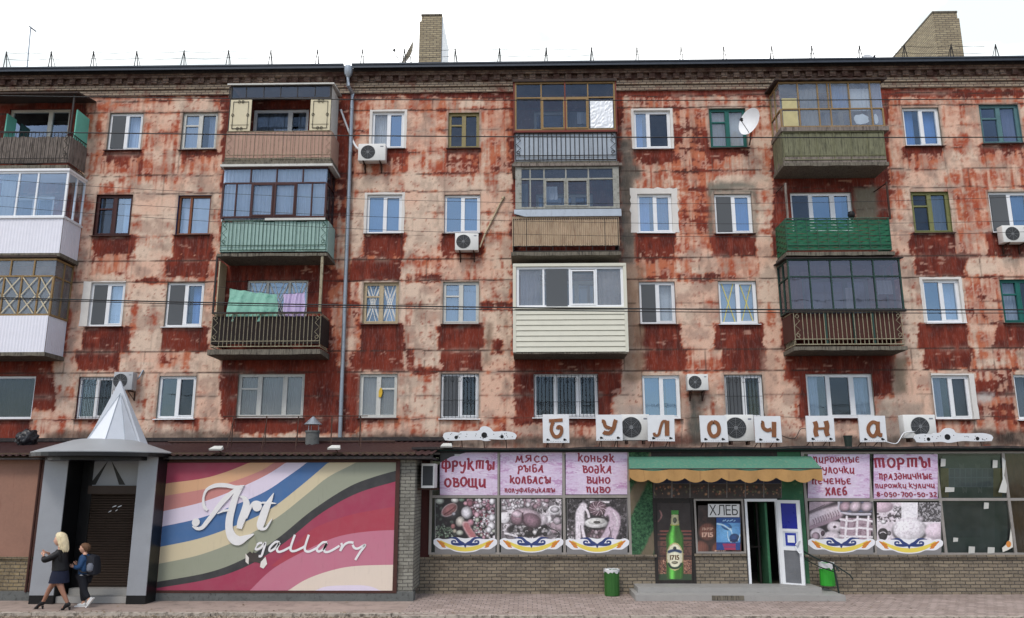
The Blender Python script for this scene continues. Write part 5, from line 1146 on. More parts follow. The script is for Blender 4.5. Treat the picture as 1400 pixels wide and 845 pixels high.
poster('lettered_poster', 'lilac poster listing cognac, vodka, wine and beer', (773.5, 857.5, 618, 676), words([('коньЯк', 790, 840, 631.5, 8.5), ('водкА', 797, 836, 646.5, 8.5), ('вино', 802, 834, 660.5, 8), ('пиво', 802, 834, 673.5, 7.6)], 23), group=PG_)
poster('lettered_poster', 'lilac poster half behind the awning end, listing pastries, buns, biscuits and bread', (1104.5, 1189, 621, 681), words([('пирожнЫе', 1112, 1175, 632.5, 7.4), ('булочки', 1118, 1168, 647, 7.6), ('печенье', 1110, 1164, 662, 7.4), ('хлеб', 1129, 1158, 676.5, 9)], 33), group=PG_)
poster('lettered_poster', 'lilac poster advertising cakes above a telephone number', (1194.5, 1282, 621, 682), words([('тортЫ', 1196, 1273, 639, 12.5), ('прАздничнЫе', 1202, 1275, 655, 7.2), ('пирожки куличи', 1197, 1278, 667, 5.4), ('8-050-700-50-32', 1199, 1281, 679, 5.8)], 43), group=PG_)
def ornament(p, x0, x1, yb):
    w_ = x1 - x0; f = lambda u, v: (x0 + w_ * u, yb - 21 + 21 * v)
    p.poly([f(u, v) for u, v in cr([(-.02, .18), (.05, .05), (.13, .12), (.24, .1), (.36, .0), (.5, .08), (.64, .0), (.76, .1), (.87, .12), (.95, .05), (1.02, .18), (1.02, .45), (.97, .62), (.9, .78), (.76, .78), (.66, .93), (.5, 1), (.34, .93), (.24, .78), (.1, .78), (.03, .62), (-.02, .45)], 4)], (232, 232, 236))
    p.rib([f(u, v) for u, v in ((.09, .22), (.2, .5), (.35, .72), (.5, .79), (.65, .72), (.8, .5), (.91, .22))], [1.2, 3.6, 4.6, 4.8, 4.6, 3.6, 1.2], (228, 206, 84))
    for s_ in (-1, 1):
        for k in range(3): p.rib([f(.5 + s_ * (.465 - .035 * k), .2 + .14 * k), f(.5 + s_ * (.41 - .02 * k), .34 + .12 * k), f(.5 + s_ * (.34 - .01 * k), .42 + .12 * k)], [1.0, 2.6, 1.0], (206, 126, 40))
        p.rib([f(.5 + s_ * .03, .42), f(.5 + s_ * .09, .3), f(.5 + s_ * .16, .06), f(.5 + s_ * .28, .06)], [3.0, 3.4, 2.4, .5], (24, 50, 112))
        p.rib([f(.5 + s_ * .02, .44), f(.5 + s_ * .11, .46), f(.5 + s_ * .205, .42), f(.5 + s_ * .215, .26), f(.5 + s_ * .165, .24), f(.5 + s_ * .165, .34)], [2.8, 3.2, 2.5, 1.9, 1.6, 1.5], (24, 50, 112))
    p.poly([f(.455, .32), f(.5, .4), f(.545, .32), f(.5, .72)], (24, 50, 112))
MV = [(226, 216, 224), (206, 184, 194), (186, 150, 164), (236, 230, 234), (150, 118, 130), (214, 196, 206)]
GREYB = (124, 122, 122)
def board(p, x0, x1, y0, y1): p.rect(x0, x1, y0, y1, GREYB)
def fruit(p, x0, x1, y0, y1):
    board(p, x0, x1, y0, y1); m = Img(590, 675, 9.71, x0 + 1, x1 - 1, y0, y1 - 11, (30, 24, 30), seed=2)
    m.balls(40, 40, 330, 60, 540, 12, 34, [(70, 84, 72), (50, 60, 54), (96, 110, 98), (60, 46, 52)]); m.balls(60, 40, 280, 430, 580, 9, 20, [(140, 166, 132), (110, 140, 108), (170, 186, 160)])
    m.balls(110, 480, 840, 70, 300, 14, 34, [(196, 150, 168), (226, 208, 220), (176, 110, 132), (120, 60, 80), (240, 234, 240)]); m.balls(120, 560, 840, 280, 590, 10, 30, [(226, 214, 222), (206, 150, 168), (150, 70, 90), (190, 196, 180), (240, 236, 240)])
    m.ell(640, 100, 26, 26, (240, 236, 240)); m.ell(110, 100, 60, 44, (206, 214, 196)); m.ell(310, 85, 54, 40, (226, 226, 220)); m.ell(400, 80, 40, 30, (120, 150, 130)); m.ell(455, 130, 34, 30, (214, 150, 166)); m.ell(510, 130, 44, 46, (150, 84, 100))
    m.ell(260, 250, 120, 100, (74, 70, 74), .3); m.ell(236, 216, 118, 74, (226, 190, 188), -.62, .1); m.ell(236, 214, 108, 62, (186, 112, 110), -.62, .3); m.line([(170, 275), (250, 225), (320, 165)], 16, (120, 54, 56)); m.ell(296, 270, 26, 22, (190, 190, 200))
    m.ell(465, 255, 74, 86, (232, 228, 236), -.2); m.ell(378, 372, 60, 72, (224, 214, 200), .3); m.ell(520, 382, 46, 46, (212, 140, 158)); m.ell(600, 280, 36, 44, (222, 170, 186)); m.ell(604, 350, 30, 34, (190, 200, 180)); m.ell(286, 434, 32, 36, (196, 120, 116)); m.ell(308, 496, 28, 30, (196, 186, 160)); m.ell(375, 518, 50, 38, (206, 210, 190))
    for q in ((800, 320, 46, 50), (790, 430, 52, 56), (760, 480, 40, 44), (800, 100, 36, 50)): m.ell(*q, (238, 234, 240))
    m.line([(450, 410), (480, 470), (540, 560)], 92, (226, 176, 176)); m.line([(462, 420), (490, 480), (546, 560)], 70, (190, 104, 108)); m.grain(14); m.grey = .25; m.lay(p); ornament(p, x0, x1, y1 - 1.5)
def roast(p, x0, x1, y0, y1):
    board(p, x0, x1, y0, y1); m = Img(680, 675, 7.568, x0 + .5, x1 - .5, y0, y1 - 11, (120, 108, 114), seed=3)
    m.put(sstep(.46, .6, m.noise(6, 1)), (218, 208, 214)); m.put(sstep(.54, .62, m.noise(3, 2)), (58, 50, 54)); m.balls(40, 40, 260, 60, 150, 14, 34, MV[:4]); m.balls(30, 280, 520, 60, 140, 16, 34, [(206, 170, 186), (226, 214, 222), (186, 130, 150)]); m.balls(24, 400, 640, 230, 420, 20, 44, MV[:4], shade=.3)
    m.ell(70, 250, 56, 58, (236, 232, 236), shade=.15); m.ell(590, 170, 70, 50, (232, 228, 232), shade=.25); m.ell(590, 165, 48, 32, (206, 196, 204)); m.ell(615, 280, 44, 40, (206, 186, 198))
    m.ell(320, 370, 214, 76, (40, 34, 38), shade=.1); m.balls(80, 140, 500, 330, 420, 12, 24, [(226, 222, 220), (150, 146, 148), (60, 54, 56), (190, 180, 184)])
    m.ell(440, 270, 80, 60, (222, 206, 216), shade=.3); m.ell(300, 240, 150, 90, (214, 176, 192), .15, .45); m.ell(350, 280, 105, 76, (156, 100, 122), .35, .55); m.ell(205, 250, 66, 78, (170, 112, 132), 0, .5); m.ell(205, 215, 52, 34, (216, 180, 196), .1, .3); m.line([(262, 200), (258, 270), (290, 320)], 14, (84, 50, 62)); m.ell(340, 370, 34, 20, (70, 44, 54))
    m.line([(540, 360), (600, 380), (645, 420)], 12, (60, 54, 56)); m.line([(80, 410), (130, 420), (200, 440)], 22, (222, 216, 220)); m.grain(20); m.grey = .5; m.lay(p); ornament(p, x0, x1, y1 - 1.5)
def lobster(p, x0, x1, y0, y1):
    board(p, x0, x1, y0, y1); m = Img(680, 675, 7.568, x0 + .5, x1 - 1, y0, y1 - 11, (52, 44, 50), seed=4)
    m.put(sstep(.5, .64, m.noise(3, 1)), (104, 96, 102)); m.put(sstep(.56, .66, m.noise(2, 2)), (24, 20, 24)); m.rect(880, 900, 70, 300, (96, 90, 96)); m.rect(960, 1160, 74, 100, (214, 206, 212)); m.balls(40, 720, 800, 330, 470, 8, 20, [(190, 184, 188), (96, 84, 90), (150, 130, 140)])
    m.ell(1040, 440, 120, 60, (110, 74, 88)); m.balls(30, 960, 1120, 380, 470, 12, 26, [(150, 106, 122), (110, 66, 82), (190, 160, 172)])
    m.ell(1040, 155, 96, 80, (96, 56, 70), shade=.3)
    for i in range(16): a = i * .393; m.line([(1040 + 24 * math.cos(a), 155 + 20 * math.sin(a)), (1040 + 60 * math.cos(a + .4), 155 + 48 * math.sin(a + .4)), (1040 + 88 * math.cos(a + .6), 155 + 70 * math.sin(a + .6))], 9, (196, 156, 170) if i % 2 else (140, 96, 112))
    m.ell(1040, 160, 24, 22, (210, 180, 190)); m.ell(1022, 305, 120, 54, (228, 228, 222), shade=.25); m.ell(1024, 290, 90, 30, (206, 206, 196), shade=.2); m.ell(1030, 296, 36, 14, (90, 84, 76)); m.line([(905, 345), (1020, 362), (1130, 350)], 8, (40, 34, 38))
    for q, w_ in (([(885, 140), (840, 200), (836, 320), (838, 470)], 58), ([(890, 130), (862, 190), (865, 300)], 74), ([(888, 140), (930, 180), (948, 240)], 26), ([(868, 300), (885, 400), (905, 470)], 34)): m.line(q, w_, (232, 218, 228))
    for q, w_ in (([(1160, 170), (1230, 230), (1236, 330), (1190, 470)], 70), ([(1150, 180), (1190, 250), (1170, 340), (1100, 470)], 66), ([(1150, 170), (1120, 220)], 30)): m.line(q, w_, (206, 170, 196))
    m.line([(1205, 200), (1240, 270), (1235, 330)], 14, (226, 206, 220)); m.line([(1160, 350), (1172, 410), (1180, 470)], 10, (110, 74, 96)); m.line([(862, 330), (868, 400), (880, 460)], 8, (120, 96, 110)); m.grain(16); m.grey = .5; m.lay(p); ornament(p, x0, x1, y1 - 1.5)
def buns(p, x0, x1, y0, y1):
    board(p, x0, x1, y0, y1); m = Img(1100, 680, 7.18, x0, x1 - 1, y0, y1 - 11, (46, 36, 44), seed=5)
    m.line([(0, 110), (140, 60), (300, -10)], 90, (176, 146, 162)); m.line([(30, 150), (200, 70)], 6, (90, 66, 80)); m.line([(30, 240), (180, 180), (320, 140)], 130, (196, 168, 182)); m.line([(40, 210), (180, 150), (320, 120)], 60, (214, 194, 206)); m.line([(40, 300), (200, 250), (340, 190)], 36, (160, 126, 144))
    for i in range(11): m.line([(80 + i * 24, 215 - i * 9), (96 + i * 24, 250 - i * 9), (92 + i * 24, 268 - i * 9)], 7, (120, 88, 106))
    m.line([(335, 40), (345, 120), (420, 160), (640, 165)], 24, (196, 190, 206)); m.rect(350, 660, 40, 145, (86, 92, 130)); m.ell(400, 90, 62, 50, (196, 150, 170), -.4); m.ell(500, 90, 66, 54, (222, 190, 206), -.4); m.ell(610, 90, 64, 54, (206, 176, 192), -.3)
    for q in ((300, 290, 80, 56), (130, 360, 76, 64), (270, 390, 92, 62)): m.ell(*q, (222, 206, 216), shade=.35)
    m.ell(295, 290, 16, 12, (90, 66, 78)); m.ell(178, 352, 20, 26, (96, 66, 82)); m.ell(110, 380, 40, 40, (186, 150, 168))
    m.rect(352, 650, 200, 425, (176, 142, 158)); m.put(sstep(.5, .62, m.noise(3, 4)) * ((m.X > 352) & (m.Y > 200)), (140, 104, 122))
    for i in range(3): m.line([(350, 215 + i * 80), (450, 232 + i * 76), (540, 214 + i * 84), (660, 236 + i * 76)], 20, (232, 224, 230)); m.line([(412 + i * 106, 190), (404 + i * 106, 300), (394 + i * 112, 420)], 22, (234, 226, 232))
    m.grain(13); m.grey = .4; m.lay(p); ornament(p, x0, x1, y1 - 1.5)
def cake(p, x0, x1, y0, y1):
    board(p, x0, x1, y0, y1); m = Img(1100, 680, 7.18, x0, x1 - 1, y0, y1 - 11, (222, 206, 216), seed=6)
    m.put(sstep(.45, .65, m.noise(8, 1)), (236, 226, 234)); m.ell(760, 90, 110, 60, (214, 176, 196), shade=.2); m.put(sstep(.48, .58, m.noise(2.4, 2)) * (m.X < 900) * (m.Y > 150) * (m.Y < 240), (96, 82, 90)); m.balls(20, 880, 960, 90, 200, 10, 22, [(70, 60, 66), (120, 106, 114), (206, 196, 204)])
    m.rect(1108, 1400, 40, 240, (70, 66, 70)); m.put(sstep(.5, .6, m.noise(1.8, 3)) * (m.X > 1108) * (m.Y < 240), (170, 166, 170)); m.rect(950, 1104, 40, 200, (236, 232, 238)); m.ell(1140, 210, 36, 30, (190, 180, 188))
    m.ell(1030, 330, 170, 116, (44, 38, 44), shade=.1); m.ell(1030, 315, 162, 112, (236, 230, 236), shade=.16); m.put(sstep(.52, .62, m.noise(2, 6)) * (np.hypot((m.X - 1030) / 150, (m.Y - 310) / 100) < 1) * .5, (196, 180, 192))
    m.ell(770, 350, 50, 48, (64, 54, 60)); m.ell(770, 380, 40, 40, (50, 42, 48)); m.line([(740, 350), (770, 338), (800, 352)], 8, (214, 204, 210)); m.ell(830, 350, 20, 22, (120, 110, 116)); m.ell(775, 240, 26, 22, (236, 232, 236)); m.ell(1290, 330, 110, 80, (226, 200, 216), shade=.2); m.grain(12); m.grey = .4; m.lay(p); ornament(p, x0, x1, y1 - 1.5)
PF = 'food photographs on the grocery windows'
for r_, fn, lb in (((594.5, 677.5, 682, 757), fruit, 'black and white photo poster of heaped fruit with a cut melon'), ((685, 768, 682, 757), roast, 'photo poster of a roast on a garnished platter'), ((775, 858, 682, 757.5), lobster, 'photo poster of two hands round a dish, nearest the green mural'),
                   ((1106.5, 1194, 686, 757.5), buns, 'photo poster of plaited buns and pastry, nearest the open door'), ((1199, 1287, 687, 758.5), cake, 'photo poster of a white iced cake')):
    poster('food_poster', lb, r_, fn, group=PF)
def tiles(p, x0, x1, y0, y1):
    p.rect(x0, x1, y0, y1, (66, 60, 58)); w_ = (x1 - x0) / 7
    m = Img(0, 0, 1, x0 + .3, x1 - .3, y0 + .5, y1 - .5, (46, 32, 30), seed=8); m.balls(150, x0, x1, y0 + 14, y1 - 3, .9, 2.6, [(140, 84, 58), (110, 60, 44), (96, 90, 60), (160, 116, 84), (40, 28, 28)]); m.rect(x0, x1, 0, y0 + 10, (26, 40, 78))
    for i in range(8): a = x0 + w_ * i; m.rect(a - .8, a + .8, 0, 999, (104, 100, 98))
    m.rect(x0, x1, y0 + 10, y0 + 11, (96, 92, 90)); m.grain(14); m.lay(p)
poster('picture_strip', 'row of seven small blue and brown food pictures under the awning', (893.5, 1069, 651, 681), tiles, y=YS - .012)
def bottle(p, x0, x1, y0, y1):
    p.rect(x0, x1, y0, y1, (40, 28, 27)); m = Img(890, 680, 7.04, x0 + .4, x1 - .4, y0 + .4, y1 - .4, (38, 27, 27), seed=9)
    for i, (a, b) in enumerate(((318, 336), (352, 366), (388, 408), (425, 470), (480, 560), (575, 595))): m.rect(80 if i % 2 == 0 else 60, 390, a, b, (128 - 8 * i, 74 - 3 * i, 64 - 3 * i))
    m.rect(70, 392, 600, 735, (126, 82, 64)); m.put(sstep(.48, .6, m.noise(2.2, 2)) * (m.Y > 440) * (m.Y < 735), (70, 40, 36)); m.put(sstep(.58, .66, m.noise(1.6, 3)) * (m.Y > 600) * (m.Y < 735), (186, 140, 116)); m.rect(60, 400, 735, 815, (42, 66, 40)); m.line([(84, 130), (102, 180), (70, 235)], 16, (150, 104, 100)); m.put(.35 * (m.X < 92), (20, 14, 14))
    c = 228; prof = [(30, 128), (33, 160), (32, 170), (42, 270), (52, 310), (78, 360), (84, 400), (80, 470), (80, 740), (74, 778), (60, 786)]; hw = np.interp(m.Y, [b for _, b in prof], [a for a, _ in prof], 0, 0); u = (m.X - c) / np.maximum(hw, 1); ins = (np.abs(u) < 1) * (m.Y > 126) * (m.Y < 786)
    g = np.clip(np.exp(-((u + .35) / .3) ** 2) * 1.0 + .28 + .25 * np.exp(-((u - .75) / .12) ** 2) - .35 * sstep(.5, 1, np.abs(u)), .12, 1.2); m.put(ins * 1., np.stack([38 + 62 * g, 74 + 116 * g, 24 + 50 * g], -1)); m.rect(196, 262, 128, 165, (62, 140, 54))
    lab = ins * (m.Y > 170) * (m.Y < 272); m.put(lab * .95, np.stack([206 - 40 * u ** 2, 200 - 44 * u ** 2, 160 - 40 * u ** 2], -1)); m.ell(228, 222, 18, 28, (96, 104, 84)); m.line([(190, 266), (228, 272), (268, 262)], 8, (176, 170, 60))
    e = np.hypot((m.X - c) / 82, (m.Y - 572) / 132); m.put((e < 1) * ins * 1., np.stack([196 - 50 * u ** 2, 184 - 50 * u ** 2, 130 - 40 * u ** 2], -1)); m.put((e < .9) * ins * 1., np.stack([232 - 46 * u ** 2, 228 - 48 * u ** 2, 200 - 46 * u ** 2], -1)); m.line([(172, 526), (228, 512), (282, 526)], 26, (36, 58, 92)); m.ell(228, 492, 16, 16, (50, 56, 56)); m.line([(168, 640), (190, 672), (228, 682), (266, 672), (290, 640)], 20, (36, 60, 46)); m.ell(228, 628, 30, 14, (150, 146, 120)); m.grain(9); m.lay(p)
    p.text('1715', 890 + 184 / 7.04, 890 + 272 / 7.04, 680 + 600 / 7.04, 6.4, (96, 70, 40), fake=.04)
poster('bottle_poster', 'tall panel printed with a green beer bottle beside the shop window', (898.8, 946, 688, 793.5), bottle, y=YS - .005)
m = MB(); m.box(PX(898.6, 740, YS), PX(946, 740, YS), YS, YS + .06, .16, ZH); m.build('panel_backing', BLKIRON, shop)
def barrels(p, x0, x1, y0, y1):
    m = Img(890, 680, 7.04, x0, x1, y0, y1, (38, 25, 24), seed=10); m.put(sstep(.45, .65, m.noise(5, 1)), (56, 36, 32))
    for a, b, r_ in ((690, 330, 80), (545, 335, 92), (480, 500, 86), (670, 505, 92), (850, 520, 80)):
        m.ell(a, b, r_, r_, (70, 42, 36), shade=.2); m.ell(a, b, r_ * .88, r_ * .88, (122, 74, 60), shade=.25)
        for k in range(-4, 5): m.put((np.abs(m.X - a - k * r_ * .2) < 2.5) * (np.hypot(m.X - a, m.Y - b) < r_ * .85) * .7, (84, 50, 42))
    m.grain(10); m.lay(p)
    for a, b in ((545, 335), (670, 505)): p.text('1715', 890 + (a - 52) / 7.04, 890 + (a + 52) / 7.04, 680 + (b + 46) / 7.04, 6.2, (206, 166, 146), fake=.05)
    p.text('ЛЬВІВ', 890 + 492 / 7.04, 890 + 600 / 7.04, 680 + 316 / 7.04, 3.4, (190, 150, 130), fake=.05)
poster('barrel_poster', 'brown poster of beer barrels filling the shop window', (954.2, 1013.5, 691, 755.5), barrels, y=YS - .004)
def khleb(p, x0, x1, y0, y1):
    p.rect(x0, x1, y0, y1, (222, 222, 220)); p.rect(x0, x1, y0, y0 + .8, (30, 30, 30)); p.text('ХЛЕБ', x0 + 2, x1 - 2, y1 - 2.6, 14, (22, 22, 24), bold=.0)
poster('bread_sign', 'white card with black letters for bread taped over the shop window', (968, 1011, 688.5, 707), khleb, 'sign', y=YS - .045)
def vodka(p, x0, x1, y0, y1):
    m = Img(890, 680, 7.04, x0, x1, y0, y1, (30, 84, 156), seed=11); m.put(sstep(-200, 160, -np.hypot(m.X - 730, m.Y - 330) + 160), (110, 172, 220)); m.rect(0, 9999, 0, 245, (28, 74, 140)); m.rect(0, 9999, 435, 999, (28, 66, 130))
    m.ell(725, 280, 52, 32, (50, 120, 190), .4, .5); m.line([(640, 255), (700, 270), (770, 320)], 14, (200, 226, 240)); m.line([(765, 300), (778, 350), (800, 385)], 9, (190, 220, 240)); m.ell(800, 390, 46, 40, (36, 70, 120), 0, .5); m.line([(735, 330), (742, 400), (770, 430), (830, 420), (858, 340)], 7, (206, 228, 242)); m.ell(795, 420, 40, 12, (20, 50, 100)); m.grain(10); m.lay(p)
    for a, b, yy, c in ((692, 700, 232, 0), (705, 722, 228, 0), (728, 750, 233, 0), (756, 790, 229, 0), (796, 812, 233, 0)): p.rib([(890 + a / 7.04, 680 + yy / 7.04), (890 + b / 7.04, 680 + (yy - 14) / 7.04)], 1.1, (150, 190, 224))
    for k, yy in enumerate((452, 468, 488, 500)): p.rib([(890 + (690 + 6 * k) / 7.04, 680 + yy / 7.04), (890 + 815 / 7.04, 680 + yy / 7.04)], 1.5, (160, 40, 84))
poster('blue_poster', 'bright blue drink poster hanging in front of the barrel picture', (979.5, 1012, 707.5, 752), lambda p, x0, x1, y0, y1: vodka(p, x0, x1, y0, y1), y=YS - .05)
# dark panes on the right with paper scraps
SCR = [((1286, 1293, 627, 638), 'white paper slip high on the dark pane next to the cakes poster'), ((1357, 1364, 629, 640), 'white paper slip high at the far edge of the tiled display'), ((1292, 1305, 666, 673), 'wide white paper slip under the tiled display'), ((1345, 1352, 687, 696), 'white paper slip just below the crossbar of the dark window'), ((1303, 1310, 735, 741), 'small lone white slip low on the dark window'), ((1324, 1333, 747, 757), 'white slip at the foot of the dark window, nearer the cake picture'), ((1350, 1360, 748, 757), 'white slip at the foot of the dark window, further from the cake picture')]
for q_, lb in SCR: poster('paper_scrap', lb, q_, lambda p, x0, x1, y0, y1: p.poly([(x0, y1), (x1 - .4, y1 - .6), (x1, y0 + .4), (x0 + .5, y0)], (186, 186, 180)), 'paper', y=YS - .03, group='paper scraps on the dark window')
def torn(p, *_): p.poly([(1370, 625), (1375, 630), (1373, 650), (1377, 664), (1376, 674), (1365, 673), (1368, 664), (1371, 655)], (200, 200, 194))
def torn2(p, *_): p.poly([(1382, 722), (1384, 735), (1385, 748), (1378, 752), (1371, 755), (1370, 749), (1375, 745), (1380, 738)], (214, 210, 200)); p.ell(1379, 744, 3.5, 4.5, (206, 128, 44), 10)
poster('torn_poster_strip', 'long torn white strip left at the upper edge of the dark window', (0, 0, 0, 0), torn, 'paper', y=YS - .03); poster('torn_poster_strip', 'torn white strip with an orange ornament scrap at the foot of the dark window', (0, 0, 0, 0), torn2, 'paper', y=YS - .03)
def redpic(p, x0, x1, y0, y1):
    p.rect(x0, x1, y0, y1, (52, 74, 66)); p.rect(1286, 1297, 640, 680, (120, 100, 30)); p.rect(1358, 1370, 640, 679, (128, 108, 30)); p.rect(1297, 1358, 640, 666, (96, 108, 118))
    for i in range(8): p.rect(1298 + i * 7.6, 1304.4 + i * 7.6, 641, 652, (70, 84, 96)); p.rect(1298 + i * 7.6, 1304.4 + i * 7.6, 653.5, 665, (78, 90, 100))
    for k, (a, b) in enumerate(((1312, 640), (1334, 640), (1316, 672), (1337, 672), (1298, 695), (1326, 695), (1300, 732), (1336, 727))):
        for j in range(4): p.rib([(a + j * 1.6, b - 6 + (j * 7) % 3), (a + 1 + j * 1.4, b + 2 - (j * 5) % 3)], .7, (110, 116, 112))
    p.rect(1286, 1360, 684.5, 757, (70, 80, 76)); p.rect(1292, 1340, 690, 735, (58, 66, 64))
poster('display_board', 'dark display board with grey tiles behind the scraped shop window', (1288.5, 1377.5, 623, 757.5), redpic, 'board', y=YS + .3)
m = MB(); curtain(None, PX(1384, 690, YS), PX(1470, 690, YS), ZSIL + .1, ZTOP, YS + .25, mat('brown_drape', (120, 84, 58), .9, var=.25), .12, .04, 3) if 0 else None
dr = MB(); n = 60; a, b = PX(1378, 690, YS + .25), PX(1500, 690, YS + .25)
for i in range(n): dr.face((a + (b - a) * i / n, YS + .25 + .03 * math.sin(i * .9), ZSIL), (a + (b - a) * (i + 1) / n, YS + .25 + .03 * math.sin((i + 1) * .9), ZSIL), (a + (b - a) * (i + 1) / n, YS + .25 + .03 * math.sin((i + 1) * .9), ZTOP), (a + (b - a) * i / n, YS + .25 + .03 * math.sin(i * .9), ZTOP))
dr.solo('brown_drape', mat('brown_drape_cloth', (120, 84, 58), .9, var=.25), 'brown drape hanging inside the last shop window at the edge', 'curtain', smooth=True)

# ---------------------------------------------------------------- gallery
PIERB = brick('grey_pier_brick', (146, 144, 132), (124, 122, 112), (74, 72, 68), .25, .085, dirt=(96, 92, 84), damt=.4)
YELB = brick('yellow_base_brick', (150, 132, 96), (126, 110, 82), (70, 62, 52), .25, .085, dirt=(84, 74, 60), damt=.4)
PINKW = mat('pinkish_render', (146, 110, 94), .9, var=.12, vs=1.5, dirt=(130, 92, 78), damt=.35, streak=True, bump=.3)
PLINTH = mat('grey_plinth', (98, 100, 98), .9, var=.2, dirt=(66, 66, 64), damt=.4)
RROOF = mat('dark_red_roof_sheet', (60, 36, 35), .6, .2, var=.25, dirt=(64, 44, 42), damt=.4)
GREYP = mat('grey_cladding', (152, 155, 160), .4, .2, var=.06, dirt=(120, 124, 130), damt=.3, streak=True, bump=.05)
BLKP = mat('black_cladding', (18, 18, 20), .35, var=.2)
RUSTF = mat('red_brown_steel', (74, 46, 40), .6, .2, var=.25)
gal = thing('gallery_annex', 'low annex under a red corrugated roof with a striped billboard on its front', 'building', (PX(380, 822, YG), YG, 0))
xe0, xe1 = PX(545, 720, YG), PX(566, 720, YG); ZE = PZ(400, 622, YG - .3); ZTG = PZ(400, 628, YG)
XPL, XPR = PX(57, 700, YG), PX(222, 700, YG)
m = MB(); m.box(xe0, xe1, YG, -.2, .22, ZTG); m.build('brick_pier', PIERB, gal)
m = MB(); m.box(XPR, xe0, YG + .06, YG + .3, .22, ZTG); m.box(-22.5, XPL, YG + .001, YG + .3, PZ(20, 764, YG) + .05, ZTG); m.box(XPL, XPR, YG + .9, YG + 1.1, 0, ZTG); m.build('wall', PINKW, gal)
m = MB(); m.box(-22.5, XPL, YG - .002, YG + .3, .22, PZ(20, 764, YG)); m.build('brick_base', YELB, gal); m = MB(); m.box(-22.5, XPL, YG - .05, YG + .2, PZ(20, 764, YG), PZ(20, 764, YG) + .05); m.build('brick_sill', YELB, gal)
m = MB(); m.box(XPR, xe1 + .03, YG - .05, YG + .3, 0, .219); m.box(-22.5, XPL, YG - .05, YG + .3, 0, .219); m.build('plinth', PLINTH, gal)
m = MB(); m.box(XPR - .05, xe1 - .0, YG - .12, YG + .05, ZTG + .002, ZTG + .17); m.box(-22.5, XPL + .1, YG - .12, YG + .05, ZTG + .002, ZTG + .17); m.build('eave_beam', mat('brown_eave_board', (84, 68, 54), .8, var=.25, dirt=(52, 46, 40), damt=.4), gal)
m = MB(); xa, xb = -22.5, PX(590, 615, YG - .3); za, zb = ZE, PZ(400, 603, -.02); n = int((xb - xa) / .045); lo = []; hi = []; l2 = []; h2 = []
for i in range(n + 1):
    x = xa + (xb - xa) * i / n; w_ = .022 * math.sin(i * 6.283 / 4); lo.append((x, YG - .32, za + w_)); hi.append((x, -.01, zb + w_))
for i in range(n): m.face(lo[i], lo[i + 1], hi[i + 1], hi[i])
m.build('roof', RROOF, gal, True)
m = MB(); m.box(xa, xb, YG - .3, -.02, za - .1, za - .06); m.box(xa, xb - .1, -.5, -.005, zb - .02, zb + .09); m.box(XPR, xb, YG - .28, YG - .24, za - .06, za - .025); m.build('roof_underlay', BITUM, gal)
m = MB(); a = PX(55.5, 700, YG); m.box(a - .06, a + .0, YG - .05, YG, .2, ZTG); b = PX(41, 700, YG); m.tube([(a - .1, YG - .06, .2), (a - .1, YG - .06, ZTG)], .03, 6); m.build('downpipe', RUSTF, gal)
# roof railing and vent
rr = thing('roof_rail', 'rusty thin railing standing on the red corrugated roof', 'railing', (PX(400, 600, -2.5), -2.5, 3.6)); yr = -2.4
zt_ = PZ(400, 569, yr); z0_ = za + (zb - za) * ((yr - YG) / -YG)
m = MB(); m.tube([(PX(305, 568, yr), yr, zt_), (PX(503, 568, yr), yr, zt_)], .014, 5); m.build('rail', RUST, rr)
for c in (318, 363.5, 407, 453, 492):
    m = MB(); x = PX(c, 585, yr); m.tube([(x, yr, z0_), (x, yr, zt_)], .014, 5); m.tube([(x + .02, yr, zt_ - .03), (x + .28, yr - 1.1, z0_ - .12)], .012, 5); m.build('post', RUST, rr)
m = MB(); m.tube([(PX(230, 604, -1.2), -1.2, PZ(400, 604, -1.2)), (PX(540, 604, -1.2), -1.2, PZ(400, 604, -1.2))], .03, 5); m.build('lower_rail', RUST, rr)
q = P(427, 600, -1.5); vt = thing('vent_pipe', 'short grey vent pipe with a conical cowl above the billboard', 'vent', (q.x, q.y, q.z)); m = MB(); m.lathe((q.x, q.y, q.z - .2), [(.2, 0), (.2, .38), (.22, .38), (.22, .44), (.19, .44)], 16); m.build('pipe', PLINTH, vt, True)
m = MB(); m.lathe((q.x, q.y, q.z), [(.27, .42), (.02, .66)], 16)
for k in range(3): m.tube([(q.x + .17 * math.cos(k * 2.1), q.y + .17 * math.sin(k * 2.1), q.z + .2), (q.x + .17 * math.cos(k * 2.1), q.y + .17 * math.sin(k * 2.1), q.z + .45)], .012, 5)
m.build('cowl', ZINC, vt, True)
# floodlights on the eave
for i, (px, lb, py, yy) in enumerate(((297, 'white floodlight lying on the eave above the billboard lettering', 615, YG - .25), (458, 'white floodlight on the eave below the conical vent pipe', 614, YG - .25), (611, 'white floodlight beside the corner of the shop fascia', 611, YS - .35))):
    q = P(px, py, yy); fl = thing('floodlight', lb, 'lamp', (q.x, q.y, q.z), 'floodlights along the eaves'); m = MB(); w_ = .155
    m.hexa([(q.x - w_, q.y - .14, q.z - .02), (q.x + w_, q.y - .14, q.z - .02), (q.x + w_ * .8, q.y + .1, q.z + .02), (q.x - w_ * .8, q.y + .1, q.z + .02), (q.x - w_, q.y - .16, q.z + .02), (q.x + w_, q.y - .16, q.z + .02), (q.x + w_ * .7, q.y + .08, q.z + .1), (q.x - w_ * .7, q.y + .08, q.z + .1)]); m.build('housing', OLDW, fl)
    m = MB(); m.tube([(q.x, q.y + .05, q.z), (q.x, q.y + .3, q.z - .06)], .015, 5); m.build('arm', RUST, fl)
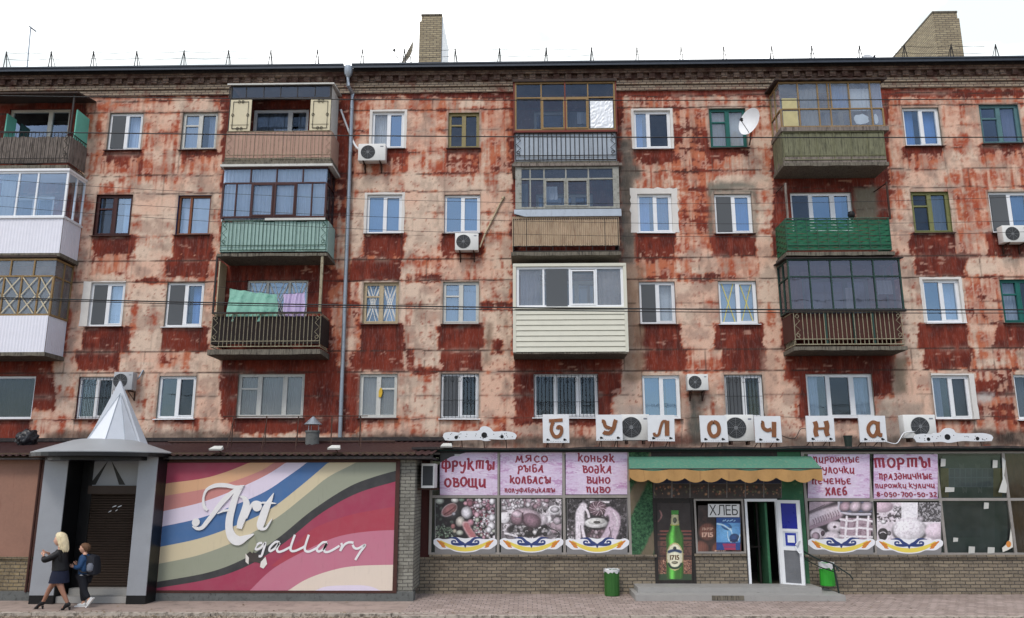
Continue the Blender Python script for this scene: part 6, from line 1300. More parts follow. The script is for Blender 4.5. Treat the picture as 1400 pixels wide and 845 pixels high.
# entrance portal
por = thing('gallery_entrance', 'grey clad gallery entrance with a round canopy and a sharp metal spire', 'entrance', (PX(140, 820, YP), YP, 0))
ZP0, ZP1 = .2, PZ(140, 622, YP)
for c0, c1 in ((51.5, 84), (182, 208)):
    a, b = PX(c0, 715, YP), PX(c1, 715, YP); m = MB(); m.box(a, b, YP, YP + .03, ZP0, ZP1)
    o = m.build('pillar', GREYP, por); m = MB(); m.box(a + .002, b - .002, YP + .03, YG + (.06 if c0 > 100 else .75), 0, ZP1); m.box(a + .001, b - .001, YP + .004, YP + .03, 0, ZP0 - .002); m.build('pillar_side', BLKP, o)
a, b = PX(84.5, 715, YP), PX(181.5, 715, YP); ys_ = YP + .7
m = MB(); m.box(a - .0, a + .28, ys_ - .02, ys_ + .1, 0, ZP1); m.box(b - .12, b, ys_ - .02, ys_ + .1, 0, ZP1); m.build('dark_jamb', BLKP, por)
zs_ = PZ(140, 664, ys_); m = MB(); m.box(a + .28, b - .12, ys_ - .03, ys_ + .05, zs_ + .001, ZP1)
hd = m.build('header', GREYP, por); m = MB(); q = PX(151, 630, ys_)
for s_ in (-1, 1): m.prism([(q + s_ * .03, ZP1 - .1), (q + s_ * .30, zs_ + .02), (q + s_ * .46, zs_ + .02)] if s_ < 0 else [(q + .03, ZP1 - .1), (q + .46, zs_ + .02), (q + .30, zs_ + .02)], ys_ - .034, ys_ - .03)
m.build('black_emblem', BLKP, hd)
SHUT = mat('brown_roller_slats', (66, 54, 46), .6, .2, var=.15, dirt=(52, 42, 38), damt=.3)
m = MB(); z = .34; x0_, x1_ = a + .28, b - .12
while z < zs_ - .2: m.hexa([(x0_, ys_ - .0, z), (x1_, ys_ - .0, z), (x1_, ys_ + .03, z), (x0_, ys_ + .03, z), (x0_, ys_ - .012, z + .03), (x1_, ys_ - .012, z + .03), (x1_, ys_ + .03, z + .058), (x0_, ys_ + .03, z + .058)]); z += .062
m.box(x0_, x1_, ys_ + .031, ys_ + .06, .3, zs_); sh = m.build('roller_shutter', SHUT, por); m = MB(); m.box(x0_ - .0, x1_ + .0, ys_ - .2, ys_ - .032, zs_ - .2, zs_); m.build('shutter_box', SHUT, sh)
m = MB()
for (u, v, l_) in ((.42, .78, .1), (.36, .73, .07), (.52, .78, .1), (.49, .74, .05)): x = x0_ + (x1_ - x0_) * u; z = .3 + (zs_ - .3) * v; m.prism([(x, z), (x + l_, z + .03), (x + l_ * 1.1, z + .06), (x + l_ * .3, z + .03)], ys_ - .022, ys_ - .014)
m.build('peeled_sticker', PVC, sh)
m = MB(); m.box(a, b, YP + .1, ys_ + .1, .01, .16); m.box(a + .1, b - .0, YP + .45, ys_ + .1, .16, .3); m.build('step', STEPM, por)
cx_, cy_ = PX(143, 612, YP + .3), YP + .35; zc_ = PZ(143, 617, YP - .8); m = MB()
m.lathe((cx_, cy_, zc_), [(1.55, -.1), (1.62, -.1), (1.62, .0), (1.5, .045), (.75, .3), (.6, .33)], 40); m.build('round_canopy', mat('grey_canopy_sheet', (150, 152, 154), .5, .3, var=.08, dirt=(110, 110, 110), damt=.25), por, True)
m = MB(); m.lathe((cx_, cy_, zc_ - .002), [(1.624, -.11), (1.634, -.11), (1.634, -.02), (1.624, -.02)], 40); m.lathe((cx_, cy_, zc_ - .2), [(1.3, 0), (1.3, .1)], 30); m.build('canopy_edge', BLKP, por)
SPM = mat('bright_spire_sheet', (200, 204, 210), .5, .15, var=.06, dirt=(160, 162, 166), damt=.25, bump=.08)
sy = lambda x, y, Y: P(40 + x / 6.76, 515 + y / 6.76, Y)
ap, bl, br_ = sy(838, 40, cy_ + .12), sy(522, 592, cy_ + .12), sy(1040, 610, cy_ + .12); zb2 = min(bl.z, br_.z) - .06; m = MB()
m.hexa([(bl.x, cy_ + .1, zb2), (br_.x, cy_ + .1, zb2), (br_.x, cy_ + .5, zb2), (bl.x, cy_ + .5, zb2), (ap.x - .012, cy_ + .12, ap.z), (ap.x + .012, cy_ + .12, ap.z), (ap.x + .012, cy_ + .16, ap.z), (ap.x - .012, cy_ + .16, ap.z)]); sp_ = m.build('spire', SPM, por)
m = MB(); a2 = sy(824, 148, cy_ - .05); base = [(bl.x + .04, cy_ + .09), (bl.x + .12, cy_ - .2), ((bl.x * .73 + br_.x * .27), cy_ - .62), ((bl.x * .38 + br_.x * .62), cy_ - .66), (br_.x - .2, cy_ - .3), (br_.x - .06, cy_ + .09)]
for (xa_, ya_), (xb_, yb__) in zip(base, base[1:]): m.face((xa_, ya_, zb2), (xb_, yb__, zb2), (a2.x, cy_ + .06, a2.z))
m.build('faceted_front', SPM, sp_)
m = MB()
for xa_, ya_ in base[1:-1]: m.tube([(xa_, ya_ - .006, zb2), (a2.x, cy_ + .05, a2.z)], .009, 4)
m.build('folded_seam', ZINC, sp_)
# billboard
bb = thing('gallery_billboard', 'large billboard of wavy coloured stripes with white script lettering', 'billboard', (PX(380, 808, YG), YG, PZ(380, 808, YG)))
bz = lambda x, y: (200 + x / 3.4486, 600 + y / 3.4486)
x0b, x1b = PX(222.5, 720, YG), PX(539.5, 720, YG); z0b, z1b = PZ(380, 807, YG), PZ(380, 632.5, YG)
def clampb(v, pad=0): return (min(max(v[0], x0b), x1b), min(max(v[1], z0b), z1b))
STR = [((158, 50, 78), None), ((212, 164, 124), ([(40, 222), (100, 210), (300, 180), (480, 115), (560, 60)], 'T')), ((196, 128, 122), ([(40, 278), (95, 268), (330, 225), (520, 160), (600, 115), (680, 60)], 'T')),
       ((222, 210, 226), ([(40, 346), (85, 340), (260, 300), (420, 240), (560, 175), (655, 115), (720, 60)], 'T')), ((58, 104, 156), ([(40, 418), (82, 412), (250, 375), (400, 320), (560, 250), (680, 170), (755, 115), (810, 60)], 'T')),
       ((208, 194, 160), ([(30, 514), (75, 507), (250, 470), (420, 410), (580, 335), (720, 230), (855, 115), (910, 60)], 'T')), ((146, 150, 130), ([(30, 595), (65, 588), (260, 545), (450, 470), (620, 370), (760, 260), (860, 180), (990, 112), (1060, 60)], 'T')),
       ((34, 36, 40), ([(20, 678), (55, 673), (300, 628), (470, 562), (620, 470), (780, 340), (950, 230), (1080, 178), (1220, 140)], 'R')), ((156, 46, 78), ([(0, 712), (52, 703), (300, 660), (480, 598), (650, 492), (820, 355), (1000, 255), (1220, 190)], 'R')),
       ((166, 48, 70), ([(590, 600), (680, 520), (780, 430), (880, 385), (1000, 350), (1220, 312)], 'R')), ((190, 112, 134), ([(440, 760), (490, 715), (600, 612), (760, 522), (900, 462), (1050, 436), (1220, 428)], 'B')), ((222, 206, 190), ([(600, 760), (670, 715), (760, 660), (880, 618), (1000, 598), (1220, 592)], 'B')), ((222, 210, 226), ([(760, 745), (830, 700), (930, 690), (1060, 695), (1150, 745)], 'C'))]
pc = Pic(YG - .03); pc.st = .0012
def wpoly(pts, c): pc.up(); pc.col = lin(*c); pc.face(*[(x, pc.y, z) for x, z in pts])
wpoly([(x0b, z0b), (x1b, z0b), (x1b, z1b), (x0b, z1b)], STR[0][0])
for c, (pts, end) in STR[1:]:
    q = [P(*bz(a, b), YG) for a, b in cr(pts, 8)]; L_ = [clampb((v.x, v.z)) for v in q]; L2 = []
    for v in L_:
        if not L2 or (abs(v[0] - L2[-1][0]) + abs(v[1] - L2[-1][1])) > .004: L2.append(v)
    if end == 'T': close = [(x1b, z1b), (x1b, z0b), (x0b, z0b)]
    elif end == 'R': close = [(x1b, z0b), (L2[0][0], z0b)] if L2[0][0] > x0b + .01 else [(x1b, z0b), (x0b, z0b)]
    elif end == 'B': close = [(x1b, z0b)]
    else: close = []
    if (end == 'R' and c == (166, 48, 70)): close = [P(*bz(1158, 445), YG) and (x1b, P(*bz(1158, 445), YG).z), (P(*bz(640, 600), YG).x, P(*bz(640, 600), YG).z)]
    wpoly(L2 + close, c)
pr = pc.build('striped_print', PRINTB, bb)
m = MB(); m.box(x0b - .1, x0b, YG - .06, YG + .06, z0b - .06, z1b + .05); m.box(x1b, x1b + .1, YG - .06, YG + .06, z0b - .06, z1b + .05); m.box(x0b, x1b, YG - .058, YG + .06, z0b - .06, z0b); m.box(x0b, x1b, YG - .058, YG + .06, z1b, z1b + .05); m.box(x0b, x1b, YG - .028, YG + .05, z0b, z1b); m.build('frame', RUSTF, bb)
WHT = (224, 222, 220)
pa = Pic(YG - .075)
az_ = lambda x, y: (255 + x / 8.45, 655 + y / 8.45)
for pts, wd in (([(240, 362), (204, 318), (194, 220), (232, 125), (330, 76), (450, 72), (560, 92), (668, 74)], [24, 36, 26, 34, 50, 52, 40, 12]), ([(592, 95), (480, 195), (390, 292), (310, 400), (232, 500), (180, 560), (122, 572), (76, 535)], [26, 60, 62, 56, 54, 46, 38, 40]), ([(636, 84), (570, 190), (530, 320), (497, 450), (492, 580), (530, 676), (600, 712), (690, 676), (775, 636)], [50, 74, 82, 90, 92, 110, 110, 62, 16]),
                ([(612, 200), (660, 215), (690, 280), (672, 370), (632, 480), (606, 572)], [10, 46, 80, 92, 88, 66]), ([(690, 455), (722, 360), (762, 285), (805, 263), (860, 276), (890, 270)], [20, 36, 34, 28, 22, 18]), ([(1006, 162), (962, 250), (920, 330), (880, 440), (852, 530), (856, 582)], [6, 56, 86, 96, 90, 50]), ([(850, 574), (910, 572), (958, 505), (988, 458)], [40, 30, 20, 6]), ([(872, 272), (960, 276), (1034, 282)], [22, 26, 8]), ([(356, 398), (430, 366), (494, 360)], [14, 28, 22])):
    pa.rib([az_(a, b) for a, b in pts], [w_ * .8 / 8.45 for w_ in wd], WHT, 7, .03, up=False); pa.y -= .0011
for a, b, r_ in ((106, 500, 38), (815, 318, 46), (626, 92, 20)): q = P(*az_(a, b), pa.y); k = abs(P(1, 0, pa.y).x - P(0, 0, pa.y).x) / 8.45; pa.disc_y((q.x, q.z), r_ * k, pa.y, pa.y + .03, 22); pa.y -= .0011
pa.build('art_lettering', mat('white_board_letter', (226, 224, 222), .5, var=.05, dirt=(190, 186, 182), damt=.25), bb)
pg = Pic(YG - .055); gx = lambda pts, wd: (pg.rib([bz(a, b) for a, b in pts], [w_ / 3.4486 for w_ in (wd if isinstance(wd, list) else [wd] * len(pts))], WHT, 6, .012, up=False), setattr(pg, 'y', pg.y - .0007))
gz = lambda pts, wd=21: (pg.rib([(340 + a / 8.235, 720 + b / 8.235) for a, b in pts], wd / 8.235, WHT, 7, .01, up=False), setattr(pg, 'y', pg.y - .0007))
gz([(152, 185), (112, 190), (76, 232), (88, 258), (138, 236), (186, 182), (166, 262), (142, 328), (112, 332)]); gz([(346, 178), (300, 174), (238, 236), (240, 276), (292, 248), (346, 186), (318, 250), (336, 284), (392, 270), (472, 228)])
gz([(520, 92), (482, 200), (472, 262), (512, 276), (600, 240), (642, 212)]); gz([(677, 92), (640, 205), (634, 266), (682, 281), (764, 242)]); gz([(882, 178), (832, 180), (768, 246), (788, 281), (842, 250), (878, 188), (848, 258), (870, 287), (932, 270), (1022, 216)])
gz([(1040, 186), (1050, 214), (1030, 276)]); gz([(1036, 262), (1080, 202), (1130, 177), (1180, 182)]); gz([(1170, 205), (1190, 240), (1232, 246), (1312, 206), (1252, 290), (1200, 376)])
pg.build('gallery_lettering', mat('white_script_letter', (226, 224, 224), .5, var=.05), bb)
pt_ = Pic(YG - .05); pt_.poly([bz(a, b) for a, b in ((470, 545), (490, 530), (520, 540), (560, 560), (545, 590), (520, 582), (480, 578))], (48, 40, 36)); pt_.poly([bz(a, b) for a, b in ((468, 540), (484, 560), (482, 592), (468, 580))], (220, 214, 206)); pt_.poly([bz(a, b) for a, b in ((540, 580), (562, 556), (570, 590), (552, 612), (536, 604))], (226, 222, 214)); pt_.poly([bz(a, b) for a, b in ((486, 480), (512, 456), (520, 500), (500, 540), (478, 520))], (150, 152, 126)); pt_.build('torn_hole', PRINTB, bb)
# ---------------------------------------------------------------- air conditioners
ACW = mat('ac_white_casing', (214, 214, 210), .5, var=.05, dirt=(160, 154, 144), damt=.28, bump=.05, streak=True)
ACG = mat('ac_grey_casing', (168, 170, 172), .5, var=.06, dirt=(120, 120, 118), damt=.28)
DARKF = mat('dark_fan_plastic', (52, 54, 56), .6, var=.2)  # dark grey for the fan openings and the side grille
ACGR = mat('ac_grille', (116, 118, 120), .5)
def ac(x0, x1, y0, y1, Y, label, m_=None, fan=.36, dep=.3, wall=0., legs=False, pipe=True, dark=False):
    a, b = PX(x0, (y0 + y1) / 2, Y), PX(x1, (y0 + y1) / 2, Y); z0, z1 = PZ(x0, y1, Y), PZ(x0, y0, Y)
    t_ = thing('air_conditioner', label, 'air conditioner', ((a + b) / 2, Y, z0), 'air conditioner units on the house front'); w_, h_ = b - a, z1 - z0
    bm = bmesh.new(); bmesh.ops.create_cube(bm, size=1); bmesh.ops.scale(bm, vec=(w_, dep, h_), verts=bm.verts); bmesh.ops.translate(bm, vec=((a + b) / 2, Y + dep / 2, (z0 + z1) / 2), verts=bm.verts)
    bmesh.ops.bevel(bm, geom=bm.edges[:], offset=.015, segments=2, affect='EDGES', profile=.5); m = MB(); bm.verts.index_update(); m.mesh([v.co[:] for v in bm.verts], [[v.index for v in f.verts] for f in bm.faces]); bm.free()
    m.box(b - w_ * .27, b - w_ * .262, Y - .004, Y, z0 + .03, z1 - .03); m.build('casing', m_ or ACW, t_, True)
    cx_, cz_, r_ = a + w_ * fan, (z0 + z1) / 2, h_ * .40; m = MB(); m.disc_y((cx_, cz_), r_, Y - .006, Y + .002, 28); m.build('fan_opening', DARKF, t_)
    m = MB()
    for k in range(1, 7):
        rr = r_ * k / 6.2; m.tube([(cx_ + rr * math.cos(i * 6.2832 / 20), Y - .014, cz_ + rr * math.sin(i * 6.2832 / 20)) for i in range(21)], .0035, 4, False)
    for k in range(4): an_ = k * math.pi / 4; m.tube([(cx_ - r_ * math.cos(an_), Y - .016, cz_ - r_ * math.sin(an_)), (cx_ + r_ * math.cos(an_), Y - .016, cz_ + r_ * math.sin(an_))], .005, 4)
    m.disc_y((cx_, cz_), r_ * .2, Y - .02, Y - .012, 12); m.build('fan_grille', ACGR, t_)
    m = MB(); m.box(b - w_ * .2, b - w_ * .08, Y - .003, Y, z1 - h_ * .2, z1 - h_ * .14); m.build('badge', mat('ac_badge', (120, 124, 132), .5), t_)
    m = MB()
    for x in (a + w_ * .2, b - w_ * .2):
        if legs: m.box(x - .03, x + .03, Y + .02, Y + dep - .02, z0 - .1, z0 - .002)
        else: m.box(x - .018, x + .018, Y - .02, wall, z0 - .04, z0 - .002); m.box(x - .017, x + .017, wall - .04, wall - .004, z0 - .3, z0 - .04); m.tube([(x, Y + .03, z0 - .04), (x, wall - .03, z0 - .28)], .012, 5)
    m.build('bracket', RUST, t_); return t_, a, b, z0, z1
ac(489.5, 527, 196.5, 219.5, -.42, 'beige air conditioner at the top floor window next to the drainpipe')
m = MB(); m.tube(cr([pt(466, 150, -.02), pt(474, 172, -.05), pt(484, 196, -.1), pt(490, 204, -.3)], 6), .035, 8); m.solo('white_pipe', PVC, 'short white plastic pipe bending down behind the drainpipe to the top air conditioner', 'pipe', smooth=True)
ac(622, 654, 318.5, 342, -.4, 'white air conditioner hanging under a blue paned window with a slanting hose')
m = MB(); m.tube([pt(656, 338, -.2), pt(664, 318, -.05), pt(688, 270, -.04)], .03, 8); m.tube([pt(687, 272, -.04), pt(689, 269, -.02)], .05, 8); m.solo('refrigerant_hose', BEIGE, 'beige hose slanting up the wall from the hanging air conditioner', 'hose', smooth=True)
ac(155, 181, 508.5, 533, -.5, 'grey air conditioner on the wall behind the metal spire', ACG)
m = MB(); m.tube(cr([pt(184, 520, -.3), pt(190, 516, -.1), pt(196, 506, -.04)], 6), .03, 6); m.solo('foil_hose', ZINC, 'short silvery hose beside the air conditioner behind the spire', 'hose', smooth=True)
ac(940, 968.5, 511.5, 533.5, -.42, 'small white air conditioner above the letter signs, stained wall below it')
ac(849, 888, 566.5, 602, YS + .5, 'big outdoor unit between the second and third letter signs', dark=True, legs=True)
ac(992, 1031, 567, 603, YS + .5, 'big outdoor unit between the fourth and fifth letter signs', dark=True, legs=True)
ac(1236, 1280, 567, 599, YS + .4, 'big outdoor unit after the last letter sign', fan=.5, dark=True, legs=True)
ac(1371, 1408, 308, 331, -.4, 'air conditioner cut off by the right edge under a third floor window')
# unit on the side wall of the annex
q0, q1 = P(577, 634, YS - .75), P(590, 667, YS - .75); t_ = thing('air_conditioner', 'air conditioner mounted sideways at the annex corner beside the fruit poster', 'air conditioner', (q0.x, YS - .6, q1.z), 'air conditioner units on the house front')
xw = xe1 + .02; m = MB(); m.box(xw + .1, xw + .42, YS - .95, YS - .22, q1.z, q0.z); m.build('casing', ACW, t_)
m = MB(); m.box(xw + .13, xw + .39, YS - .958, YS - .95, q1.z + .06, q0.z - .06); m.build('side_grille', DARKF, t_)
m = MB()
for k in range(12): z = q1.z + .05 + (q0.z - q1.z - .1) * k / 11; m.box(xw + .42, xw + .43, YS - .9, YS - .3, z, z + .02)
m.build('louvre', ACW, t_); m = MB(); m.box(xw, xw + .5, YS - .9, YS - .86, q1.z - .05, q1.z - .005); m.box(xw, xw + .5, YS - .32, YS - .28, q1.z - .05, q1.z - .005); m.build('bracket', RUST, t_)

# ---------------------------------------------------------------- letter signs on the shop roof
LBR = mat('brown_sign_letter', (128, 82, 52), .7, var=.2, dirt=(176, 150, 126), damt=.22)
SGNW = mat('white_sign_board', (216, 218, 220), .6, var=.06, dirt=(168, 164, 156), damt=.25, streak=True)
SG = [(742, 778, 566.5, 605.5, 'Б', [([(.24, .23), (.76, .2)], .12), ([(.40, .27), (.33, .45), (.34, .62), (.46, .78), (.62, .76), (.71, .62), (.70, .47), (.60, .44), (.56, .52)], .13)]),
      (815, 851, 567, 602.5, 'У', [([(.22, .25), (.30, .27), (.36, .45), (.52, .52)], .13), ([(.76, .2), (.72, .3), (.66, .52), (.52, .70), (.34, .70), (.27, .66)], .15), ([(.36, .52), (.6, .5)], .06)]),
      (886, 922.5, 567.5, 603, 'Л', [([(.72, .22), (.71, .5), (.70, .8)], .17), ([(.70, .25), (.56, .26), (.46, .5), (.38, .76), (.24, .78), (.22, .68)], .1)]),
      (957, 994, 568, 604.5, 'О', [([(.5, .24), (.36, .34), (.33, .55), (.40, .74), (.52, .78), (.66, .68), (.70, .48), (.64, .3), (.5, .24)], .14)]),
      (1032, 1068, 569, 605, 'Ч', [([(.26, .24), (.30, .26), (.32, .44), (.46, .54), (.62, .5)], .14), ([(.74, .22), (.72, .5), (.70, .8)], .17)]),
      (1103, 1141, 568.5, 604, 'Н', [([(.30, .22), (.34, .4), (.30, .6), (.33, .8)], .16), ([(.70, .2), (.73, .4), (.69, .6), (.73, .78)], .17), ([(.32, .5), (.72, .48)], .08)]),
      (1175, 1211.5, 568.5, 604.5, 'А', [([(.68, .3), (.52, .24), (.36, .38), (.32, .58), (.42, .76), (.56, .74), (.66, .56)], .13), ([(.70, .22), (.68, .5), (.70, .7), (.82, .74)], .15)])]
NM = ['first of the sign squares, a brown letter like a b under a flat bar', 'white sign square with a brown Cyrillic U', 'white sign square with a brown Cyrillic L', 'white sign square with a round brown O', 'white sign square with a brown Cyrillic Ch', 'white sign square with a brown Cyrillic N of two posts', 'last of the sign squares, with a brown Cyrillic A']
ys2 = YS + .12
for (x0, x1, y0, y1, ch, st_), lb in zip(SG, NM):
    a, b = PX(x0, 585, ys2), PX(x1, 585, ys2); z0, z1 = PZ(x0, y1, ys2), PZ(x0, y0, ys2); W_, H_ = b - a, z1 - z0; tl = rnd.uniform(-.015, .015)
    t_ = thing('letter_sign', lb, 'sign', ((a + b) / 2, ys2, ZL), 'bakery letter squares along the shop roof'); m = MB()
    m.prism([(a + tl, z0), (b + tl, z0 + rnd.uniform(-.01, .01)), (b, z1), (a, z1)], ys2, ys2 + .05); m.build('board', SGNW, t_)
    m = MB(); yy = ys2 - .02
    for pts, w_ in st_:
        q = cr([(a + u * W_, z1 - v * H_) for u, v in pts], 6); m.ribbon(q, w_ * W_, yy, .018); yy -= .0015
    m.build('letter', LBR, t_)
    m = MB()
    for u in [.08 + .065 * i for i in range(14)]: m.disc_y((a + u * W_, z0 + .045 * H_), .007, ys2 - .004, ys2 + .001, 6)
    for u in (.18, .82): m.disc_y((a + u * W_, z0 + .11 * H_), .035, ys2 - .004, ys2 + .001, 7); m.disc_y((a + u * W_ + .04, z0 + .10 * H_), .02, ys2 - .0045, ys2 + .001, 6)
    m.build('print_marks', BLACK, t_)
    m = MB()
    for u in (.2, .8): m.tube([(a + u * W_, ys2 + .06, z1 - .1), (a + u * W_, ys2 + .06, ZL - .03)], .015, 5); m.tube([(a + u * W_, ys2 + .06, z0 + .1), (a + u * W_ - .05, ys2 + .6, ZL - .02)], .012, 5)
    m.build('stand', RUST, t_)
# rolling pin boards
def pin(x0, x1, yc, hump, lb, Y):
    t_ = thing('cutout_sign', lb, 'sign', (PX((x0 + x1) / 2, yc, Y), Y, ZL), 'white cutout boards on the shop roof'); f = lambda u, v: (lambda q: (q.x, q.z))(P(x0 + (x1 - x0) * u, yc + v, Y)); m = MB()
    up = [(0, 1), (.02, -4), (.12, -5.5), (.22, -4.5), (.25, -6.5), (hump - .1, -7), (hump - .06, -11.5), (hump, -13.5), (hump + .07, -11), (hump + .11, -6.5), (.72, -6), (.86, -6.5), (.97, -4), (1, 0)]
    dn = [(.98, 4.5), (.8, 5), (.62, 4.5), (hump + .08, 6), (hump, 7), (hump - .08, 5.5), (.25, 6), (.12, 6.5), (.03, 6)]
    m.prism([f(u, v) for u, v in cr(up, 3) + cr(dn, 3)], Y, Y + .04); m.build('board', SGNW, t_)
    m = MB(); r = random.Random(int(x0))
    for i in range(26): u = r.uniform(.05, .95); m.disc_y(f(u, r.uniform(-4, 4)), .012, Y - .004, Y + .001, 6)
    m.disc_y(f(hump - .01, -1), .08, Y - .004, Y + .001, 10); m.disc_y(f(.18, 2), .05, Y - .004, Y + .001, 8); m.disc_y(f(.8, 1), .05, Y - .0045, Y + .001, 8); m.build('print_marks', BLACK, t_)
    m = MB()
    for u in (.25, .55, .85): q = f(u, 4); m.tube([(q[0], Y + .05, q[1]), (q[0] + .03, Y + .05, ZL - .02)], .014, 5)
    m.build('stand', RUST, t_)
pin(605.5, 706.5, 596, .57, 'white rolling pin shaped board at the start of the shop roof', YS + .1); pin(1250, 1358, 598.5, .43, 'white rolling pin shaped board below the last outdoor unit', YS + .1)
q = P(1160, 608, YS + .1); m = MB(); m.lathe((q.x, q.y, ZL + .02), [(.085, 0), (.11, .26), (.12, .26), (.12, .29), (.1, .29), (.085, .05)], 14); m.solo('roof_bucket', mat('dark_green_bucket', (34, 46, 40), .6, var=.2), 'small dark bucket on the shop roof between the last two letter signs', 'bucket', smooth=True)
# black bundle on the roof
q = P(38, 600, -1.6); q.z = za + (zb - za) * ((q.y - YG) / -YG) - .06; bs_ = bmesh.new(); bmesh.ops.create_icosphere(bs_, subdivisions=4, radius=.3); r = random.Random(5)
from mathutils import noise as mnoise
for v in bs_.verts: d_ = mnoise.fractal(v.co * 6, 1, 2, 4) * .12; v.co *= 1 + d_ * 2.2; v.co.z *= .9; v.co.x *= .95
m = MB(); bs_.verts.index_update(); m.mesh([(v.co.x + q.x, v.co.y + q.y, v.co.z + q.z + .26) for v in bs_.verts], [[v.index for v in f.verts] for f in bs_.faces]); bs_.free(); m.solo('wrapped_bundle', mat('black_plastic_wrap', (36, 36, 40), .35, var=.3, dirt=(120, 120, 124), damt=.24, bump=.8, bs=12), 'black plastic wrapped bundle on the roof at the left edge', 'bundle', smooth=True)
# ---------------------------------------------------------------- bins and handrail
def bin_(px, y0, y1, Y, zb, lb, c, w_, lo=.92):
    q = PX(px, y0, Y); z1 = PZ(px, y0, Y); h_ = z1 - zb; t_ = thing('litter_bin', lb, 'bin', (q, Y, zb), 'green bins by the grocery'); m = MB(); K = 36; prof = [(.94, .0), (1, .02), (1.0, .5), (1.02, .96), (1.02, 1.0), (.9, 1.0), (.88, .1)]
    vs = []; fs = []
    for r_, u in prof:
        for k in range(K): a = k * 6.2832 / K; rr = w_ * r_ * (1 - .035 * (k % 3 == 0)); vs.append((q + rr * math.cos(a), Y + rr * math.sin(a), zb + h_ * u))
    for i in range(len(prof) - 1):
        for k in range(K): fs.append((i * K + k, i * K + (k + 1) % K, (i + 1) * K + (k + 1) % K, (i + 1) * K + k))
    fs.append(tuple(range(K))); m.mesh(vs, fs); m.build('body', mat('green_bin_plastic', c, .5, var=.12, dirt=(40, 80, 30), damt=.25), t_)
    m = MB(); r = random.Random(int(px)); K = 24; vs = []; fs = []; pr_ = [(1.06, lo), (1.07, .95), (1.07, 1.03), (.96, 1.04), (.8, .7)]
    for i, (r_, u) in enumerate(pr_):
        for k in range(K): a = k * 6.2832 / K; j = (r.uniform(-.06, .05) if i == 0 else r.uniform(-.02, .02)); vs.append((q + w_ * (r_ + j * .3) * math.cos(a), Y + w_ * (r_ + j * .3) * math.sin(a), zb + h_ * (u + j)))
    for i in range(len(pr_) - 1):
        for k in range(K): fs.append((i * K + k, i * K + (k + 1) % K, (i + 1) * K + (k + 1) % K, (i + 1) * K + k))
    m.mesh(vs, fs); m.build('liner', mat('white_bin_liner', (206, 206, 206), .6, var=.1), t_, True)
bin_(836, 779, 812, YS - .32, .005, 'darker green ribbed bin standing on the paving left of the step', (44, 92, 36), .19)
bin_(1129.5, 770, 799, YS - .4, .262, 'bright green bin with a white liner on the step beside the open door', (46, 150, 42), .18, .78)
m = MB(); a = [pt(1097, 753, YS - .1), pt(1120, 765, YS - .5), pt(1139, 771, YS - .85), pt(1147, 781, YS - 1.0)]; m.tube(cr(a, 6), .02, 6); b = Vector(pt(1139, 771, YS - .85)); m.tube([b, (b.x + .1, b.y, .02)], .022, 6); c = [Vector(v) - Vector((0, 0, .18)) for v in a[:3]]; m.tube([tuple(v) for v in c], .014, 5); m.tube([(b.x, b.y, b.z), (b.x + .35, b.y - .1, b.z - .25), (b.x + .42, b.y - .1, b.z - .35)], .018, 6)
m.solo('handrail', mat('dark_green_rail', (34, 46, 44), .5, .3, var=.2), 'bent dark green handrail beside the bright bin on the step', 'handrail', smooth=True)
# ---------------------------------------------------------------- washing
def cloth(nm, c0, c1, y0, y1, Y, m_, lb, tilt=0, seed=1):
    r = random.Random(seed); n, k = 28, 16; m = MB(); vs = []
    for j in range(k + 1):
        for i in range(n + 1):
            u, v = i / n, j / k; q = P(c0 + (c1 - c0) * u - tilt * v * (1 - u) * .8, y0 + (y1 - y0) * v + tilt * u * (1 - v), Y); vs.append((q.x + .012 * math.sin(v * 7 + u * 4), Y + .05 * math.sin(u * 13 + seed + v * 1.5) * (.3 + v) + .018 * math.sin(u * 37 + v * 6), q.z - (.025 * abs(math.sin(u * 3.14 * 3)) + .02 * math.sin(u * 3.14)) * (1 - v)))
    m.mesh(vs, [(j * (n + 1) + i, j * (n + 1) + i + 1, (j + 1) * (n + 1) + i + 1, (j + 1) * (n + 1) + i) for j in range(k) for i in range(n)]); return m.solo(nm, m_, lb, 'laundry', 'washing hung over the balcony', smooth=True)
cloth('bedsheet', 314, 379, 394, 440, YB + .12, mat('mint_patterned_sheet', (136, 186, 168), .85, var=.15, vs=2, dirt=(84, 146, 126), damt=.4), 'wide mint green sheet hung behind the dark iron railing', 8, 1)
cloth('towel', 387, 417, 401, 434, YB + .12, mat('lilac_towel', (190, 174, 208), .9, var=.1, vs=3), 'small lilac towel hung beside the mint green sheet', -2, 3)
m = MB(); m.tube([pt(296, 392, YB + .12), pt(379, 402, YB + .12), pt(438, 399, YB + .12)], .006, 4); m.solo('washing_line', BLACK, 'washing line that carries the mint sheet and the lilac towel', 'line')
m = MB(); q = P(520, 536, .05); m.prism([(q.x - .05, q.z - .16), (q.x + .03, q.z - .17), (q.x + .07, q.z - .02), (q.x + .05, q.z + .12), (q.x, q.z + .14), (q.x - .05, q.z + .02)], .03, .06); m.solo('yellow_rag', mat('yellow_rag_cloth', (206, 170, 60), .85, var=.2), 'yellow rag hanging on the frame of the grey second floor window by the drainpipe', 'rag')
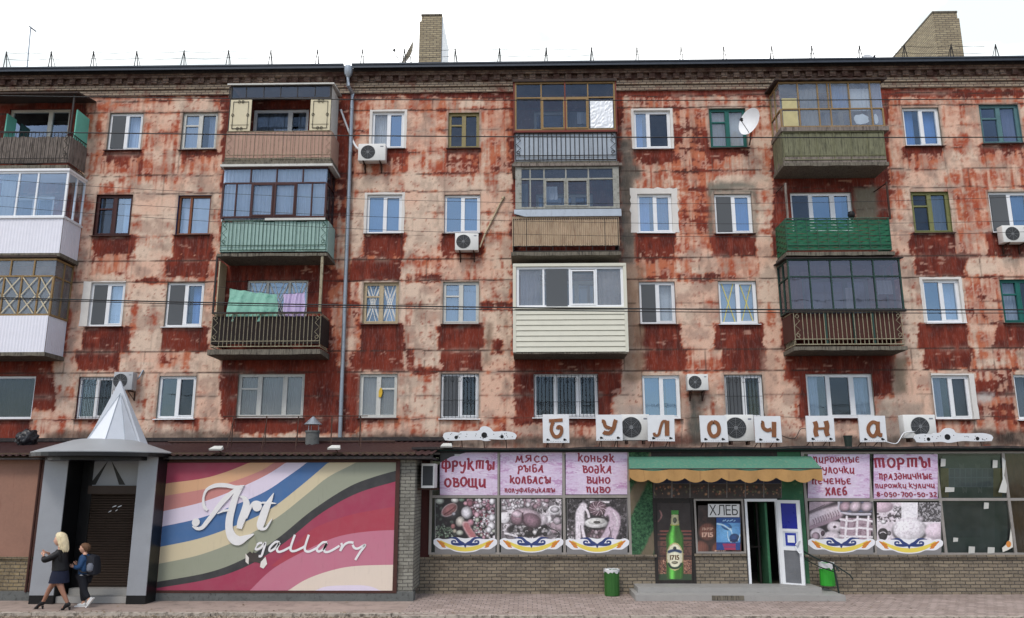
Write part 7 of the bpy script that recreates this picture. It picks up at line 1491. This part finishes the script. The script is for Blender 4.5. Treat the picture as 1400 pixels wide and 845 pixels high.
# ---------------------------------------------------------------- wires across the street
WIRE = mat('black_cable', (22, 22, 24), .6)
def wire(y0, ym, y1, Y, r_, lb):
    m = MB(); p0, pm, p1 = P(0, y0, Y), P(700, ym, Y), P(1400, y1, Y); zs_ = np.polyfit([p0.x, pm.x, p1.x], [p0.z, pm.z, p1.z], 2); pts = [(x, Y, float(np.polyval(zs_, x))) for x in np.linspace(p0.x - 6, p1.x + 6, 60)]; m.tube(pts, r_, 5)
    o = m.solo('overhead_cable', WIRE, lb, 'cable', 'cables strung across the house front'); return o
wire(131, 137, 135, -9, .011, 'topmost black cable, running just under the cornice'); wire(180, 187, 187.5, -9, .013, 'black cable crossing the top floor balcony boards')
wire(246, 277, 269, -8, .005, 'thin cable crossing the fourth floor above two fainter ones'); wire(268, 302, 302, -8, .005, 'thin cable crossing the fourth floor between two fainter ones'); wire(282, 320, 317, -8, .005, 'thin cable lowest of three crossing the fourth floor')
wire(407, 420.5, 423.5, -10, .014, 'heavy black cable crossing the third floor, uppermost of its pair'); wire(409, 424, 428, -10, .009, 'thinner cable close below the heavy one across the third floor')
m = MB(); m.tube(cr([pt(1060, 592, YS + .3), pt(1085, 600, YS + .25), pt(1096, 586, YS + .3), pt(1114, 592, YS + .3), pt(1110, 606, YS + .2)], 6), .01, 5); m.solo('loose_cable', BLACK, 'looping black cable end between the fifth and sixth letter signs', 'cable', smooth=True)
m = MB(); m.tube(cr([pt(1212, 604, YS + .2), pt(1226, 606, YS + .2), pt(1236, 592, YS + .3), pt(1250, 590, YS + .4)], 6), .012, 5); m.solo('drain_hose', PVC, 'pale drain hose curling left of the last outdoor unit', 'hose', smooth=True)
# ---------------------------------------------------------------- bare trees across the street, seen only as reflections in the panes
BARK = mat('bare_bark', (70, 60, 52), .95, var=.25, bump=.6)
def bare_tree(x, y, h, seed):
    r = random.Random(seed); t_ = thing('bare_tree', 'bare tree across the street, mirrored in the lower windows', 'tree', (x, y, -.2), 'bare trees across the street'); tr = MB(); cr_ = MB()
    def grow(p_, d_, l_, rad_, lev):
        q_ = p_ + d_ * l_; mid_ = (p_ + q_) / 2 + Vector((r.uniform(-1, 1), r.uniform(-1, 1), 0)) * l_ * .06; (tr if lev == 0 else cr_).tube([p_, mid_, q_], [rad_, rad_ * .85, rad_ * .66], 6 if lev < 2 else 4)
        if lev < 4:
            for k in range(3 if lev < 3 else 4):
                a = r.uniform(0, 6.28); n_ = (d_ + Vector((math.cos(a), math.sin(a), r.uniform(-.1, .5))) * r.uniform(.5, .95)).normalized(); grow(p_.lerp(q_, r.uniform(.55, 1)), n_, l_ * r.uniform(.55, .8), rad_ * .55, lev + 1)
    grow(Vector((x, y, -.2)), Vector((r.uniform(-.05, .05), 0, 1)), h * .36, .2, 0); tr.build('trunk', BARK, t_); cr_.build('branches', BARK, t_)
for k, (x, y, h) in enumerate(((-27, -38, 12), (-19, -35, 10.5), (-7, -37, 12), (3, -36, 11), (14, -38, 12), (23, -35, 11))): bare_tree(x, y, h, k + 3)
# ---------------------------------------------------------------- passers-by
SKIN = mat('skin', (206, 160, 136), .55, var=.05, bump=.02); TAN = mat('stockinged_skin', (150, 108, 88), .5, var=.05, bump=.02)
def skin_mesh(J, E, rad, sub=2):
    """one continuous skinned surface over a joint graph; returns verts, faces"""
    names = list(J); me = bpy.data.meshes.new('s'); me.from_pydata([J[n] for n in names], [(names.index(a), names.index(b)) for a, b in E], [])
    ob = bpy.data.objects.new('s', me); COL.objects.link(ob); md = ob.modifiers.new('skin', 'SKIN'); md.use_smooth_shade = True
    for n, v in zip(names, me.skin_vertices[0].data): r_ = rad[n]; v.radius = r_ if isinstance(r_, tuple) else (r_, r_)
    me.skin_vertices[0].data[0].use_root = True
    sb = ob.modifiers.new('sub', 'SUBSURF'); sb.levels = sb.render_levels = sub
    dg = bpy.context.evaluated_depsgraph_get(); m2 = bpy.data.meshes.new_from_object(ob.evaluated_get(dg)); vs = [v.co.copy() for v in m2.vertices]; fs = [tuple(p.vertices) for p in m2.polygons]
    bpy.data.objects.remove(ob); bpy.data.meshes.remove(me); bpy.data.meshes.remove(m2); return vs, fs
class Fig:
    """figure drawn in profile: pixel x, y of the photograph on the plane Y plus a sideways offset (towards the camera is negative)"""
    def __init__(s, Y): s.Y = Y
    def p(s, x, y, o=0.): q = P(x, y, s.Y); return Vector((q.x, s.Y + o, q.z))
def head(m, c, r_, up=1.12):
    """head looking towards -x: skull, brow, nose, lips, chin, ear"""
    bm = bmesh.new(); bmesh.ops.create_uvsphere(bm, u_segments=28, v_segments=20, radius=1)
    for v in bm.verts:
        x, y, z = v.co; fx = max(0, -x)
        y *= .78 * (1 - .18 * max(0, -z)); z *= up
        x *= .98
        if x > 0 and z < -.3: x *= 1 + .4 * (z + .3)
        if fx > .2:
            x -= .06 * math.exp(-((z + 1.0) / .22) ** 2) * math.exp(-(y / .3) ** 2) + .30 * math.exp(-((z + .18) / .17) ** 2) * math.exp(-(y / .13) ** 2) + .10 * math.exp(-((z + .52) / .09) ** 2) * math.exp(-(y / .22) ** 2) - .08 * math.exp(-((z - .1) / .12) ** 2) * math.exp(-((abs(y) - .32) / .16) ** 2) + .04 * math.exp(-((z - .34) / .14) ** 2)
        v.co = (x, y, z)
    bm.verts.index_update(); m.mesh([tuple(c + v.co * r_) for v in bm.verts], [[v.index for v in f.verts] for f in bm.faces]); bm.free()
def ear_eyes(m, c, r_):
    for s_ in (-1, 1):
        e = c + Vector((.05, s_ * .74, -.05)) * r_; bm = bmesh.new(); bmesh.ops.create_uvsphere(bm, u_segments=10, v_segments=8, radius=r_ * .22); bm.verts.index_update(); m.mesh([tuple(e + Vector((v.co.x * .7, v.co.y * .35, v.co.z * 1.2))) for v in bm.verts], [[v.index for v in f.verts] for f in bm.faces]); bm.free()
def hand(m, w_, d, nrm, L_=.17, curl=.5):
    """palm and five bent fingers; w_ wrist, d pointing direction, nrm thumb side"""
    d = d.normalized(); nrm = nrm.normalized(); c = d.cross(nrm).normalized(); J = {'w': w_, 'p': w_ + d * L_ * .42}; E = [('w', 'p')]; rad = {'w': (L_ * .13, L_ * .2), 'p': (L_ * .12, L_ * .24)}
    vs, fs = skin_mesh(J, E, rad, 1); m.mesh([tuple(v) for v in vs], fs)
    for k in range(4):
        b = w_ + d * L_ * .40 + nrm * L_ * (.18 - .12 * k); ln = L_ * (.5, .56, .52, .4)[k]; k1 = b + d * ln * .5 + c * ln * .1 * curl; k2 = k1 + d * ln * .3 + c * ln * .3 * curl; k3 = k2 + d * ln * .14 + c * ln * .3 * curl; m.tube([b, k1, k2, k3], [L_ * .055, L_ * .052, L_ * .046, L_ * .035], 7)
    b = w_ + d * L_ * .14 + nrm * L_ * .18; m.tube([b, b + d * L_ * .18 + nrm * L_ * .16 + c * L_ * .06, b + d * L_ * .38 + nrm * L_ * .18 + c * L_ * .14], [L_ * .07, L_ * .06, L_ * .045], 7)
def loft(m, rings, n=20):
    """closed rings (centre, half depth x, half width y) from top to bottom"""
    vs = []; fs = []
    for c, rx, ry in rings:
        for k in range(n): a = k * 6.2832 / n; vs.append((c.x + rx * math.cos(a), c.y + ry * math.sin(a), c.z))
    for i in range(len(rings) - 1):
        for k in range(n): fs.append((i * n + k, i * n + (k + 1) % n, (i + 1) * n + (k + 1) % n, (i + 1) * n + k))
    fs += [tuple(range(n)), tuple((len(rings) - 1) * n + k for k in range(n))]; m.mesh(vs, fs)

# the woman with long fair hair, striding left
yw = PG(80, 833.5).y; Wm = Fig(yw); q = Wm.p(80, 834); wo_ = thing('person', 'blonde woman in black jacket, short navy skirt and heeled ankle boots walking left', 'person', (q.x, yw, .004))
p = Wm.p; hc = p(81.5, 738.5); hr = .118
J = {'pel': p(82, 783), 'ab': p(82, 773), 'ch': p(82, 761), 'nk': p(82.6, 750.5), 'hd': p(82, 744),
     'hN': p(81, 787, -.09), 'kN': p(88, 806.5, -.09), 'aN': p(95.3, 824, -.08), 'fN': p(88, 831.5, -.08), 'hF': p(81, 787, .09), 'kF': p(65.5, 804, .09), 'aF': p(56.8, 822.5, .08), 'fF': p(49, 830.5, .08),
     'sN': p(84, 755.5, -.17), 'eN': p(69, 764.5, -.24), 'wN': p(63, 759.5, -.1), 'sF': p(82, 755.5, .17), 'eF': p(72, 765.5, .22), 'wF': p(66, 758.5, .06)}
E = [('pel', 'ab'), ('ab', 'ch'), ('ch', 'nk'), ('nk', 'hd'), ('pel', 'hN'), ('hN', 'kN'), ('kN', 'aN'), ('aN', 'fN'), ('pel', 'hF'), ('hF', 'kF'), ('kF', 'aF'), ('aF', 'fF'), ('ch', 'sN'), ('sN', 'eN'), ('eN', 'wN'), ('ch', 'sF'), ('sF', 'eF'), ('eF', 'wF')]
rad = dict(pel=.13, ab=.11, ch=.12, nk=.05, hd=.05, hN=.1, kN=.062, aN=.04, fN=.035, hF=.1, kF=.062, aF=.04, fF=.035, sN=.055, eN=.042, wN=.03, sF=.055, eF=.042, wF=.03)
vs, fs = skin_mesh(J, E, rad); m = MB(); zc0 = p(80, 790).z; m.mesh([tuple(v) for v in vs], [f for f in fs]); m.m = 0
for i, f in enumerate(m.f): m.mi[i] = 1 if sum(m.v[k][2] for k in f) / len(f) < p(80, 770).z and sum(m.v[k][0] for k in f) / len(f) > -99 and max(m.v[k][2] for k in f) < p(80, 772).z else 0
m.m = 0; head(m, hc, hr); ear_eyes(m, hc, hr)
hand(m, J['wN'], p(61, 753.5, -.02) - J['wN'], Vector((-1, 0, .2)), .155, .9); hand(m, J['wF'], p(64, 754, .0) - J['wF'], Vector((-1, 0, .2)), .155, .9)
m.build('body', [SKIN, TAN], wo_, True)
JK = mat('black_jacket_cloth', (15, 15, 18), .6, var=.3, vs=7, bump=.6, bs=28); NAVY = mat('navy_skirt_cloth', (18, 24, 46), .8, var=.25, vs=7, bump=.4, bs=25)
Jj = {'ch': p(82.5, 762), 'nk': p(82.6, 752.5), 'ab': p(82.5, 774), 'pel': p(82.5, 780), 'sN': p(84, 755.5, -.17), 'mN': p(78, 761, -.22), 'eN': p(68.5, 765, -.24), 'wN': p(64.2, 761, -.12), 'sF': p(82, 755.5, .17), 'mF': p(77, 762, .2), 'eF': p(71.5, 766, .22), 'wF': p(67, 760, .07)}
vs, fs = skin_mesh(Jj, [('ch', 'nk'), ('ch', 'ab'), ('ab', 'pel'), ('ch', 'sN'), ('sN', 'mN'), ('mN', 'eN'), ('eN', 'wN'), ('ch', 'sF'), ('sF', 'mF'), ('mF', 'eF'), ('eF', 'wF')], dict(ch=(.155, .155), nk=.085, ab=.15, pel=.165, sN=.088, mN=.08, eN=.07, wN=.052, sF=.088, mF=.08, eF=.07, wF=.052))
m = MB(); m.mesh([tuple(v) for v in vs], fs)
loft(m, [(p(82.6, 751), .07, .085), (p(82.7, 753), .1, .13), (p(82.8, 757), .135, .21), (p(82.4, 765), .15, .205), (p(82.4, 774), .158, .195), (p(82.6, 779), .17, .205), (p(82.6, 780), .16, .19)]); m.build('jacket', JK, wo_, True)
m = MB(); loft(m, [(p(82.4, 777), .145, .185), (p(82.2, 782), .17, .2), (p(81.6, 788), .19, .215), (p(80.6, 796.5), .215, .22), (p(80.6, 796), .19, .2)]); m.build('skirt', NAVY, wo_, True)
HAIR = mat('fair_hair', (226, 210, 172), .5, var=.3, vs=9, bump=.5, bs=90)
m = MB(); rings = []
for (x, y, rx, ry) in ((83, 727.3, .02, .02), (83, 728.2, .075, .075), (83.8, 731, .118, .108), (84.6, 736, .118, .118), (86, 742, .098, .122), (87.2, 747, .092, .125), (88.2, 751, .082, .11), (88.6, 753.5, .06, .075), (88.8, 755, .02, .03)): rings.append((p(x, y), rx, ry))
loft(m, rings, 26)
r = random.Random(3)
for k in range(46):
    a = r.uniform(-1.7, 1.7); x0_, y0_ = math.cos(a) * .10, math.sin(a) * .115; b = p(84.5, 733); e_ = p(87.5 + r.uniform(-1.5, 2), 752 + r.uniform(-1.5, 3.5)); mid_ = p(86.5, 743); m.tube(cr([tuple(b + Vector((x0_, y0_, 0))), tuple(mid_ + Vector((x0_ * .95, y0_ * 1.08, 0))), tuple(e_ + Vector((x0_ * .6, y0_ * .8, 0)))], 4), [.014] * 8 + [.005], 5)
m.build('hair', HAIR, wo_, True)
BOOT = mat('black_suede_boot', (22, 20, 22), .7, var=.15)
def boot(an_, toe, heel, y):
    J = {'a': Vector(an_), 't': Vector(an_) + Vector((0, 0, .05)), 'i': Vector(an_).lerp(Vector(toe), .5) + Vector((0, 0, .012)), 'k': Vector(toe) + Vector((.05, 0, .03)), 'e': Vector(toe) + Vector((.0, 0, .022)), 'h': Vector(heel) + Vector((-.01, 0, .085))}
    vs, fs = skin_mesh(J, [('a', 't'), ('a', 'i'), ('i', 'k'), ('k', 'e'), ('a', 'h')], dict(a=.05, t=.054, i=(.042, .038), k=(.03, .04), e=(.018, .024), h=(.042, .036))); m.mesh([tuple(v) for v in vs], fs); m.tube([Vector(heel) + Vector((-.012, 0, .085)), Vector(heel) + Vector((0, 0, .002))], [.028, .014], 8)
    tt = Vector(toe); m.box(tt.x - .012, tt.x + .13, y - .035, y + .035, tt.z, tt.z + .014)
m = MB(); boot(p(56.3, 824.5, .08), p(43.5, 834, .08), p(55.5, 834.3, .08), yw + .08); m.build('boot', BOOT, wo_, True)
m = MB(); boot(p(95.6, 825, -.08), p(85.5, 834.3, -.08), p(97.8, 834.6, -.08), yw - .08); m.build('boot', BOOT, wo_, True)

# the boy with a rucksack, following her
yb = PG(115, 830.2).y; Bm = Fig(yb); q = Bm.p(113, 830); bo = thing('person', 'boy in a blue jacket and white trainers with a dark rucksack walking left', 'person', (q.x, yb, .004))
p = Bm.p; hc = p(115.6, 749.6); hr = .108
J = {'pel': p(116, 786), 'ab': p(116.5, 776), 'ch': p(117, 765), 'nk': p(116.6, 757.5), 'hd': p(116, 752), 'hN': p(115.5, 788, -.08), 'kN': p(117.5, 807, -.08), 'aN': p(124.5, 819.5, -.075), 'fN': p(121, 826, -.075), 'hF': p(115.5, 788, .08), 'kF': p(110.5, 807, .08), 'aF': p(111.8, 825.5, .075), 'fF': p(105, 829, .075),
     'sN': p(118, 762, -.15), 'eN': p(114.5, 775, -.2), 'wN': p(105, 774, -.14), 'sF': p(116, 762, .15), 'eF': p(112, 775, .19), 'wF': p(104, 772, .1)}
E = [('pel', 'ab'), ('ab', 'ch'), ('ch', 'nk'), ('nk', 'hd'), ('pel', 'hN'), ('hN', 'kN'), ('kN', 'aN'), ('aN', 'fN'), ('pel', 'hF'), ('hF', 'kF'), ('kF', 'aF'), ('aF', 'fF'), ('ch', 'sN'), ('sN', 'eN'), ('eN', 'wN'), ('ch', 'sF'), ('sF', 'eF'), ('eF', 'wF')]
rad = dict(pel=.11, ab=.105, ch=.11, nk=.05, hd=.05, hN=.085, kN=.055, aN=.038, fN=.03, hF=.085, kF=.055, aF=.038, fF=.03, sN=.052, eN=.04, wN=.028, sF=.052, eF=.04, wF=.028)
vs, fs = skin_mesh(J, E, rad); m = MB(); m.mesh([tuple(v) for v in vs], fs); head(m, hc, hr, 1.1); ear_eyes(m, hc, hr)
hand(m, J['wN'], p(99, 772, -.12) - J['wN'], Vector((0, .3, 1)), .14, .5); hand(m, J['wF'], p(98.5, 770, .08) - J['wF'], Vector((0, -.3, 1)), .14, .5); m.build('body', SKIN, bo, True)
BJ = mat('blue_jacket_cloth', (32, 66, 104), .7, var=.25, vs=7, bump=.6, bs=28); TR = mat('dark_trouser_cloth', (20, 22, 30), .8, var=.25, bump=.6, bs=25)
Jj = {'ch': p(117, 766), 'nk': p(116.6, 759), 'ab': p(116.6, 777), 'pel': p(116.4, 783), 'sN': p(118, 762.5, -.15), 'eN': p(114.8, 775.5, -.2), 'wN': p(106, 774, -.15), 'sF': p(116, 762.5, .15), 'eF': p(112.4, 775, .19), 'wF': p(105, 772.4, .11)}
vs, fs = skin_mesh(Jj, [('ch', 'nk'), ('ch', 'ab'), ('ab', 'pel'), ('ch', 'sN'), ('sN', 'eN'), ('eN', 'wN'), ('ch', 'sF'), ('sF', 'eF'), ('eF', 'wF')], dict(ch=.14, nk=.075, ab=.14, pel=.14, sN=.085, eN=.068, wN=.048, sF=.085, eF=.068, wF=.048))
m = MB(); m.mesh([tuple(v) for v in vs], fs); loft(m, [(p(116.6, 757.5), .06, .075), (p(116.8, 760), .1, .14), (p(117, 764), .125, .185), (p(116.8, 774), .145, .19), (p(116.4, 784), .14, .18), (p(116.4, 785.5), .12, .16)]); m.build('jacket', BJ, bo, True)
m = MB(); loft(m, [(p(116.4, 784.2), .138, .178), (p(116.4, 785.6), .143, .182), (p(116.4, 786.2), .13, .17)]); m.build('waistband', mat('grey_waistband', (150, 152, 156), .8), bo, True)
Jt = {'pel': p(116, 787), 'hN': p(115.6, 790, -.085), 'kN': p(117.4, 807.5, -.085), 'aN': p(123.8, 818.5, -.08), 'hF': p(115.4, 790, .085), 'kF': p(110.6, 807, .085), 'aF': p(111.8, 824, .08)}
vs, fs = skin_mesh(Jt, [('pel', 'hN'), ('hN', 'kN'), ('kN', 'aN'), ('pel', 'hF'), ('hF', 'kF'), ('kF', 'aF')], dict(pel=.13, hN=.115, kN=.082, aN=.062, hF=.115, kF=.082, aF=.062)); m = MB(); m.mesh([tuple(v) for v in vs], fs); m.build('trousers', TR, bo, True)
m = MB(); rings = [(p(x, y), rx, ry) for x, y, rx, ry in ((116.6, 742.2, .02, .02), (116.6, 743, .07, .065), (117.2, 745.4, .107, .09), (117.9, 748.4, .1, .095), (118.9, 751.5, .07, .085), (119.3, 754, .03, .05))]; loft(m, rings, 24); m.build('hair', mat('short_brown_hair', (104, 74, 52), .7, var=.2, bump=.5, bs=120), bo, True)
WS = mat('white_trainer', (220, 220, 218), .5, var=.05)
def shoe(a, h_, t_, y):
    a, h_, t_ = Vector(a), Vector(h_), Vector(t_); d = (t_ - h_).normalized(); u = Vector((d.z, 0, -d.x)); u = u if u.z > 0 else -u; J = {'m': h_.lerp(t_, .45) + u * .045, 'h': h_ + d * .035 + u * .05, 'a': a + u * .0, 't': t_ - d * .04 + u * .03}
    vs, fs = skin_mesh(J, [('m', 'h'), ('h', 'a'), ('m', 't')], dict(m=(.045, .045), h=(.045, .043), a=.05, t=(.034, .04))); m = MB(); m.mesh([tuple(v) for v in vs], fs); q = [h_ - d * .005, t_ + d * .005]; n_ = Vector((0, .045, 0)); m.hexa([q[0] - n_, q[1] - n_ * .8, q[1] + n_ * .8, q[0] + n_, q[0] - n_ + u * .026, q[1] - n_ * .8 + u * .026, q[1] + n_ * .8 + u * .026, q[0] + n_ + u * .026]); return m.build('trainer', WS, bo, True)
shoe(p(112.3, 824.5, .075), p(115.6, 830.2, .075), p(100.5, 830.4, .075), 0); shoe(p(125.6, 818, -.075), p(130.6, 817.5, -.075), p(121.2, 830, -.075), 0)
m = MB(); bm = bmesh.new(); bmesh.ops.create_cube(bm, size=1); bmesh.ops.subdivide_edges(bm, edges=bm.edges[:], cuts=3, use_grid_fill=True)
c0 = p(127.8, 772.5)
for v in bm.verts: l_ = v.co.length; v.co = v.co.lerp(v.co.normalized() * .56, .55); v.co = Vector((v.co.x * .22, v.co.y * .33, v.co.z * .46)); v.co.x += -.03 * v.co.z / .2
bm.verts.index_update(); m.mesh([tuple(c0 + v.co) for v in bm.verts], [[v.index for v in f.verts] for f in bm.faces]); bm.free()
for s_ in (-1, 1): m.tube(cr([tuple(p(125, 762, s_ * .12)), tuple(p(120, 758.6, s_ * .13)), tuple(p(112.4, 764, s_ * .13)), tuple(p(111.2, 772, s_ * .15)), tuple(p(118, 781, s_ * .2)), tuple(p(126, 781, s_ * .13))], 5), .02, 6)
rk = m.solo('rucksack', mat('dark_rucksack_cloth', (30, 32, 40), .75, var=.2), 'dark rucksack with a grey pocket on the back of the boy', 'rucksack', smooth=True)
m = MB(); c1 = p(128.2, 775, -.16); m.lathe(c1 + Vector((0, 0, -.1)), [(.03, 0), (.07, .04), (.075, .15), (.04, .2)], 12); m.build('pocket', mat('grey_rucksack_pocket', (110, 114, 124), .7, var=.2), rk, True)
